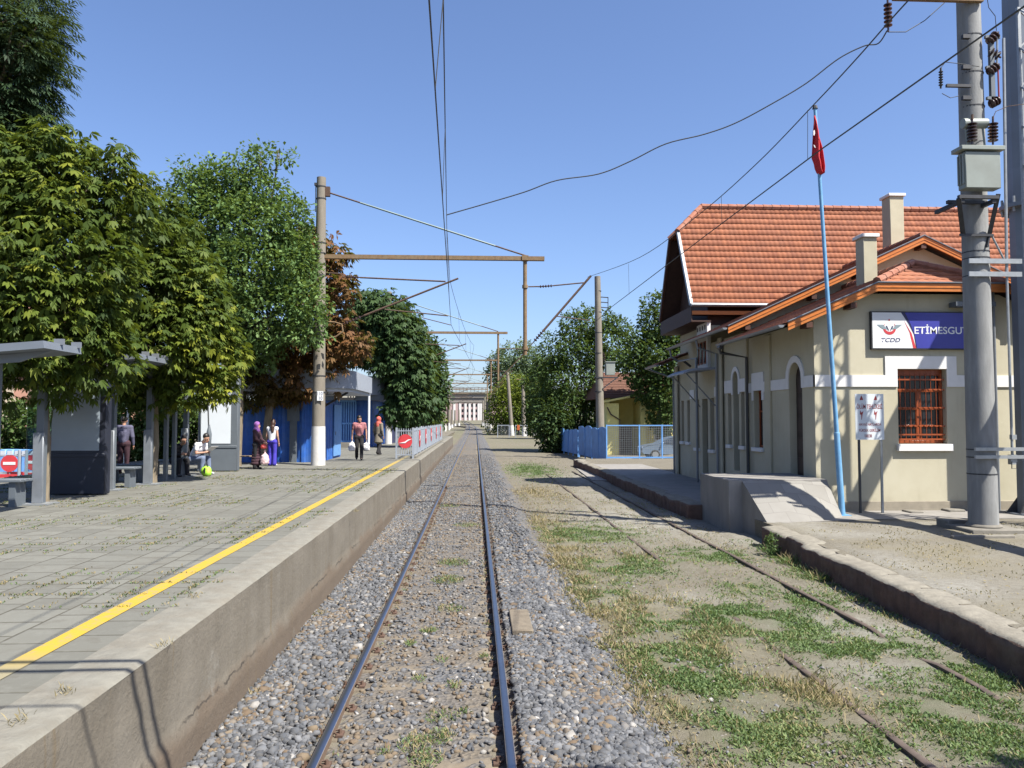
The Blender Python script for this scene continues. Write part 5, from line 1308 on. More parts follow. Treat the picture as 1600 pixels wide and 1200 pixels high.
# ------------------------------------------------------------------ wires
def smooth(P_, n=6):
    out_ = []
    for i in range(len(P_)-1):
        p0, p1, p2_, p3 = P_[max(0, i-1)], P_[i], P_[i+1], P_[min(len(P_)-1, i+2)]
        for k in range(n):
            t_ = k/n; out_.append(.5*((2*p1)+(p2_-p0)*t_+(2*p0-5*p1+4*p2_-p3)*t_*t_+(3*p1-p0-3*p2_+p3)*t_**3))
    return out_+[P_[-1]]
def wire(name, pts_, r, label, mat='copper_wire', n=5, group=None):
    return tag(MB().tube(pts_, r, n).build(name, mat, None), label, 'wire', group)
def cat(pts_, z_f):  # dense polyline in y
    return [(x, y, z) for x, y, z in pts_]
stag = lambda k: (-.91 if k % 2 == 0 else -.05)
cw = [(-.24, -3, 6.08)]; mw = []
for y in np.arange(-2, 235, 2.0):
    k = (y-MY)/24.5; k0 = math.floor(k); f = k-k0
    if y < MY: x = np.interp(y, [-2, MY], [-.20, -.91]); zm = 2.6+np.interp(y, [-2, 6, 9, 12, 16, 18.5, 22, MY], [4.45, 4.42, 4.5, 4.62, 4.85, 4.98, 5.08, 5.12])
    else: x = stag(k0)*(1-f)+stag(k0+1)*f+bend(y); zm = 7.72-.45*4*f*(1-f)
    cw.append((x, y, 6.08)); mw.append((x-.05+.13*min(1, max(0, (20-y)/12)), y, zm))
wire('contact_wire', cw, .0085, 'dark contact wire strung straight over the main line')
wire('messenger_wire', mw, .0085, 'sagging messenger wire carried above the main line contact wire')
for y in (9, 13.5, 18.5, 23, 34, 40, 46, 58, 64, 70):
    i = int((y+2)//2); dr = MB(); dr.cyl((cw[i+1][0], cw[i+1][1], 6.08), (mw[i][0], mw[i][1], mw[i][2]), .005, n=4); tag(dr.build('dropper_wire', 'copper_wire', None), 'thin vertical dropper between the two main line wires', 'wire', 'droppers of the main line')
sm_ = [at_y(1600, -185, 5.4)]+[at_y(px, py, Y) for px, py, Y in ((1420, 0, 7.5), (1340, 90, 8.7), (1275, 160, 10.2), (1180, 258, 12.8), (1090, 337, 16.2), (1000, 402, 21.0), (918, 433, MY))]
wire('messenger_wire', smooth(sm_), .0085, 'sagging upper wire rising to the right over the siding')
sc_ = [at_y(px, py, Y) for px, py, Y in ((1700, -70, 5.6), (1600, 10, 6.46), (1285, 232, 9.85), (1100, 370, 14.6), (955, 480, 23.7))]+[Vector((4.3, MY, 6.1)), Vector((4.0, 52, 6.1))]
wire('contact_wire', sc_, .0095, 'dark lower wire slanting across the flagpole over the siding')
for (pa, pb, Y) in (((1262, 172), (1262, 249), 10.2), ((1127, 306), (1128, 349), 13.8), ((982, 412), (983, 460), 21.8)): dr = MB(); dr.cyl(at_y(pa[0], pa[1], Y), at_y(pb[0], pb[1], Y), .004, n=4); tag(dr.build('dropper_wire', 'copper_wire', None), 'faint vertical dropper between the two siding wires', 'wire', 'droppers of the siding')
PX, PY = at_z(1537, 830, ZR).x, at_z(1537, 830, ZR).y
jp = [at_y(px, py, Y) for px, py, Y in ((703, 323, 18.5), (760, 318, 18.4), (820, 300, 18.3), (870, 282, 18.2), (935, 272, 18.1), (985, 252, 18.0), (1040, 225, 17.8), (1100, 210, 17.6), (1150, 192, 17.4), (1210, 160, 17.1), (1260, 130, 16.9), (1310, 92, 16.7), (1350, 72, 16.5), (1372, 68, 16.3), (1386, 48, PY))]
jp[0] = Vector((np.interp(18.5, [q[1] for q in mw], [q[0] for q in mw]), 18.5, np.interp(18.5, [q[1] for q in mw], [q[2] for q in mw])))
wire('jumper_cable', smooth(jp), .015, 'wavy jumper cable hanging from the main line wire to the right pole', 'cable')

# ------------------------------------------------------------------ right hand concrete pole with transformer
def zpy(px, py, Y): return at_y(px, py, Y).z
pole = thing('transformer_pole', (PX, PY, ZR), 'thick grey concrete pole with a transformer, in front of the station window', 'pole')
tx = at_y(1511, 0, PY).x
PXt = PX-.02
m = MB(); m.tube([(PX, PY, ZR), (PX-.01, PY, 12.4)], [.285, .225], 24); m.build('pole', 'pole_concrete_grey', pole)
m = MB(); m.box(PX-.55, PX+.55, PY-.5, PY+.5, ZR-.2, ZR+.1); m.tube([(PX, PY, ZR+.1), (PX, PY, ZR+.16)], [.36, .33], 16); m.build('footing', 'concrete', pole, bevel=.02)
m = MB()
for py in (60, 118, 170, 405, 432, 702, 714, 740, 395): z = zpy(1525, py, PY); m.tube([(PX, PY, z-.012), (PX, PY, z+.012)], .225+.06*(12.6-z)/12.1+.006, 20)
split_build(m, 'band', 'dark_metal', pole)
a = at_y(1386, 7, PY); z = a.z
m = MB(); m.box(a.x-.02, PX+.12, PY-.32, PY-.22, z-.05, z+.05); m.build('arm', 'rust_steel', pole)
ib = at_y(1388, 50, PY-.27); insulator((ib.x, PY-.27, z-.05), ib, 'insulator', pole, .085, 6)
m = MB(); m.tube([ib, at_y(1415, 50, PY-.2), at_y(1445, 32, PY-.1), at_y(1475, 5, PY), at_y(1490, -30, PY)], .010, 5); m.build('tail_cable', 'cable', pole)
# brackets with small arrester on the left
m = MB()
for py in (68, 115, 162): q = at_y(1490, py, PY); m.box(q.x, PX-.2, PY-.33, PY-.25, q.z-.04, q.z+.04)
q = at_y(1466, 142, PY); m.box(q.x, PX-.2, PY-.31, PY-.25, q.z-.04, q.z+.02); split_touch(m, 'bracket', 'dark_metal', pole)
insulator(at_y(1470, 138, PY-.28), at_y(1470, 106, PY-.28), 'arrester', pole, .045, 6, 'dark_metal')
m = MB(); m.tube([at_y(1470, 106, PY-.28), at_y(1477, 97, PY-.28), at_y(1495, 99, PY-.28), at_y(1530, 104, PY-.3)], .008, 5); m.tube([at_y(1472, 146, PY-.28), at_y(1485, 153, PY-.28), at_y(1498, 150, PY-.28)], .008, 5); m.build('jumper', 'cable', pole)
# isolator frame on the right
sw = MB()
q0, q1 = at_y(1535, 70, PY), at_y(1540, 168, PY); sw.box(q0.x-.04, q0.x+.05, PY-.3, PY-.22, q1.z, q0.z)
for py in (68, 115, 162): q = at_y(1540, py, PY); sw.box(PX+.15, q.x+.12, PY-.3, PY-.24, q.z-.03, q.z+.03)
sw.build('isolator_frame', 'panel_grey', pole)
for (pa, pb) in (((1543, 68), (1560, 50)), ((1545, 80), (1564, 90)), ((1543, 115), (1561, 100)), ((1546, 164), (1563, 155))): insulator(at_y(*pa, PY-.28), at_y(*pb, PY-.28), 'insulator', pole, .10, 3)
m = MB(); m.cyl(at_y(1558, 50, PY-.3), at_y(1558, 100, PY-.3), .02, n=6); m.build('blade', 'galvanised', pole)
m = MB(); m.cyl(at_y(1559, 100, PY-.3), at_y(1561, 158, PY-.3), .016, n=6); m.build('blade', 'danger_red', pole)
m = MB(); m.tube([at_y(1542, -5, PY), at_y(1545, 12, PY), at_y(1555, 25, PY), at_y(1557, 48, PY)], .008, 5); m.build('jumper', 'cable', pole)
# transformer
TYc = PY-.62
a = at_y(1508, 236, TYc); b = at_y(1565, 294, TYc)
m = MB(); m.box(a.x, b.x, TYc, TYc+.26, b.z, a.z); tr = m.build('transformer', 'transformer_green', pole, bevel=.015)
c = at_y(1497, 228, TYc); d = at_y(1569, 235, TYc); m = MB(); m.box(c.x+.05, d.x, TYc-.05, TYc+.32, d.z, c.z+.01); m.build('lid', 'transformer_green', tr, bevel=.008)
m = MB()
for k in range(3): m.box(a.x-.03, a.x-.001, TYc+.04+k*.08, TYc+.07+k*.08, b.z+.1, a.z-.05)
split_build(m, 'cooling_fin', 'transformer_green', tr)
p_ = at_y(1504, 193, TYc+.2); q_ = at_y(1541, 193, TYc+.2); m = MB(); m.cyl(p_, q_, .105, n=14); m.cyl((p_.x+.06, p_.y, p_.z-.1), (p_.x+.10, p_.y, c.z), .02, n=6); m.cyl((q_.x-.08, q_.y, q_.z-.1), (q_.x-.04, q_.y, c.z), .02, n=6); m.build('oil_tank', 'transformer_green', tr)
for px in (1519, 1551.5): insulator(at_y(px, 226, TYc+.1), at_y(px, 186, TYc+.1), 'bushing', tr, .10, 6)
m = MB(); m.cyl(at_y(1519, 187, TYc+.1), at_y(1519, 179, TYc+.1), .025, n=6); m.cyl(at_y(1551.5, 187, TYc+.1), at_y(1551.5, 182, TYc+.1), .02, n=6); m.tube([at_y(1552, 183, TYc+.1), at_y(1556, 174, TYc+.1), at_y(1575, 166, TYc+.1), at_y(1620, 160, TYc+.1)], .008, 5); m.build('terminal', 'dark_rust', tr)
# support frame below the transformer
e = at_y(1498, 310, TYc); g_ = at_y(1560, 303, TYc); h_ = at_y(1505, 368, PY-.25); i_ = at_y(1546, 366, PY-.25)
m = MB(); m.box(e.x, g_.x, TYc-.03, TYc+.05, e.z-.0, e.z+.07); m.box(e.x, g_.x, TYc+.35, TYc+.43, e.z-.0, e.z+.07); m.box(e.x+.05, e.x+.13, TYc, PY+.3, e.z-.08, e.z-.002); m.box(g_.x-.13, g_.x-.05, TYc, PY+.3, e.z-.08, e.z-.002)
m.bar(g_, i_, .07, .05); m.bar(e, h_, .09, .05); m.bar((g_.x-.1, PY+.25, e.z), (i_.x-.05, PY+.28, i_.z), .06, .05); m.bar(i_, (PX+.05, PY-.28, i_.z-.28), .05, .04); m.box(h_.x-.1, i_.x+.06, PY-.30, PY-.27, h_.z-.02, h_.z+.03)
m.build('support_frame', 'dark_metal', pole)
m = MB()
for py in (412, 432): q = at_y(1500, py, PY); r_ = at_y(1581, py, PY); m.box(q.x, r_.x, PY-.31, PY-.27, q.z-.05, q.z+.05)
for py in (701, 713): q = at_y(1508, py, PY); r_ = at_y(1585, py, PY); m.box(q.x, r_.x, PY-.34, PY-.29, q.z-.035, q.z+.035)
split_build(m, 'clamp_bar', 'galvanised', pole)
m = MB(); q = at_y(1568, 60, PY-.25); r_ = at_y(1573, 425, PY-.25); s_ = at_y(1582, 718, PY-.25); m.tube([q, r_], .03, 8); m.tube([r_, s_], .026, 8); u_ = at_y(1583, 683, PY-.25); m.cbox(u_, .1, .08, .1); m.cbox(s_, .13, .1, .2); m.cyl(at_y(1549, 367, PY-.25), at_y(1571, 410, PY-.25), .02, n=6); m.build('operating_rod', 'galvanised', pole)
m = MB(); q = at_y(1581, 721, PY-.3); m.tube([q, at_y(1581, 732, PY-.3), at_y(1589, 732, PY-.3), at_y(1589, 722, PY-.3)], .01, 5); m.build('crank_handle', 'dark_metal', pole)
# loose concrete blocks by its foot
for i, (pa, lb) in enumerate((((1482, 808, 1515, 826), 'dark sided concrete block left of the thick pole foot'), ((1424, 798, 1445, 803), 'small concrete block lying against the station wall'), ((1484, 795, 1510, 801), 'small stone lying by the wall left of the thick pole'))):
    a = at_z(pa[0], pa[3], ZR); L = at_z(pa[2], pa[3], ZR).x-a.x; hh = (pa[3]-pa[1])*a.y/FPX*.75
    m = MB(); m.box(a.x, a.x+L, a.y, a.y+.45, ZR-.02, ZR+hh); tag(m.build('concrete_block', 'concrete', None, bevel=.02), lb, 'block', 'loose blocks by the station wall')
m = MB(); a = at_z(1490, 843, ZR); m.box(a.x, a.x+1.25, a.y, a.y+.12, ZR-.02, ZR+.07); tag(m.build('concrete_beam', 'concrete', None, bevel=.015), 'low concrete strip lying in front of the thick pole foot', 'block')

# ------------------------------------------------------------------ tall octagonal steel mast at the right frame edge
HY = 18.4; HX = at_y(1592, 800, HY).x+.40
hm = thing('light_mast', (HX, HY, ZR), 'tall bluish steel mast at the right edge, cut by the frame', 'mast')
zf = zpy(1580, 318, HY-.3)
rb, rf, rt_ = .40, .42, .40
m = MB(); m.tube([(HX, HY, ZR+.05), (HX, HY, zf)], [.37, .36], 10); m.tube([(HX, HY, zf), (HX, HY, 15)], [.41, .37], 10); m.build('shaft', 'steel_grey', hm, smooth=False)
m = MB(); m.tube([(HX, HY, zf-.05), (HX, HY, zf), ], .56, 20); m.tube([(HX, HY, zf+.001), (HX, HY, zf+.05)], .56, 20); m.tube([(HX, HY, ZR), (HX, HY, ZR+.05)], .62, 20); m.build('flange', 'steel_grey', hm)
m = MB()
for k in range(14): an = 2*math.pi*k/14; c_, s_ = math.cos(an), math.sin(an); m.cyl((HX+.49*c_, HY+.49*s_, zf-.16), (HX+.49*c_, HY+.49*s_, zf+.22), .03, n=6)
m.build('bolt', 'galvanised', hm)
m = MB()
for k in range(8): an = 2*math.pi*k/8+.4; c_, s_ = math.cos(an), math.sin(an); m.prism([(HX+.35*c_, HY+.35*s_, ZR+.05), (HX+.6*c_, HY+.6*s_, ZR+.05), (HX+.36*c_, HY+.36*s_, ZR+.42)], (-.03*s_, .03*c_, 0))
split_build(m, 'stiffener', 'dark_metal', hm)
# out of frame, shadowing the facade: leaning prop added for that, and lattice mast
lp = thing('shadow_pole', (9.6, 11.9, ZR), 'unseen leaning pole added to throw a diagonal shadow on the station front', 'pole')
m = MB(); A_ = Vector((9.6, 11.9, ZR)); B_ = Vector((15.4, 17.05, 10.6)); m.tube([A_-(B_-A_)*.02, B_], [.29, .25], 14); m.build('shaft', 'pole_concrete_grey', lp)
m = MB(); m.box(9.2, 10.0, 11.5, 12.3, ZR-.2, ZR+.1); m.build('footing', 'concrete', lp)
lt = thing('lattice_mast', (12.6, 16.3, ZR), 'narrow steel lattice mast to the right of the thick concrete pole', 'mast')
m = MB(); w2 = .25; hgt = 12.0
for sx in (-1, 1):
    for sy in (-1, 1): m.bar((12.6+sx*w2, 16.3+sy*w2, ZR), (12.6+sx*w2, 16.3+sy*w2, hgt), .07, .07)
m.build('chord', 'galvanised', lt)
m = MB(); zz = ZR
while zz < hgt-.8:
    for sy in (-1, 1): m.bar((12.6-w2, 16.3+sy*w2, zz), (12.6+w2, 16.3+sy*w2, zz+.45), .035, .035); m.bar((12.6+w2, 16.3+sy*w2, zz+.45), (12.6-w2, 16.3+sy*w2, zz+.9), .035, .035)
    for sx in (-1, 1): m.bar((12.6+sx*w2, 16.3-w2, zz+.45), (12.6+sx*w2, 16.3+w2, zz+.9), .035, .035)
    zz += .9
m.build('lacing', 'galvanised', lt)

# unseen cable and cross bars added for the shadows they cast over tracks and platform
fc = [(-13, 22, 20.2), (-6, 20.9, 17.9), (-1.3, 20.0, 16.3), (2.5, 19.5, 15.2), (5.85, 18.8, 14.1), (8.4, 17.6, 13.1), (PX-.1, PY, 12.3)]
wire('shadow_cable', smooth([Vector(q) for q in fc]), .13, 'thick unseen cable added above the frame for its shadow across the tracks', 'cable', 6)
cs = thing('shadow_span', (-8.2, 2.6, ZP), 'unseen bars on posts added over the line to cast shadow stripes on the platform', 'span')
m = MB(); m.tube([(-8.2, 3.14, 5.98), (8.2, 3.14, 5.98)], .03, 8); m.build('shadow_bar', 'dark_metal', cs); m = MB(); m.tube([(-8.2, 2.98, 5.92), (8.2, 2.98, 5.92)], .03, 8); m.build('shadow_bar', 'dark_metal', cs); m = MB(); m.tube([(-8.2, 2.35, 5.9), (8.2, 2.35, 5.9)], .014, 6); m.build('shadow_wire', 'dark_metal', cs)
for x, z in ((-8.2, ZP), (8.2, ZR)): m = MB(); m.tube([(x, 2.8, z), (x, 2.8, 7)], .12, 12); m.build('post', 'galvanised', cs)

# ------------------------------------------------------------------ second concrete pole by the blue fence
Q = Vector((at_y(936, 690, 53.0).x, 53.0, 0))
p2_ = thing('transformer_pole', (Q.x, Q.y, 0), 'smaller concrete pole with grey transformer box behind the blue fence', 'pole')
m = MB(); m.tube([(Q.x+.12, Q.y, -.2), (Q.x-.05, Q.y, zpy(930, 432, Q.y))], [.31, .21], 16); m.build('pole', 'pole_concrete', p2_)
m = MB()
for py in (455, 488, 520, 552, 590, 612): z = zpy(930, py, Q.y); m.tube([(Q.x, Q.y, z-.03), (Q.x, Q.y, z+.03)], .21+.012*(12-z), 14)
split_build(m, 'band', 'dark_metal', p2_)
a = at_y(947, 566, Q.y-.3); b = at_y(961, 586, Q.y-.3); m = MB(); m.box(a.x, b.x, Q.y-.3, Q.y+.2, b.z, a.z); tr = m.build('transformer', 'transformer_green', p2_, bevel=.02)
m = MB(); m.box(a.x-.05, b.x+.05, Q.y-.35, Q.y+.25, a.z+.001, a.z+.06); m.build('lid', 'transformer_green', tr)
insulator(at_y(944, 566, Q.y), at_y(943, 550, Q.y), 'bushing', tr, .12, 4)
a = at_y(930, 590, Q.y); m = MB(); m.bar((Q.x-.2, Q.y-.25, a.z), (at_y(965, 590, Q.y).x, Q.y-.25, a.z), .08, .08); m.bar((at_y(963, 591, Q.y).x, Q.y-.25, a.z-.02), at_y(942, 607, Q.y-.25), .07, .07); m.build('support_frame', 'dark_metal', p2_)
m = MB()
for py in (464, 472, 480): q = at_y(937, py, Q.y-.1); r_ = at_y(950, py+1, Q.y-.1); m.bar(q, r_, .05, .06)
q = at_y(950, 464, Q.y-.1); r_ = at_y(950, 483, Q.y-.1); m.bar(q, r_, .05, .05); m.build('isolator_frame', 'dark_metal', p2_)

# ------------------------------------------------------------------ blue sheet fence, mesh fence, yard wall
def fence_line(p0, p1, h, n, label, side):
    t = thing('sheet_fence', p0, label, 'fence'); p0, p1 = Vector(p0), Vector(p1); d = (p1-p0)
    nn = Vector((-d.y, d.x, 0)).normalized()
    for k in range(n):
        a, b = p0.lerp(p1, (k+.03)/n), p0.lerp(p1, (k+.97)/n); hh = h*(1+rnd.uniform(-.06, .05)); lean = nn*rnd.uniform(-.08, .10)
        mb = MB(); q = 10; vs = []
        for i in range(q+1):
            pp = a.lerp(b, i/q)+nn*(.02 if i % 2 else -.02); vs.append(pp+Vector((0, 0, .06))); vs.append(pp+lean+Vector((0, 0, hh+.10*math.sin(math.pi*i/q))))
        mb.add(vs, [(2*i, 2*i+2, 2*i+3, 2*i+1) for i in range(q)]); o = mb.build('panel', 'fence_blue', t, smooth=False, fix=False)
        md = o.modifiers.new('t', 'SOLIDIFY'); md.thickness = .03
    m = MB()
    for k in range(n+1): pp = p0.lerp(p1, k/n); m.box(pp.x-.04, pp.x+.04, pp.y-.04, pp.y+.04, -.2, h+.06)
    split_build(m, 'post', 'fence_blue', t)
    return t
fence_line((8.15, 47.6, 0), (7.6, 56.2, 0), 2.0, 4, 'bright blue corrugated sheet fence beside the siding, nearer run', 1)
fence_line((7.55, 56.4, 0), (6.9, 66.0, 0), 1.8, 5, 'shaded blue sheet fence farther along the siding', 1)
mf = thing('mesh_fence', (8.2, 46.4, 0), 'blue framed wire mesh fence on a low wall before the parked car', 'fence')
fy = 46.4; fz0 = zpy(1000, 716, fy); fz1 = zpy(1000, 664, fy); fx0 = at_y(948, 700, fy).x; fx1 = 13.4
m = MB(); m.box(fx0-.35, fx1, fy-.12, fy+.12, -.2, fz0-.06); m.build('low_wall', 'concrete', mf, bevel=.02)
m = MB(); m.box(fx0, fx1, fy-.03, fy+.03, fz0, fz0+.09); m.box(fx0, fx1, fy-.03, fy+.03, fz1-.06, fz1)
for x in (fx0, fx0+2.0, fx0+3.4, fx1): m.box(x-.035, x+.035, fy-.035, fy+.035, fz0-.06, fz1+.02)
m.build('frame', 'fence_blue', mf)
m = MB()
for x in np.arange(fx0+.1, fx1, .11): m.box(x-.006, x+.006, fy-.006, fy+.006, fz0+.09, fz1-.06)
for z in np.arange(fz0+.15, fz1-.06, .11): m.box(fx0, fx1, fy-.018, fy-.007, z-.006, z+.006)
m.build('mesh', 'galvanised', mf)
yd = MB(); yd.box(8.2, 60, 45.8, 80, -.3, .05); tag(yd.build('yard', 'dirt', None), kind='structure')

# ------------------------------------------------------------------ yellow house
yh = thing('house', (12, 59, 0), 'yellow house with a brown tiled roof behind the mesh fence', 'house')
hx0, hx1, hy0, hy1 = 10.2, 17.5, 58, 66; ez = zpy(960, 621, 57.5)
m = MB(); m.box(hx0, hx1, hy0, hy1, -.2, ez); m.build('wall', 'yellow_wall', yh)
rz = zpy(960, 582, 62)
m = MB(); m.add([(hx0-.6, hy0-.5, ez-.05), (hx1+.5, hy0-.5, ez-.05), (hx1+.5, hy1+.5, ez-.05), (hx0-1.3, hy1+.5, ez-.05), (hx0+.2, 62, rz), (hx1-1.5, 62, rz)], [(0, 1, 5, 4), (1, 2, 5), (2, 3, 4, 5), (3, 0, 4), (0, 3, 2, 1)]); rf = m.build('roof', 'brown_roof', yh, smooth=False)
m = MB(); 
for k in range(16): t_ = k/16; m.bar((hx0-1.3+t_*1.5, hy0-.5+t_*4.5, ez-.02+t_*(rz-ez+.05)), (hx1+.5-t_*2, hy0-.5+t_*4.5, ez-.02+t_*(rz-ez+.05)), .05, .05)
m.build('tile_course', 'brown_roof', rf)
m = MB(); m.prism([(9.2, 55.2, zpy(945, 624, 55.2)-.12), (12.2, 55.2, zpy(945, 624, 55.2)+.45), (12.2, 55.2, zpy(945, 624, 55.2)+.32), (9.2, 55.2, zpy(945, 624, 55.2)-.25)], (0, 2.8, 0)); m.build('porch_roof', 'yellow_wall', yh, smooth=False)
m = MB(); m.box(9.5, 10.4, 55.4, 57.99, -.2, zpy(945, 627, 55.2)-.15); m.box(12.0, 12.4, 55.4, 57.99, -.2, zpy(945, 627, 55.2)); m.build('porch_wall', 'yellow_wall', yh, smooth=False)
m = MB(); m.box(11.0, 11.9, hy0-.03, hy0-.001, 0, 2.1); dd = m.build('door', 'door_dark', yh); m = MB(); m.ball((11.1, hy0-.06, 1.05), .04); m.build('handle', 'galvanised', dd)
for x in (13.6, 15.6): m = MB(); m.box(x, x+1.1, hy0-.04, hy0-.001, 1.0, 2.2); f = m.build('window', 'white_trim', yh); m = MB(); m.box(x+.08, x+1.02, hy0-.05, hy0-.041, 1.08, 2.12); m.build('pane', 'window_glass', f)
m = MB(); m.tube([(9.5, 55.1, 2.6+.9), (9.8, 55.3, 3.0), (10.45, 55.35, 2.6), (10.45, 55.35, .1)], .05, 6); m.build('downpipe', 'dark_rust', yh)

# ------------------------------------------------------------------ parked car behind the mesh fence
cx, cy = at_y(999, 700, 50.0).x, 50.0; car = thing('parked_car', (cx+2.1, cy, .05), 'grey blue saloon car parked behind the wire mesh fence', 'car')
g0 = .05
prof = [(0.0, .55), (.05, .78), (.35, .90), (1.05, 1.0), (1.75, 1.40), (2.2, 1.47), (2.95, 1.44), (3.6, 1.08), (4.15, 1.02), (4.25, .75), (4.22, .42), (3.75, .34), (.45, .34), (.1, .38)]
secs = [(-.82, .93), (-.86, .97), (-.70, 1.0), (.70, 1.0), (.86, .97), (.82, .93)]
vs = []; k = len(prof)
for (yo, s_) in ((-.80, 0), (-.84, 1), (.84, 1), (.80, 0)):
    for (x, z) in prof:
        zz = z; yy_ = yo
        if z > 1.05: yy_ = yo*.78
        vs.append((cx+x+(0.0), cy+yy_, g0+zz-(0 if s_ else .02)))
fs = [(r*k+i, r*k+(i+1) % k, (r+1)*k+(i+1) % k, (r+1)*k+i) for r in range(3) for i in range(k)]+[tuple(range(k)), tuple(range(4*k-1, 3*k-1, -1))]
m = MB(); m.add(vs, fs); body = m.build('body', 'car_paint', car, bevel=.03)
m = MB(); m.prism([(cx+1.25, cy-.80, g0+1.05), (cx+1.82, cy-.70, g0+1.36), (cx+2.2, cy-.69, g0+1.40), (cx+2.2, cy-.81, g0+1.02)], (0, -.012, 0)); m.prism([(cx+2.28, cy-.81, g0+1.02), (cx+2.28, cy-.69, g0+1.40), (cx+2.9, cy-.70, g0+1.38), (cx+3.4, cy-.81, g0+1.06)], (0, -.012, 0)); m.build('side_window', 'car_glass', car, smooth=False)
for wx in (.85, 3.35):
    for s_ in (-1, 1):
        m = MB(); m.cyl((cx+wx, cy+s_*.66, g0+.31), (cx+wx, cy+s_*.87, g0+.31), .31, n=20); wo = m.build('wheel', 'tyre', car, bevel=.03)
        m = MB(); m.cyl((cx+wx, cy+s_*.871, g0+.31), (cx+wx, cy+s_*.885, g0+.31), .2, n=16); m.build('rim', 'galvanised', wo)
for s_ in (-1, 1):
    m = MB(); m.ball((cx+.08, cy+s_*.6, g0+.72), .13, sc=(.5, 1.2, .7)); m.build('headlight', 'panel_white', car)
    m = MB(); m.box(cx+4.2, cx+4.262, cy+s_*.6-.2, cy+s_*.6+.2, g0+.75, g0+.9); m.build('tail_light', 'lamp_red', car)
m = MB(); m.cbox((cx+1.35, cy-.93, g0+1.05), .1, .16, .12); m.build('mirror', 'car_paint', car, bevel=.02)
m = MB(); m.box(cx+2.23, cx+2.25, cy-.852, cy-.842, g0+.45, g0+1.0); m.box(cx+2.05, cx+2.2, cy-.87, cy-.845, g0+.9, g0+.93); m.build('door_seam', 'black_part', car)

# ------------------------------------------------------------------ picket fence on the platform
pf = thing('picket_fence', (-3.3, 33, ZP), 'pale metal picket fence with red discs along the platform edge', 'fence')
y0f, y1f = 33.0, 61.0; fx = -2.66; fh = 1.28
m = MB(); 
for k in range(14): y = y0f+(y1f-y0f)*k/13; m.box(fx-.04, fx+.04, y-.04, y+.04, ZP, ZP+fh+.04)
m.box(fx-.74, fx-.66, y0f-.04, y0f+.04, ZP, ZP+fh+.04)
split_build(m, 'post', 'railing', pf)
m = MB()
for z in (ZP+.16, ZP+fh-.1): m.box(fx-.02, fx+.02, y0f, y1f, z-.02, z+.02); m.box(fx-.7, fx-.021, y0f-.02, y0f+.02, z-.02, z+.02)
m.build('rail', 'railing', pf)
m = MB()
for y in np.arange(y0f+.13, y1f, .17): m.cyl((fx, y, ZP+.12), (fx, y, ZP+fh), .018, n=5)
for x in np.arange(fx-.6, fx, .1): m.cyl((x, y0f, ZP+.12), (x, y0f, ZP+fh), .018, n=5)
m.build('picket', 'railing', pf)
m_ = MB(); m_.cyl((fx-.33, y0f-.045, ZP+.74), (fx-.33, y0f-.03, ZP+.74), .30, n=20); dso = m_.build('red_disc', 'sign_red', pf)
m_ = MB(); m_.prism([(fx-.6, y0f-.06, ZP+.66), (fx-.35, y0f-.06, ZP+.72), (fx-.2, y0f-.06, ZP+.82), (fx-.05, y0f-.06, ZP+.83), (fx-.2, y0f-.06, ZP+.76), (fx-.33, y0f-.06, ZP+.66)], (0, .006, 0)); m_.build('white_stripe', 'sign_white', dso, smooth=False)
for y in (36.5, 41, 46, 52, 58):
    m = MB(); m.cyl((fx+.03, y, ZP+.78), (fx+.045, y, ZP+.78), .40, n=20); dso = m.build('red_disc', 'sign_red', pf)
    m = MB(); m.prism([(fx+.05, y-.36, ZP+.70), (fx+.05, y-.1, ZP+.74), (fx+.05, y+.05, ZP+.88), (fx+.05, y+.35, ZP+.9), (fx+.05, y+.1, ZP+.80), (fx+.05, y-.1, ZP+.66)], (.006, 0, 0)); m.build('white_stripe', 'sign_white', dso, smooth=False)
# fence plinth kerb
m = MB(); m.box(fx-.12, fx+.12, 33.1, 61, ZP+.008, ZP+.09); m.build('kerb', 'coping', pf)
# ------------------------------------------------------------------ platform shelters
def shelter(Y0, Y1, label, post_px, roof_z=3.98, xr=-7.6, xl=-10.6, rx=True):
    t = thing('platform_shelter', (-8.5, Y0, ZP), label, 'shelter')
    m = MB(); th = .13
    # gently tilted slab with folded lip on the track side
    m.prism([(xr, Y0, roof_z), (xr-.02, Y0, roof_z+.12), (xl, Y0, roof_z-.18), (xl, Y0, roof_z-.32)], (0, Y1-Y0, 0)); rf = m.build('roof', 'steel_grey', t, smooth=False)
    m = MB()
    for y in np.arange(Y0+.35, Y1, 1.1): m.prism([(xr-.05, y, roof_z-.005), (xl+.1, y, roof_z-.33), (xl+.1, y, roof_z-.42), (xr-.6, y, roof_z-.2)], (0, .06, 0))
    m.build('roof_rib', 'steel_grey', rf, smooth=False)
    m = MB()
    for y in np.arange(Y0+.5, Y1, .55): m.box(xr-.12, xr+.04, y, y+.04, roof_z+.1, roof_z+.2)
    split_build(m, 'roof_bracket', 'gutter', rf)
    for px, ytop, w_, lower in post_px:
        p = at_z(px, ytop, ZP); Y = p.y; mb = MB(); mb.box(p.x-w_*.35, p.x+w_*.35, Y-.06, Y+.08, ZP, roof_z-.15); mb.build('post', 'panel_grey', t)
        if lower:
            mb = MB(); mb.box(p.x-w_/2, p.x+w_/2, Y-.12, Y-.061, ZP+.03, ZP+1.4); mb.build('post_cover', 'gutter', t, bevel=.01); mb = MB(); mb.box(p.x-.28, p.x+.28, Y-.25, Y+.2, ZP+.003, ZP+.03); mb.build('base_plate', 'galvanised', t)
    return t
pn_, pf_ = at_z(50, 532, 3.87), at_z(136, 552, 3.75)
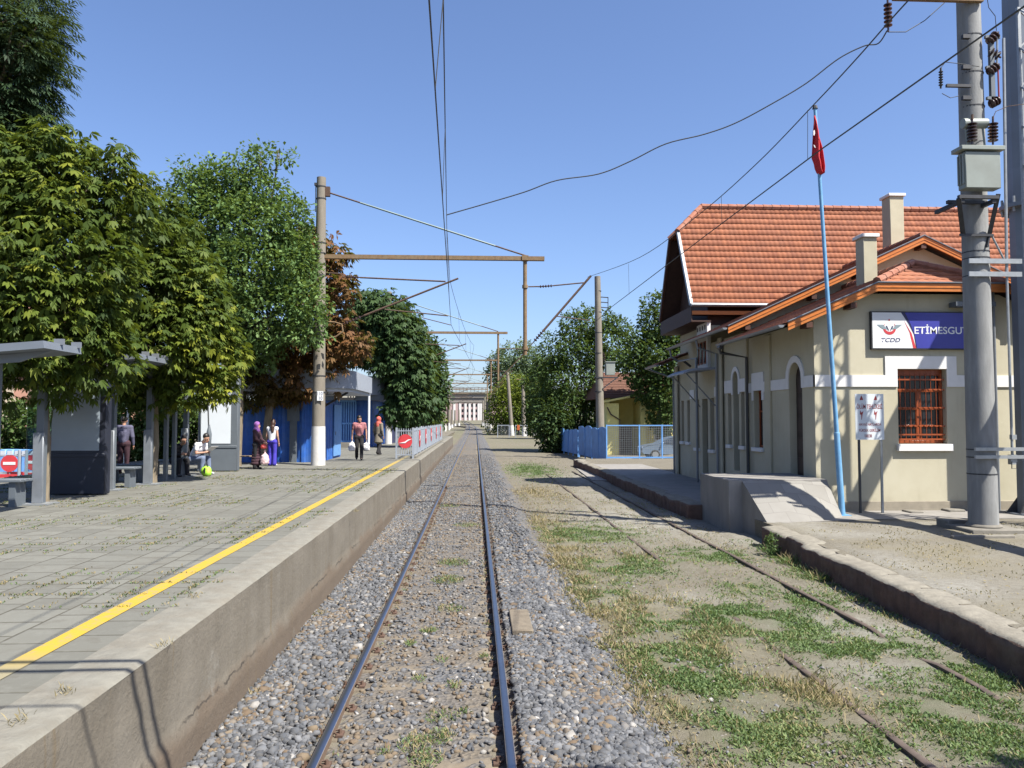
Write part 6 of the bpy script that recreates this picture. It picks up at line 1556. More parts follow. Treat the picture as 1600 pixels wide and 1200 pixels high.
s1 = shelter(pn_.y, pf_.y+.2, 'nearest grey steel platform shelter with sloping roof at the left edge', [(62, 788, .2, True), (-13, 812, .16, False)], roof_z=3.75, xr=(pn_.x+pf_.x)/2)
s2 = shelter(17.6, 22.6, 'longer grey platform shelter behind the second chestnut trunk', [(173, 766, .2, True), (232, 757, .2, True), (289, 744, .18, True), (258, 752, .12, False), (271, 749, .12, False)])
m = MB(); gl = at_z(180, 764, ZP); g2 = at_z(284, 746, ZP); m.prism([(-10.2, 18.0, ZP+.25), (-10.2, 22.3, ZP+.25), (-10.2, 22.3, ZP+2.4), (-10.2, 18.0, ZP+2.4)], (.02, 0, 0)); m.build('glass_wall', 'shelter_glass', s2)
def lightbox(px0, px1, ptop, pmid, pbot, inset, label, lit, matp, matb, Y):
    a = at_y(px0, pbot, Y); b = at_y(px1, pmid, Y); ztop = at_y(px0, ptop, Y).z; zm = b.z
    t = thing('advertising_panel', ((a.x+b.x)/2, Y, ZP), label, 'panel')
    m = MB(); m.box(a.x, b.x, Y, Y+.25, ZP+.02, ztop); m.build('case', matb, t, bevel=.015)
    m = MB(); m.box(a.x+inset[0], b.x-inset[1], Y-.012, Y-.001, zm, ztop-.12); m.build('poster_field', matp, t)
    m = MB(); m.box(a.x+.02, b.x-.02, Y-.02, Y-.001, zm-.14, zm-.06); m.build('ledge', matb, t, bevel=.005)
    return t
lightbox(77, 165, 560, 704, 770, (.02, .14), 'advertising panel with pale upper field and dark base beside the first tree trunk', False, 'panel_pale', 'panel_navy', 17.35)
lightbox(308, 371, 585, 693, 735, (.10, .22), 'bright white blank advertising panel on a grey base by the blue kiosk', True, 'panel_white', 'panel_grey', 25.0)
def bench(x0, x1, Y, z, label, depth=.45):
    t = thing('bench', ((x0+x1)/2, Y, ZP), label, 'bench', 'benches on the platform')
    for k in range(3): m = MB(); m.box(x0, x1, Y+k*depth/3, Y+(k+.85)*depth/3, z-.05, z); m.build('slat', 'panel_grey', t, bevel=.006)
    for x in (x0+.12, x1-.24): m = MB(); m.box(x, x+.12, Y+.05, Y+depth-.05, ZP, z-.051); m.build('leg', 'panel_grey', t)
    return t
a = at_z(22, 793, ZP); b = at_y(32, 748, a.y); bench(a.x-1.6, b.x, a.y, ZP+.52, 'grey slatted bench under the nearest shelter at the left edge')
a = at_z(205, 762, ZP); bench(a.x-.85, a.x+.12, a.y-.15, ZP+.50, 'grey bench between the two lit shelter posts')
bench(-9.9, -8.9, 21.0, ZP+.46, 'grey bench deep in the longer shelter')
bench(-9.7, -8.55, 23.2, ZP+.46, 'grey bench under the seated man by the white panel')
a = at_z(390, 731, ZP); tb = thing('bench', (a.x, a.y, ZP), 'low wooden plank bench beside the maroon-coated woman', 'bench', 'benches on the platform')
m = MB(); m.box(a.x-.55, a.x+.35, a.y-.12, a.y+.12, ZP+.38, ZP+.42); m.build('seat', 'bench_wood', tb, bevel=.006)
for x in (a.x-.45, a.x+.12): m = MB(); m.box(x, x+.06, a.y-.06, a.y+.06, ZP, ZP+.379); m.build('leg', 'dark_wood', tb)
# thin green post with a furled parasol in front of the white panel
a = at_z(328, 738, ZP); t = thing('furled_parasol', (a.x, a.y, ZP), 'thin dark green furled parasol standing before the white panel', 'parasol')
m = MB(); m.cyl((a.x, a.y, ZP), (a.x-.12, a.y, ZP+2.6), .022, n=6); m.build('pole', 'gutter_dark', t)
m = MB(); m.lathe((a.x-.05, a.y, ZP+.75), [(.015, 0), (.07, .15), (.085, .45), (.05, .62), (.02, .75)], 10); m.build('canopy', 'panel_grey', t)

# ------------------------------------------------------------------ blue kiosks
def corr(mb, p0, p1, z0, z1, pitch=.2, d=.03):
    p0, p1 = Vector(p0), Vector(p1); n = max(2, int((p1-p0).length/pitch)); dr_ = (p1-p0); nn = Vector((dr_.y, -dr_.x, 0)).normalized(); vs = []
    for i in range(n*2+1):
        q = p0.lerp(p1, i/(n*2)); off = nn*(d if (i % 4) in (1, 2) else 0); vs += [(q.x+off.x, q.y+off.y, z0), (q.x+off.x, q.y+off.y, z1)]
    mb.add(vs, [(2*i, 2*i+2, 2*i+3, 2*i+1) for i in range(n*2)])
k1 = thing('kiosk', (-8, 31, ZP), 'nearer blue corrugated kiosk with a grey flat roof behind the mast', 'kiosk')
kx0, kx1, ky0, ky1 = -10.6, -6.1, 30.4, 35.0
kz = 3.35
m = MB(); corr(m, (kx0, ky0, 0), (kx1, ky0, 0), ZP, kz); corr(m, (kx1, ky0, 0), (kx1, ky1, 0), ZP, kz); m.box(kx0, kx1-.05, ky0+.05, ky1, ZP, kz); m.build('wall', 'kiosk_blue', k1, smooth=False, fix=False)
m = MB(); 
for x in (kx0, at_y(437, 690, ky0).x, at_y(474, 690, ky0).x, kx1): m.box(x-.05, x+.05, ky0-.09, ky0-.04, ZP, kz+.3)
split_build(m, 'corner_post', 'kiosk_blue', k1)
a = at_y(449, 630, ky0-.12); b = at_y(468, 658, ky0-.12); m = MB(); m.box(a.x, b.x, ky0-.14, ky0-.1, b.z, a.z); m.build('notice_panel', 'panel_grey', k1)
m = MB(); m.box(a.x+.1, b.x-.1, ky0-.12, ky0-.06, ZP, b.z); m.build('panel_leg', 'panel_grey', k1)
fz0, fz1 = zpy(450, 606, ky0-1.0), zpy(450, 577, ky0-1.0)
xe = at_y(552, 600, ky0-.4).x
m = MB(); n = 8; cn = [(-11.2, ky0-1.0), (xe-1.2, ky0-1.0)]+[(xe-1.2+1.2*math.sin(R(90)*i/n), ky0-1.0+1.2*(1-math.cos(R(90)*i/n))) for i in range(1, n+1)]+[(xe, ky1+.4), (-11.2, ky1+.4)]
m.prism([(x, y, fz0) for x, y in cn], (0, 0, fz1-fz0)); fo = m.build('roof', 'fascia_grey', k1)
m = MB(); m.prism([(x-.1, y+.08, fz0-.12) for x, y in cn], (0, 0, .119)); m.build('roof_edge', 'fascia_white', fo)
m = MB()
for x in (-9.4, -7.2): m.box(x, x+.3, ky0+.3, ky0+.6, kz, fz0-.12)
for x in (kx0+.05, kx1-.1): m.box(x, x+.08, ky0+.05, ky0+.13, kz, fz0-.12)
m.bar((kx1, ky0+.2, kz-.3), (xe-.3, ky0+.2, fz0-.12), .08, .08); m.build('roof_support', 'dark_metal', k1)
# open side: lighter blue folding door
m = MB(); m.box(kx1+.04, kx1+.08, 33.2, 34.8, ZP+.1, kz-.1); dd = m.build('door', 'light_blue', k1); m = MB(); m.cyl((kx1+.1, 33.4, ZP+1.0), (kx1+.1, 33.4, ZP+1.15), .02, n=6); m.build('handle', 'galvanised', dd)
k2 = thing('kiosk', (-8, 50, ZP), 'farther blue kiosk with barred gate and rounded grey canopy', 'kiosk')
qx0, qx1, qy0, qy1 = -9.4, -6.35, 47.6, 57.0
m = MB(); corr(m, (qx0, qy0, 0), (qx1, qy0, 0), ZP, 4.0, .25); corr(m, (qx1, qy0, 0), (qx1, qy1, 0), ZP, 4.0, .25); m.box(qx0, qx1-.05, qy0+.05, qy1, ZP, 4.0); m.build('wall', 'kiosk_blue', k2, smooth=False, fix=False)
ga = at_y(526, 696, qy0-.3); gb = at_y(556, 625, qy0-.3); m = MB()
for i in range(9): x = ga.x+(gb.x-ga.x)*i/8; m.box(x-.035, x+.035, qy0-.33, qy0-.27, ZP+.3, gb.z)
for z in (ZP+.34, gb.z-.05, (ZP+gb.z)/2): m.box(ga.x, gb.x, qy0-.36, qy0-.331, z-.05, z+.05)
m.build('gate', 'light_blue', k2)
m = MB(); m.box(ga.x-.2, gb.x+.4, qy0-1.2, qy0-.02, ZP+.003, ZP+.28); m.build('step', 'concrete', k2, bevel=.015)
f0, f1 = zpy(590, 617, 46.2), zpy(590, 588, 46.2); xa, xb, xc = at_y(546, 600, 46).x, at_y(580, 600, 46).x, at_y(613, 600, 48).x
m = MB(); m.prism([(x, y, f0) for x, y in [(xa-2, 46), (xb, 46), (xb+.5, 46.4), (xc-.15, 48), (xc, 50), (xc, 58), (xa-2, 58)]], (0, 0, f1-f0)); fo = m.build('roof', 'fascia_grey', k2, smooth=False)
m = MB(); m.box(xa-1.9, xb-.02, 45.97, 45.999, f0+.06, f1-.06); m.build('roof_fascia', 'fascia_white', fo)
m = MB(); m.box(xc-.0+.001, xc+.03, 49.9, 52, f0-.2, f1); m.build('red_edge', 'danger_red', fo)
m = MB(); m.box(xa-2, xc-.3, 46.3, 58, f0-.30, f0-.001); m.build('roof_edge', 'panel_grey', fo)
a = at_y(522, 613, 46.0); b = at_y(553, 625, 46.0); m = MB(); m.box(a.x, b.x, 45.93, 45.98, b.z, a.z); so_ = m.build('sign_strip', 'black_part', k2)
m = MB(); 
for i, w_ in enumerate((.28, .32, .07, .07, .07)): x = a.x+.12+[0, .36, .76, .92, 1.06][i]; m.box(x, x+w_, 45.918, 45.929, b.z+.14, b.z+.24)
m.build('sign_mark', 'mark_pale', so_)
a = at_z(576, 703, ZP); m = MB(); m.cyl((a.x, a.y, ZP), (a.x, a.y, f0), .06, n=10); m.build('support_pole', 'sign_white', k2)
m = MB(); m.box(qx1-.02, qx1+.5, 54.0, 57, ZP, 3.9); m.build('side_cabin', 'sign_navy', k2)

# ------------------------------------------------------------------ behind the shelter: railings, signs, crates, apartments
def road_sign(px, py, Y, label):
    p = at_y(px, py, Y); t = thing('road_sign', (p.x, Y, ZP), label, 'sign', 'no entry signs left of the platform')
    m = MB(); m.cyl((p.x, Y+.03, .1), (p.x, Y+.03, p.z+.2), .03, n=8); m.build('post', 'galvanised', t)
    m = MB(); m.cyl((p.x, Y, p.z), (p.x, Y-.02, p.z), .30, n=24); d = m.build('disc', 'sign_red', t)
    m = MB(); m.box(p.x-.21, p.x+.21, Y-.03, Y-.021, p.z-.05, p.z+.05); m.build('white_bar', 'sign_white', d)
    m = MB(); m.box(p.x-.35, p.x+.35, Y-.03, Y-.01, p.z-.62, p.z-.38); m.build('lower_panel', 'sign_red', t)
road_sign(15, 724, 28.0, 'round red no entry sign left of the white railing posts')
road_sign(52, 722, 28.6, 'round red no entry sign half hidden behind the shelter post')
RLX = 1
rl = thing('railing', (-15, 26, .2), 'white tubular railing behind the nearest shelter', 'railing')
m = MB()
for px in (30, 41): p = at_y(px, 730, 26.0); m.cyl((p.x, 26.0, .1), (p.x, 26.0, zpy(40, 703, 26.0)), .05, n=8)
split_build(m, 'post', 'railing', rl)
m = MB(); z = zpy(40, 764, 26.); m.cyl((-15.7, 26, .34), (-14.0, 26, .34), .03, n=6); m.cyl((-15.7, 26.06, 1.45), (-14, 26.06, 1.45), .02, n=6); m.build('rail', 'railing', rl)
bb = thing('barrier_boom', (-18, 29.2, .2), 'red and white striped barrier boom behind the railing', 'barrier')
for k in range(10): m = MB(); x = -20.2+k*.6; m.box(x, x+.598, 29.2, 29.26, ZP-.38, ZP-.26); m.build('stripe', 'sign_red' if k % 2 else 'sign_white', bb)
m = MB(); m.box(-20.3, -20.0, 29.1, 29.4, .1, ZP); m.build('stand', 'danger_red', bb)
for k in range(5):
    a = at_y(4+k*11.5, 712, 33.0); m = MB(); b_ = a
    t = thing('barrel', (a.x, 33.0, .2), ['leftmost pale blue barrier block behind the railing', 'second pale blue barrier block from the left', 'middle pale blue barrier block behind the railing', 'fourth pale blue barrier block from the left', 'rightmost pale blue barrier block behind the shelter post'][k], 'barrier block', 'pale blue barrier blocks')
    t.name = 'barrier_block'
    m.prism([(a.x-.15, 33, .15), (a.x+.15, 33, .15), (a.x+.13, 33, ZP+.42), (a.x-.13, 33, ZP+.42)], (0, .5, 0)); m.build('body', 'light_blue', t, bevel=.03)
    m = MB(); m.box(a.x-.11, a.x+.11, 32.985, 32.999, ZP+.14, ZP+.36); m.build('recess', 'fascia_white', t)
ab = thing('apartment_block', (-46, 82, .3), 'salmon and cream apartment block far left behind the trees', 'building')
m = MB(); m.box(-56, -38, 80, 92, 0, 16); m.build('wall', 'salmon_wall', ab)
m = MB(); m.box(-47.6, -46.2, 79.7, 79.99, 0, 16); m.box(-43.6, -42.6, 79.7, 79.99, 0, 16); m.build('pilaster', 'cream_wall', ab)
for z in (2.2, 5.2, 8.2, 11.2):
    for x in (-52, -49.6, -45.6, -41.5): m = MB(); m.box(x, x+1.5, 79.92, 79.99, z, z+1.5); f = m.build('window', 'white_trim', ab); m = MB(); m.box(x+.1, x+1.4, 79.9, 79.919, z+.1, z+1.4); m.build('pane', 'window_glass', f)
    m = MB(); m.box(-46.0, -43.8, 78.8, 79.99, z-.4, z-.2); m.box(-46.0, -43.8, 78.8, 78.9, z-.2, z+.7); m.build('balcony', 'salmon_wall', ab)
a = at_y(42, 643, 60); dsh = thing('satellite_dish', (a.x, 60, ZP), 'round white satellite dish before the salmon apartments', 'dish')
m = MB(); m.lathe((a.x, 60, a.z), [(.02, -.1), (.25, -.06), (.42, .02), (.46, .06), (.40, .06), (.02, -.04)], 20, (.2, -1, .25)); m.build('reflector', 'sign_white', dsh)
m = MB(); m.cyl((a.x, 60.1, .1), (a.x, 60.1, a.z), .05, n=6); m.build('post', 'galvanised', dsh)
# white lamp post in the middle distance left
a = at_y(197, 700, 30); lpz = thing('lamp_post', (a.x, 30, .2), 'slender white lamp post behind the standing man in purple', 'lamp post')
m = MB(); m.cyl((a.x, 30, .1), (a.x, 30, 6.5), .09, .06, 8); m.build('pole', 'sign_white', lpz); m = MB(); m.ball((a.x, 30, 6.6), .2); m.build('lamp', 'panel_white', lpz)
a = at_y(388, 545, 33); fl2 = thing('floodlight', (a.x, 33, 5), 'small white floodlight poking out of the foliage on a thin post', 'lamp')
m = MB(); m.cyl((a.x+.25, 33.1, fz1), (a.x+.25, 33.1, a.z+.1), .03, n=6); m.build('post', 'galvanised', fl2); m = MB(); m.prism([(a.x-.35, 32.8, a.z-.12), (a.x+.3, 32.8, a.z+.02), (a.x+.35, 32.8, a.z+.18), (a.x-.3, 32.8, a.z+.06)], (0, .3, 0)); m.build('head', 'sign_white', fl2)

# ------------------------------------------------------------------ far end: bridge, apartments, poles, signal
BY = 250.0; br = thing('road_bridge', (0, BY, rise(BY)), 'grey concrete road bridge crossing the tracks in the distance', 'bridge')
zt, zb = zpy(740, 611, BY), zpy(740, 629, BY)
m = MB(); m.box(-70, 45, BY, BY+14, zb+1.6, zt-.3); m.build('deck', 'bridge_concrete', br)
m = MB(); m.box(-70, 45, BY+.4, BY+13, zb, zb+1.599)
m.build('girder', 'bridge_concrete', br)
m = MB(); m.box(-70, 45, BY-.4, BY-.001, zt-1.0, zt-.35); m.build('parapet', 'coping', br)
m = MB()
for x in np.arange(-70, 45, 1.2): m.box(x, x+.12, BY-.3, BY-.15, zt-.35, zt+1.1)
m.box(-70, 45, BY-.3, BY-.15, zt+1.0, zt+1.15); m.build('railing', 'dark_rust', br)
for x in (-26, -15.5, 3.6, 14, 26): m = MB(); m.box(x-.7, x+.7, BY+1, BY+3, rise(BY)-1, zb); m.box(x-.7, x+.7, BY+9, BY+11, rise(BY)-1, zb); m.build('pier', 'bridge_concrete', br)
fa = thing('apartment_block', (-6, 430, 2), 'distant pink and white apartment block seen beneath the bridge', 'building')
xA, xB = at_y(716, 640, 430).x, at_y(756, 640, 430).x; zt2 = zpy(740, 615, 430)
m = MB(); m.box(xA-14, xB+16, 430, 445, 0, zt2); m.build('wall', 'apartment_pink', fa)
m = MB()
for px in (719, 727.5, 734, 741, 748, 752, 710): x = at_y(px, 640, 430).x; m.box(x-.65, x+.65, 429.6, 429.99, 0, zt2)
m.build('pilaster', 'apartment_white', fa)
for px in (722.8, 730.5, 737.5, 744.5):
    x = at_y(px, 640, 430).x
    for z in np.arange(4, zt2-1.5, 3.0): m = MB(); m.box(x-.5, x+.5, 429.9, 429.99, z, z+1.5); m.build('window', 'window_glass', fa)
bk = []
def pole_simple(px_b, py_b, px_t, py_t, Y, r, label, mat='pole_concrete', wb=True, arms=0, group=None, cat='pole', nm='utility_pole'):
    b = at_y(px_b, py_b, Y); tt = at_y(px_t, py_t, Y); z0 = min(b.z, rise(Y)+.3)
    t = thing(nm, (b.x, Y, b.z), label, cat, group); d = (tt-b)
    m = MB(); m.tube([b+d*.14 if wb else b-d*.03, tt], [r*1.1, r*.8], 10); m.build('shaft', mat, t)
    if wb: m = MB(); m.tube([b-d*.05, b+d*.14], [r*1.3, r*1.2], 10); m.build('painted_base', 'white_paint', t)
    for k in range(arms): z = tt-d*(.03+.06*k); m = MB(); m.bar(z+Vector((-1.1, -r, 0)), z+Vector((1.1, -r, 0)), .12, .12); m.build('crossarm', 'rust_steel', t)
    return t
pole_simple(800, 678, 793, 582, 130, .32, 'leaning grey wooden pole with white foot, left of two by the far bushes')
pole_simple(819, 680, 817, 590, 126, .32, 'upright grey pole with white foot, right of two by the far bushes', arms=1)
pole_simple(837, 680, 837, 672, 118, .45, 'short white marker post at the foot of the right hand trees', 'white_paint', False, nm='marker_post', cat='post')
pole_simple(767, 669, 766, 610, 165, .25, 'thin pole with rusty arm just right of the main line bridge opening', arms=1)
for k, (px, Y, tp) in enumerate(((757.5, 215, 620), (760.5, 195, 618), (754.5, 235, 626), (702, 190, 640), (706, 205, 640), (711, 225, 641), (717, 240, 640), (695.5, 175, 630))):
    pole_simple(px, 656+1200*(2.6-rise(Y))/Y, px, tp, Y, .3, ['grey pole with white foot right of the rails near the bridge', 'tallest of the grey poles right of the rails near the bridge', 'grey pole closest to the rails under the bridge right side', 'first of the grey poles left of the rails near the bridge', 'second grey pole left of the rails near the bridge', 'third grey pole left of the rails near the bridge', 'fourth grey pole left of the rails by the bridge', 'grey pole with white foot behind the picket fence end'][k], group='distant poles by the bridge')
pole_simple(700.5, 664, 700.5, 627, 185, .35, 'dark rusty post left of the rails before the bridge', 'dark_rust', False)
sg2 = thing('railway_signal', (at_y(762.5, 640, 142).x, 142, rise(142)), 'slim railway signal with black head right of the distant rails', 'signal')
x = sg2.location.x; m = MB(); m.cyl((x, 142, -.2), (x, 142, zpy(762, 640, 142)), .11, n=8); m.build('post', 'galvanised', sg2)
m = MB(); m.box(x-.3, x+.3, 141.8, 142.1, zpy(762, 645, 142), zpy(762, 627, 142)); m.build('head', 'black_part', sg2, bevel=.08)
# small gate frames by the bushes
for px0, px1, Y, lb in ((777, 796, 118, 'pale metal gate frame below the lime green bush'), (805, 824, 116, 'pale metal gate frame with an orange board on it')):
    a = at_y(px0, 664, Y); b = at_y(px1, 677, Y); t = thing('gate_frame', (a.x, Y, 0), lb, 'gate', 'gate frames by the far bushes'); m = MB()
    m.box(a.x, b.x, Y-.04, Y+.04, a.z-.1, a.z); m.box(a.x, a.x+.1, Y-.04, Y+.04, -.2, a.z-.101); m.box(b.x-.1, b.x, Y-.04, Y+.04, -.2, a.z-.101); m.build('frame', 'railing', t)
    m = MB()
    for xx in np.arange(a.x+.2, b.x-.1, .22): m.box(xx, xx+.02, Y-.02, Y+.0, 0, a.z-.1)
    m.build('mesh', 'railing', t)
    if px0 == 805: m = MB(); q = at_y(808, 664, Y-.1); r_ = at_y(812, 672, Y-.1); m.box(q.x, r_.x, Y-.12, Y-.06, r_.z, q.z); m.build('orange_board', 'orange_part', t)
# low posts and boxes on the left beyond the fence
for k, (px, py0, py1, Y, mat_, lb) in enumerate(((655, 669, 662, 85, 'sign_white', 'small white cabinet behind the picket fence, left one'), (688, 649, 644, 95, 'sign_white', 'small white board on a post behind the picket fence'))):
    a = at_y(px-4, py1, Y); b = at_y(px+4, py0, Y); t = thing('cabinet' if k == 0 else 'notice_board', (a.x, Y, .35), lb, 'cabinet' if k == 0 else 'board')
    m = MB(); m.box(a.x, b.x, Y, Y+.3, b.z, a.z); m.build('body' if k == 0 else 'board', mat_, t); m = MB(); m.cyl(((a.x+b.x)/2, Y+.15, .0), ((a.x+b.x)/2, Y+.15, b.z), .06, n=6); m.build('post', 'galvanised', t)
for k, (px, Y) in enumerate(((637, 80), (650, 82), (662, 88), (676, 92))):
    b = at_y(px, 672, Y); t = thing('concrete_post', (b.x, Y, .3), ['first concrete fence post beyond the dark trees', 'second concrete fence post beyond the dark trees', 'third concrete fence post beyond the dark trees', 'last concrete fence post beyond the dark trees'][k], 'post', 'concrete posts behind the picket fence')
    m = MB(); m.box(b.x-.16, b.x+.16, Y-.15, Y+.15, 0, 3.1); m.build('shaft', 'concrete', t, bevel=.03); m = MB(); m.box(b.x-.18, b.x+.18, Y-.17, Y+.17, 0, .8); m.build('painted_base', 'white_paint', t)
# ------------------------------------------------------------------ trees
def unit(a): return a/np.maximum(np.linalg.norm(a, axis=-1, keepdims=True), 1e-9)
def kites(base, dirs, side, L, W, droop=0.0):
    """one kite quad per leaf: base, left, tip, right (folded slightly)"""
    n = len(base); nrm = unit(np.cross(dirs, side))
    tip = base+dirs*L[:, None]; tip[:, 2] -= droop*L
    mid = base+dirs*(L*.58)[:, None]; mid[:, 2] -= droop*L*.25
    V = np.stack([base, mid+side*W[:, None]/2+nrm*(W*.12)[:, None], tip, mid-side*W[:, None]/2+nrm*(W*.12)[:, None]], 1)
    return V
def foliage(name, blobs, mat, parent, ncl, per, kind, size, spread, tintf, inner=0.22, seed=1):
    g = np.random.default_rng(seed)
    C = np.array([b[0] for b in blobs]); Rr = np.array([b[1] for b in blobs])
    w_ = Rr**2/np.sum(Rr**2); pick = g.choice(len(blobs), ncl*2, p=w_)
    d = unit(g.normal(size=(len(pick), 3))); d[:, 2] *= .9; d = unit(d)
    rad = np.where(g.uniform(size=len(pick)) < inner, g.uniform(.3, .8, len(pick)), g.uniform(.82, 1.06, len(pick)))
    P = C[pick]+d*(Rr[pick]*rad)[:, None]*np.array([1, 1, .95])
    # drop clusters buried inside other blobs
    dist = np.linalg.norm(P[:, None, :]-C[None], axis=2)/Rr[None]
    dist[np.arange(len(P)), pick] = 9
    keep = (dist.min(1) > .72) | (g.uniform(size=len(P)) < .2)
    P = P[keep][:ncl]; dn = d[keep][:ncl]; k = len(P)
    ctint = g.uniform(0, 1, k)
    # leaves of each cluster on a small dome
    ld = unit(dn[:, None, :]*.55+g.normal(size=(k, per, 3))*.65+np.array([0, 0, .12]))
    pos = (P[:, None, :]+ld*spread*g.uniform(.35, 1.0, size=(k, per, 1))).reshape(-1, 3); ld = ld.reshape(-1, 3)
    n = len(pos); t = np.clip(np.repeat(ctint, per)*.6+g.uniform(0, .4, n), 0, 1)
    t = np.clip(tintf(pos, t), 0, 1)
    sz = size*g.uniform(.5, 1.3, n)
    up = np.array([0, 0, 1.0]); ra = g.normal(size=(n, 3))
    Vs = []; Ts = []
    if kind == 'palmate':
        out = unit(ld*np.array([1, 1, .35])+np.array([0, 0, -.55])+ra*.38); side = unit(np.cross(out, up)+ra*.3)
        for a, l in ((-1.25, .6), (-.65, .9), (0, 1.0), (.65, .9), (1.25, .6)):
            dd = unit(out*math.cos(a)+side*math.sin(a)); ss = unit(np.cross(unit(np.cross(out, side)), dd))
            Vs.append(kites(pos, dd, ss, sz*l, sz*.36*l, .38)); Ts.append(t)
    elif kind == 'pinnate':
        out = unit(ld*np.array([1, 1, .4])+np.array([0, 0, -.45])+ra*.2); side = unit(np.cross(out, up)+ra*.2)
        for j, (s, a) in enumerate(((.25, 1), (.25, -1), (.55, 1), (.55, -1), (.85, 1), (.85, -1), (1.0, 0))):
            b = pos+out*(sz*s)[:, None]; dd = unit(out*(1 if a == 0 else .75)+side*a*.65); ss = unit(np.cross(unit(np.cross(out, side)), dd))
            Vs.append(kites(b, dd, ss, sz*.55, sz*.15, .3)); Ts.append(t)
    else:
        out = unit(ld+ra*.6+np.array([0, 0, -.15])); side = unit(np.cross(out, up+ra*.5))
        Vs.append(kites(pos, out, side, sz, sz*.62, .2)); Ts.append(t)
        b = pos+unit(ra)*(sz*.9)[:, None]; o2 = unit(out+g.normal(size=(n, 3))*.6); s2 = unit(np.cross(o2, up+ra[:, ::-1]*.5))
        Vs.append(kites(b, o2, s2, sz*.9, sz*.55, .2)); Ts.append(t)
    V = np.concatenate(Vs, 0); T = np.concatenate(Ts, 0); q = len(V)
    F = np.arange(q*4).reshape(q, 4)
    return npmesh(name, V.reshape(-1, 3), F, mat, parent, tint=np.repeat(T, 4))
def tree(name, label, Y, trunk_px, blobs_px, mat, ncl, per, kind, size, spread, base_z, tr=.16, tintf=lambda p, t: t, cat='tree', group=None, seed=1, lean=0.0, bark='bark', inner=.22):
    blobs = []
    for b in blobs_px:
        px, py, r = b[:3]; dy = b[3] if len(b) > 3 else 0.0
        c = at_y(px, py, Y+dy); blobs.append((np.array(c), r*(Y+dy)/FPX))
    tx_ = at_y(trunk_px, 700, Y).x; base = Vector((tx_, Y, base_z))
    t = thing(name, base, label, cat, group)
    zs_ = sorted(b[0][2] for b in blobs); cz = np.mean([b[0][2] for b in blobs]); cxm = np.average([b[0][0] for b in blobs], weights=[b[1] for b in blobs])
    fork = Vector((tx_*.75+cxm*.25, Y, base_z+max(.8, (cz-base_z)*.55)))
    m = MB(); m.tube([base-Vector((0, 0, .2)), base+Vector((0, 0, .15)), base.lerp(fork, .4)+Vector((.05, 0, 0)), fork], [tr*1.35, tr*1.1, tr*.95, tr*.8], 10)
    for (c, r) in blobs:
        c = Vector(c); mdp = fork.lerp(c, .5)+Vector((rnd.uniform(-.2, .2), rnd.uniform(-.2, .2), .12*r)); rr = tr*rnd.uniform(.25, .5)
        m.tube([fork-Vector((0, 0, .1)), mdp, c], [rr, rr*.7, rr*.25], 6)
        for q in range(3):
            e = c+Vector((rnd.uniform(-1, 1), rnd.uniform(-1, 1), rnd.uniform(-.6, 1))).normalized()*r*.85; m.tube([c.lerp(mdp, .3), e], [rr*.35, .012], 5)
    m.build('trunk', bark, t)
    foliage('crown', blobs, mat, t, ncl, per, kind, size, spread, tintf, inner, seed)
    return t
def grad(axis, a, b, amt):
    return lambda p, t: t*(1-amt)+amt*np.clip((p[:, axis]-a)/(b-a), 0, 1)
tree('ash_tree', 'dark ash tree with drooping leaves in the top left corner', 17.5, -150, [(-70, 60, 95), (10, 30, 62, .5), (25, 100, 52), (-10, 170, 66, .6), (-70, 180, 90, 1), (36, 60, 36, -.5), (30, 0, 45), (-20, 250, 70, 1.0), (-60, 330, 90, 1.5), (28, 135, 40), (10, 215, 45)], 'leaf_ash', 1400, 9, 'pinnate', .26, .42, .2, .3, seed=3)
Y1 = at_z(70, 788, ZP).y
tree('horse_chestnut', 'nearest horse chestnut with big hand-shaped leaves over the left shelter', Y1+.3, 69, [(85, 250, 45, .2), (30, 285, 68, .4), (-40, 330, 90, .8), (110, 325, 62), (165, 270, 38, .3), (60, 400, 90, -.3), (-25, 470, 100, .5), (135, 420, 66, -.2), (70, 500, 80, -.5), (130, 500, 56), (-40, 560, 60), (40, 560, 56, -.2), (110, 575, 42), (185, 330, 45, .5), (20, 600, 26), (160, 560, 42)], 'leaf_chestnut', 1600, 9, 'palmate', .175, .38, ZP, .105, tintf=lambda p, t: np.clip(t*1.1-.15, 0, .85), seed=5, bark='bark_pale')
Y2_ = at_z(237, 756, ZP).y
tree('horse_chestnut', 'second horse chestnut with yellowing lower leaves left of the light green tree', Y2_+.3, 238, [(235, 320, 36, .3), (205, 370, 52, .4), (255, 385, 52), (285, 440, 52), (225, 460, 66, -.3), (310, 500, 48), (275, 530, 62, -.3), (335, 560, 36), (225, 545, 62, .2), (345, 598, 24), (300, 590, 42), (235, 595, 42), (180, 570, 50, .5), (195, 430, 60, .6), (320, 460, 26), (175, 500, 50, .6)], 'leaf_chestnut', 1600, 9, 'palmate', .175, .38, ZP, .12, tintf=lambda p, t: np.clip(t*.95-.12+.55*np.clip((p[:, 0]+8.2)/2.2, 0, 1)*np.clip((6.2-p[:, 2])/3.0, 0, 1), 0, 1), seed=6, bark='bark_pale')
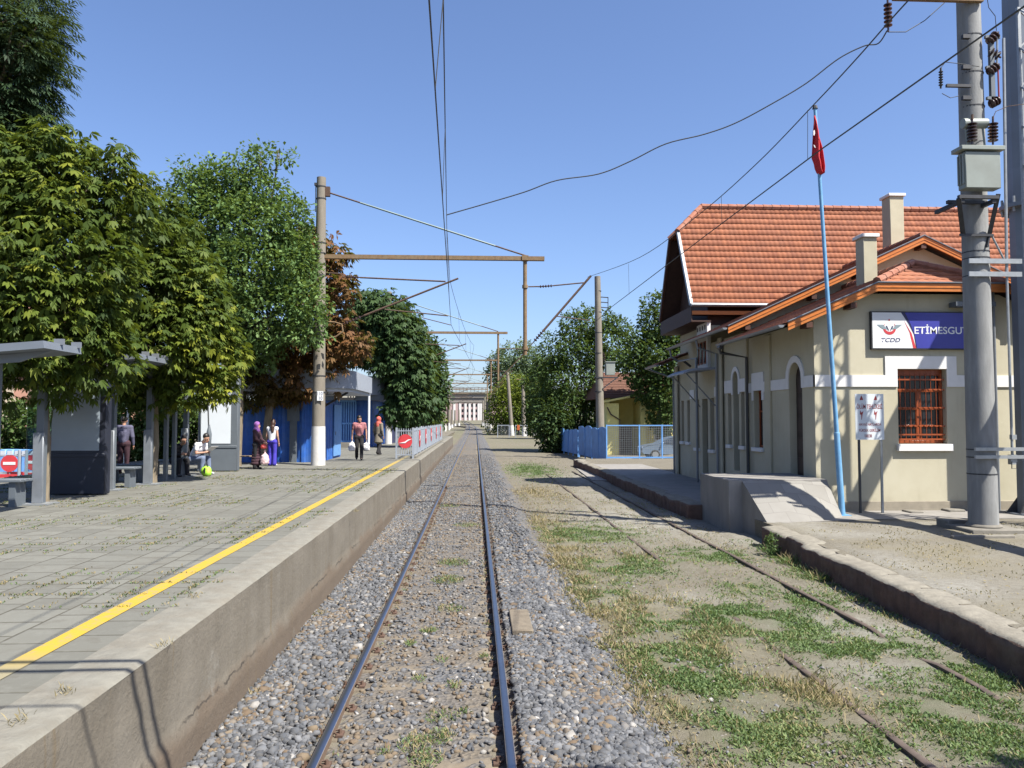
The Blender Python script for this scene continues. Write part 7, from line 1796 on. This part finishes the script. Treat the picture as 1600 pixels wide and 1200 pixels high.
tree('plane_tree', 'light green plane tree with sparse top twigs left of the tall mast', 28.0, 369, [(300, 270, 20), (312, 305, 30), (345, 295, 32, .3), (385, 265, 20), (410, 250, 16), (437, 240, 10), (400, 300, 34), (335, 350, 44), (395, 360, 48, -.4), (445, 345, 30), (290, 370, 34), (320, 430, 46), (385, 430, 54, -.6), (445, 420, 42, -.3), (475, 470, 28, -.6), (420, 490, 46, -.5), (350, 500, 44), (480, 510, 22, -.7), (395, 540, 30), (300, 470, 40, .3), (460, 375, 28)], 'leaf_plane', 1700, 13, 'simple', .17, .48, ZP, .17, seed=8, bark='bark_pale')
tree('horse_chestnut', 'rust brown scorched horse chestnut behind the tall mast', 29.7, 408, [(500, 375, 18), (515, 400, 22), (528, 450, 22), (530, 490, 22), (490, 440, 40, .4), (470, 390, 34, .5), (520, 530, 28), (548, 540, 22), (566, 540, 13), (515, 562, 22), (470, 540, 46, .4), (430, 585, 34), (405, 605, 30), (440, 610, 18), (395, 570, 32, .3), (490, 580, 36, .4), (415, 560, 40, .3), (460, 600, 26, .4), (500, 495, 34, .3), (380, 540, 24, .3)], 'leaf_rust', 800, 9, 'palmate', .24, .42, ZP, .16, tintf=lambda p, t: np.clip(t*.5+.6*np.clip((p[:, 0]+9.0)/2.5, 0, 1)-.05, 0, 1), seed=9, bark='bark_pale')
tree('horse_chestnut', 'dark green chestnut above the rounded kiosk canopy', 46.5, 632, [(575, 485, 26, 1), (605, 490, 28), (620, 520, 34), (580, 525, 36, 1), (560, 500, 20, 1), (632, 560, 34), (607, 548, 34), (645, 590, 26), (560, 540, 24, 1), (636, 605, 26), (650, 625, 18), (630, 640, 22), (640, 628, 24)], 'leaf_dark', 1100, 9, 'palmate', .32, .65, ZP, .2, seed=12)
tree('lime_tree', 'far dark rounded tree closing the row of trees on the platform', 72, 664, [(650, 545, 26), (665, 570, 24), (676, 600, 17), (660, 610, 28), (668, 638, 20), (645, 590, 30), (655, 640, 20), (672, 550, 10), (678, 625, 13)], 'leaf_dark', 600, 10, 'simple', .42, .9, ZP, .2, seed=13)
tree('bush', 'small yellow green bush under the far dark tree', 90, 672, [(668, 648, 9), (676, 645, 8), (683, 650, 6), (672, 655, 9)], 'leaf_lime', 120, 10, 'simple', .35, .6, .3, .1, cat='bush', seed=14)
# hedge bushes behind the shelter
for i, (px, Y, bl, lb) in enumerate(((30, 35, [(5, 672, 26), (30, 664, 30), (52, 668, 24), (20, 690, 24), (45, 692, 24)], 'green bush behind the barrier blocks at the left edge'), (215, 33, [(190, 660, 26), (215, 650, 32), (238, 660, 28), (205, 685, 28), (232, 690, 24), (250, 650, 26)], 'bright green bush seen through the shelter behind the standing man'), (300, 36, [(285, 655, 26), (305, 665, 22), (295, 690, 22), (340, 660, 24), (268, 670, 22)], 'green bush left of the white advertising panel'), (110, 34, [(90, 660, 34), (130, 655, 36), (160, 665, 30)], 'green bush hidden behind the pale advertising panel'))):
    tree('bush', lb, Y, px, bl+[(q[0], 716, 20) for q in bl[::2]], 'leaf_mid', 320, 12, 'simple', .20, .45, .2, .08, cat='bush', group='bushes behind the shelters', seed=20+i)
# right hand side
tree('broadleaf_tree', 'dark leafy tree behind the blue sheet fence and small pole', 66, 915, [(905, 512, 26), (925, 505, 24), (880, 545, 32), (905, 550, 36), (950, 535, 30), (868, 590, 30), (900, 600, 46), (935, 570, 30), (862, 630, 24), (890, 645, 40), (918, 640, 34), (963, 545, 20), (940, 505, 14), (965, 520, 18), (855, 560, 14), (900, 690, 30), (870, 665, 26)], 'leaf_mid', 1000, 12, 'simple', .30, .75, 0, .25, seed=31)
tree('bush', 'dark ivy-like bush at the far end of the blue sheet fence', 64, 865, [(858, 660, 18), (868, 680, 20), (852, 685, 12), (880, 665, 18), (862, 695, 12), (876, 695, 14), (862, 645, 16)], 'leaf_dark', 300, 10, 'simple', .28, .5, 0, .12, cat='bush', seed=32)
tree('broadleaf_tree', 'tall green tree beside the station roof behind the parked car', 55, 1030, [(1022, 478, 14), (1030, 505, 24), (1050, 520, 26), (1012, 530, 20), (1000, 555, 22), (1030, 560, 38), (1055, 570, 40), (995, 575, 24), (1022, 603, 26), (1045, 625, 34), (1042, 655, 22), (980, 560, 16), (1075, 560, 40), (1015, 575, 30), (1045, 665, 14)], 'leaf_mid', 900, 12, 'simple', .27, .65, .05, .2, seed=33, tintf=lambda p, t: t)
tree('broadleaf_tree', 'pale hazy green tree rising beyond the lime green bush', 170, 805, [(805, 560, 22), (785, 573, 18), (825, 570, 22), (800, 590, 26), (825, 595, 22), (840, 580, 14), (778, 585, 12), (812, 545, 10)], 'leaf_hazed', 500, 12, 'simple', .6, 1.8, rise(170), .35, seed=34)
tree('bush', 'lime green rounded bush right of the distant rails', 135, 810, [(805, 612, 22), (785, 622, 16), (828, 618, 22), (800, 640, 26), (830, 645, 24), (775, 645, 14), (845, 630, 20), (815, 660, 22), (790, 662, 16), (838, 662, 18), (772, 665, 10)], 'leaf_lime', 800, 12, 'simple', .42, 1.2, rise(135), .2, tintf=lambda p, t: np.clip(t*.5+.5*np.clip((p[:, 2]-2)/6, 0, 1), 0, 1), cat='bush', seed=35)
tree('broadleaf_tree', 'dark tree filling the gap right of the lime green bush', 110, 848, [(840, 600, 18), (848, 630, 22), (850, 655, 22), (838, 660, 14), (835, 640, 14), (845, 575, 12)], 'leaf_mid', 400, 10, 'simple', .42, 1.0, 0, .25, seed=36)
# woods far beyond, left and right, reading as one mass
g = np.random.default_rng(77); bl = []
for i in range(120):
    s_ = g.uniform(-1, 1); x = np.sign(s_)*(16+abs(s_)*170); Yv = g.uniform(150, 420)
    if x > -14 and x < 14: continue
    bl.append((np.array([x+bend(Yv)*.3, Yv, rise(Yv)+g.uniform(1.5, 5.0)]), g.uniform(3, 5.5)))
fw = foliage('distant_woodland', bl, 'leaf_mid', None, 2600, 9, 'simple', .9, 2.2, lambda p, t: t, .15, 78); tag(fw, kind='stuff')

# ------------------------------------------------------------------ grass
def blades(name, P, H_, W_, mat, tint, lay=.5, seed=4):
    g = np.random.default_rng(seed); n = len(P); a = g.uniform(0, 2*math.pi, n)
    d = np.stack([np.cos(a)*lay*g.uniform(.3, 1.6, n), np.sin(a)*lay*g.uniform(.3, 1.6, n), np.ones(n)], 1); d = unit(d)
    side = unit(np.cross(d, g.normal(size=(n, 3))))
    V = kites(P.copy(), d, side, H_, W_, .12)
    return npmesh(name, V.reshape(-1, 3), np.arange(n*4).reshape(n, 4), mat, tint=np.repeat(tint, 4))
P = []; Hh = []; Ww = []; Tt = []; Ps = []; Hs = []; Ws = []; Ts_ = []
gg = np.random.default_rng(5)
def gz(x, y): 
    z = ZG+0.035*nz(x, y, 0.8)+0.018*nz(x, y, 3.1, 4)+(.02 if 3 < x < 5.6 else 0); t = min(1, max(0, (2.0-x)/1.0)); return z*(1-t)+t*-.17
for (k, px, py, rx, ry) in PATCH:
    if k == 'd': continue
    area = math.pi*rx*ry; far = min(1.0, (9.0/py)**1.3); n = int(min(13000, area*(4200 if k == 'g' else 1000)*far))
    X = gg.normal(px, rx*.62, n); Yy = gg.normal(py, ry*.62, n)
    for x, y in zip(X, Yy):
        if x < 1.15 or x > edge_x(y)-.03 or y < 4.5: continue
        nn = nz(x, y, 1.7, 3)+.6*nz(x, y, 5, 5)
        if nn < -.02+gg.uniform(-.25, .25): continue
        if k == 'g': P.append((x, y, gz(x, y)-.005)); Hh.append(gg.uniform(.02, .065)*(1+.02*y)); Ww.append(gg.uniform(.007, .017)*(1+.03*y)); Tt.append(np.clip(.35+.4*nz(x, y, .9, 2)+gg.uniform(-.3, .3)+(.3 if gg.uniform() < .1 else 0), 0, 1))
        else: Ps.append((x, y, gz(x, y)-.005)); Hs.append(gg.uniform(.04, .15)*(1.5 if gg.uniform() < .15 else 1)); Ws.append(gg.uniform(.004, .009)*(1+.06*y)); Ts_.append(gg.uniform(0, 1))
# thin sprinkling over the whole siding
for i in range(26000):
    x = gg.uniform(1.4, 5.8); y = 4.8+(50 if i % 4 == 0 else 24)*gg.uniform()**1.6
    if x > edge_x(y)-.03: continue
    if nz(x, y, 2.2, 13) < 0: continue
    if gg.uniform() < .35: P.append((x, y, gz(x, y))); Hh.append(gg.uniform(.02, .06)); Ww.append(gg.uniform(.008, .016)*(1+.03*y)); Tt.append(gg.uniform(.3, 1))
    else: Ps.append((x, y, gz(x, y))); Hs.append(gg.uniform(.03, .10)); Ws.append(gg.uniform(.004, .008)*(1+.05*y)); Ts_.append(gg.uniform(0, 1))
# tufts between the rails, along the ballast edge, at the kerb foot
def tuft(x, y, z, n, r, h, straw=.3, w=1.0):
    for i in range(n):
        a = gg.uniform(0, 6.28); q = r*gg.uniform()**.7; p = (x+q*math.cos(a), y+q*math.sin(a)*1.3, z)
        if gg.uniform() < straw: Ps.append(p); Hs.append(h*gg.uniform(.6, 1.5)); Ws.append(.006*w*(1+.05*y)); Ts_.append(gg.uniform(0, 1))
        else: P.append(p); Hh.append(h*gg.uniform(.4, 1.1)); Ww.append(.009*w*(1+.05*y)); Tt.append(gg.uniform(.0, .8))
for (px, py, r, n) in ((700, 905, .28, 500), (710, 878, .32, 500), (670, 985, .10, 150), (640, 1005, .07, 90), (705, 950, .2, 160), (650, 1160, .16, 260), (690, 1150, .13, 200), (665, 1185, .14, 240), (655, 1060, .08, 60), (710, 1070, .08, 80), (690, 1030, .08, 50), (725, 1110, .07, 50), (755, 1025, .05, 50), (600, 1175, .06, 40), (690, 1120, .15, 120), (730, 820, .35, 260), (700, 790, .4, 200)):
    p = at_z(px, py, -.08); tuft(p.x, p.y, -.09, n, r, .06, .35)
for (px, py, r, n, h) in ((520, 860, .10, 50, .06), (500, 960, .12, 120, .07), (390, 1085, .10, 90, .07), (610, 815, .15, 120, .06), (640, 800, .25, 160, .06), (650, 770, .3, 120, .05), (450, 1005, .10, 60, .05), (560, 880, .1, 50, .05)):
    p = at_z(px, py, -.1); tuft(p.x, p.y, -.11, n, r, h, .75)
for y in np.arange(5.2, 16, .45):
    for k in range(2): tuft(1.5+.3*nz(.3, y, .55)+gg.uniform(-.1, .5), y+gg.uniform(-.2, .2), -.19, int(60 if y < 12 else 30), .16, .11, .65)
for y in np.arange(6, 17, .5): tuft(edge_x(y)-.15+gg.uniform(-.15, .1), y, ZG, 30, .13, .10, .4)
for (px, py, n, h) in ((1300, 880, 260, .22), (1322, 905, 200, .2), (1345, 890, 160, .15), (1420, 940, 70, .10), (1470, 960, 60, .10), (1380, 935, 100, .1), (1295, 862, 100, .2)):
    p = at_z(px, py, ZG); tuft(min(p.x, edge_x(p.y)-.12), p.y, ZG, n, .22, h, .25)
# beside the rails
for y in np.arange(5.2, 20, .3):
    for s_ in (-1, 1): 
        if gg.uniform() < .6: tuft(TX+s_*.752+gg.choice([-.11, .11]), y, -.1, 9, .05, .05, .8)
# weeds in the platform joints
for i in range(6000):
    y = 5.2+22*gg.uniform()**1.3; x = -2.77-.5*gg.integers(0, 22)+gg.uniform(-.02, .02); y2 = y
    if nz(x*.7, y, .6, 21) < .02: continue
    horiz = gg.uniform() < .55
    for k in range(gg.integers(4, 16)): 
        dx, dy = (gg.uniform(-.22, .22), gg.uniform(-.02, .02)) if horiz else (gg.uniform(-.015, .015), gg.uniform(-.25, .25))
        yy_ = round(y2/.5)*.5+.0 if horiz else y2
        if gg.uniform() < .5: Ps.append((x+dx, yy_+dy, ZP+.002)); Hs.append(gg.uniform(.02, .05)); Ws.append(.009*(1+.04*y)); Ts_.append(gg.uniform(0, .6))
        else: P.append((x+dx, yy_+dy, ZP+.002)); Hh.append(gg.uniform(.015, .04)); Ww.append(.011*(1+.04*y)); Tt.append(gg.uniform(0, .8))
for (px, py) in ((30, 1128), (100, 1085), (300, 935), (555, 800), (255, 1010)):
    p = at_z(px, py, ZP); 
    for i in range(26): Ps.append((p.x+gg.normal(0, .03), p.y+gg.normal(0, .04), ZP)); Hs.append(gg.uniform(.03, .09)); Ws.append(.006); Ts_.append(gg.uniform(.4, 1))
# dry growth on the low platform
for i in range(9000):
    x = gg.uniform(5.9, 13); y = gg.uniform(7, 19)
    if x < edge_x(y)+.45 or (y > 17 and x < 9.6) or nz(x, y, .7, 31) < -.05 or y > 17.2: continue
    Ps.append((x, y, ZR)); Hs.append(gg.uniform(.02, .07)); Ws.append(.008+.0006*y); Ts_.append(gg.uniform(0, .9))
tag(blades('grass', np.array(P), np.array(Hh), np.array(Ww), 'grass_blade', np.array(Tt), 1.1), kind='stuff')
tag(blades('dry_grass', np.array(Ps), np.array(Hs), np.array(Ws), 'straw_blade', np.array(Ts_), .8, 6), kind='stuff')
# fallen dry leaves and straw lying flat on the dirt
Pl = []
for i in range(5200):
    x = gg.uniform(1.2, 9.5); y = 4.8+16*gg.uniform()**1.3
    if abs(x-edge_x(y)-.2) < .25: continue
    if nz(x, y, .9, 51)+.5*nz(x, y, 3.3, 3) < -.05: continue
    Pl.append((x, y, (ZR+.03 if x > edge_x(y) else gz(x, y)+.012)))
Pl = np.array(Pl); n = len(Pl); a_ = gg.uniform(0, 6.28, n)
d_ = unit(np.stack([np.cos(a_), np.sin(a_), gg.uniform(-.1, .35, n)], 1)); s_ = unit(np.cross(d_, np.stack([gg.normal(0, .3, n), gg.normal(0, .3, n), np.ones(n)], 1)))
V = kites(Pl, d_, s_, gg.uniform(.02, .06, n), gg.uniform(.008, .03, n))
tag(npmesh('leaf_litter', V.reshape(-1, 3), np.arange(n*4).reshape(n, 4), 'straw_blade', tint=np.repeat(gg.uniform(0, 1, n), 4)), kind='stuff')
# a small plant by the kerb
p = at_z(1290, 868, ZG); pt = thing('weed_plant', (edge_x(p.y)-.25, p.y, ZG), 'upright leafy weed growing against the dark stone kerb', 'plant')
m = MB(); m.tube([(edge_x(p.y)-.25, p.y, ZG), (edge_x(p.y)-.22, p.y, ZG+.4)], [.008, .004], 5); m.build('stem', 'leaf_mid', pt)
foliage('leaves', [(np.array([edge_x(p.y)-.24, p.y, ZG+.2]), .14), (np.array([edge_x(p.y)-.22, p.y, ZG+.36]), .1)], 'leaf_mid', pt, 40, 5, 'simple', .05, .05, lambda p_, t: t, .3, 5)
# rubble on the dirt by the kerb
for px, py, r, lb in ((1505, 985, .13, 'grey rock lying below the stone kerb at right'), (1468, 985, .10, 'brown clod beside the grey rock below the kerb'), (1505, 1012, .06, 'small grey stone in front of the grey rock'), (1275, 872, .04, 'pale stone in the grass below the kerb')):
    p = at_z(px, py, ZG); v, f = ico(); bm = bmesh.new(); bmesh.ops.create_icosphere(bm, subdivisions=2, radius=r)
    for v_ in bm.verts: v_.co *= 1+.25*mnoise.noise(v_.co*9/r*.15+Vector((px, 0, 0))); v_.co.z *= .65
    me = bpy.data.meshes.new('rock'); bm.to_mesh(me); bm.free(); me.materials.append(MATS['concrete']); o = link('rock', me); o.location = (p.x, p.y, ZG+r*.35); tag(o, lb, 'rock')
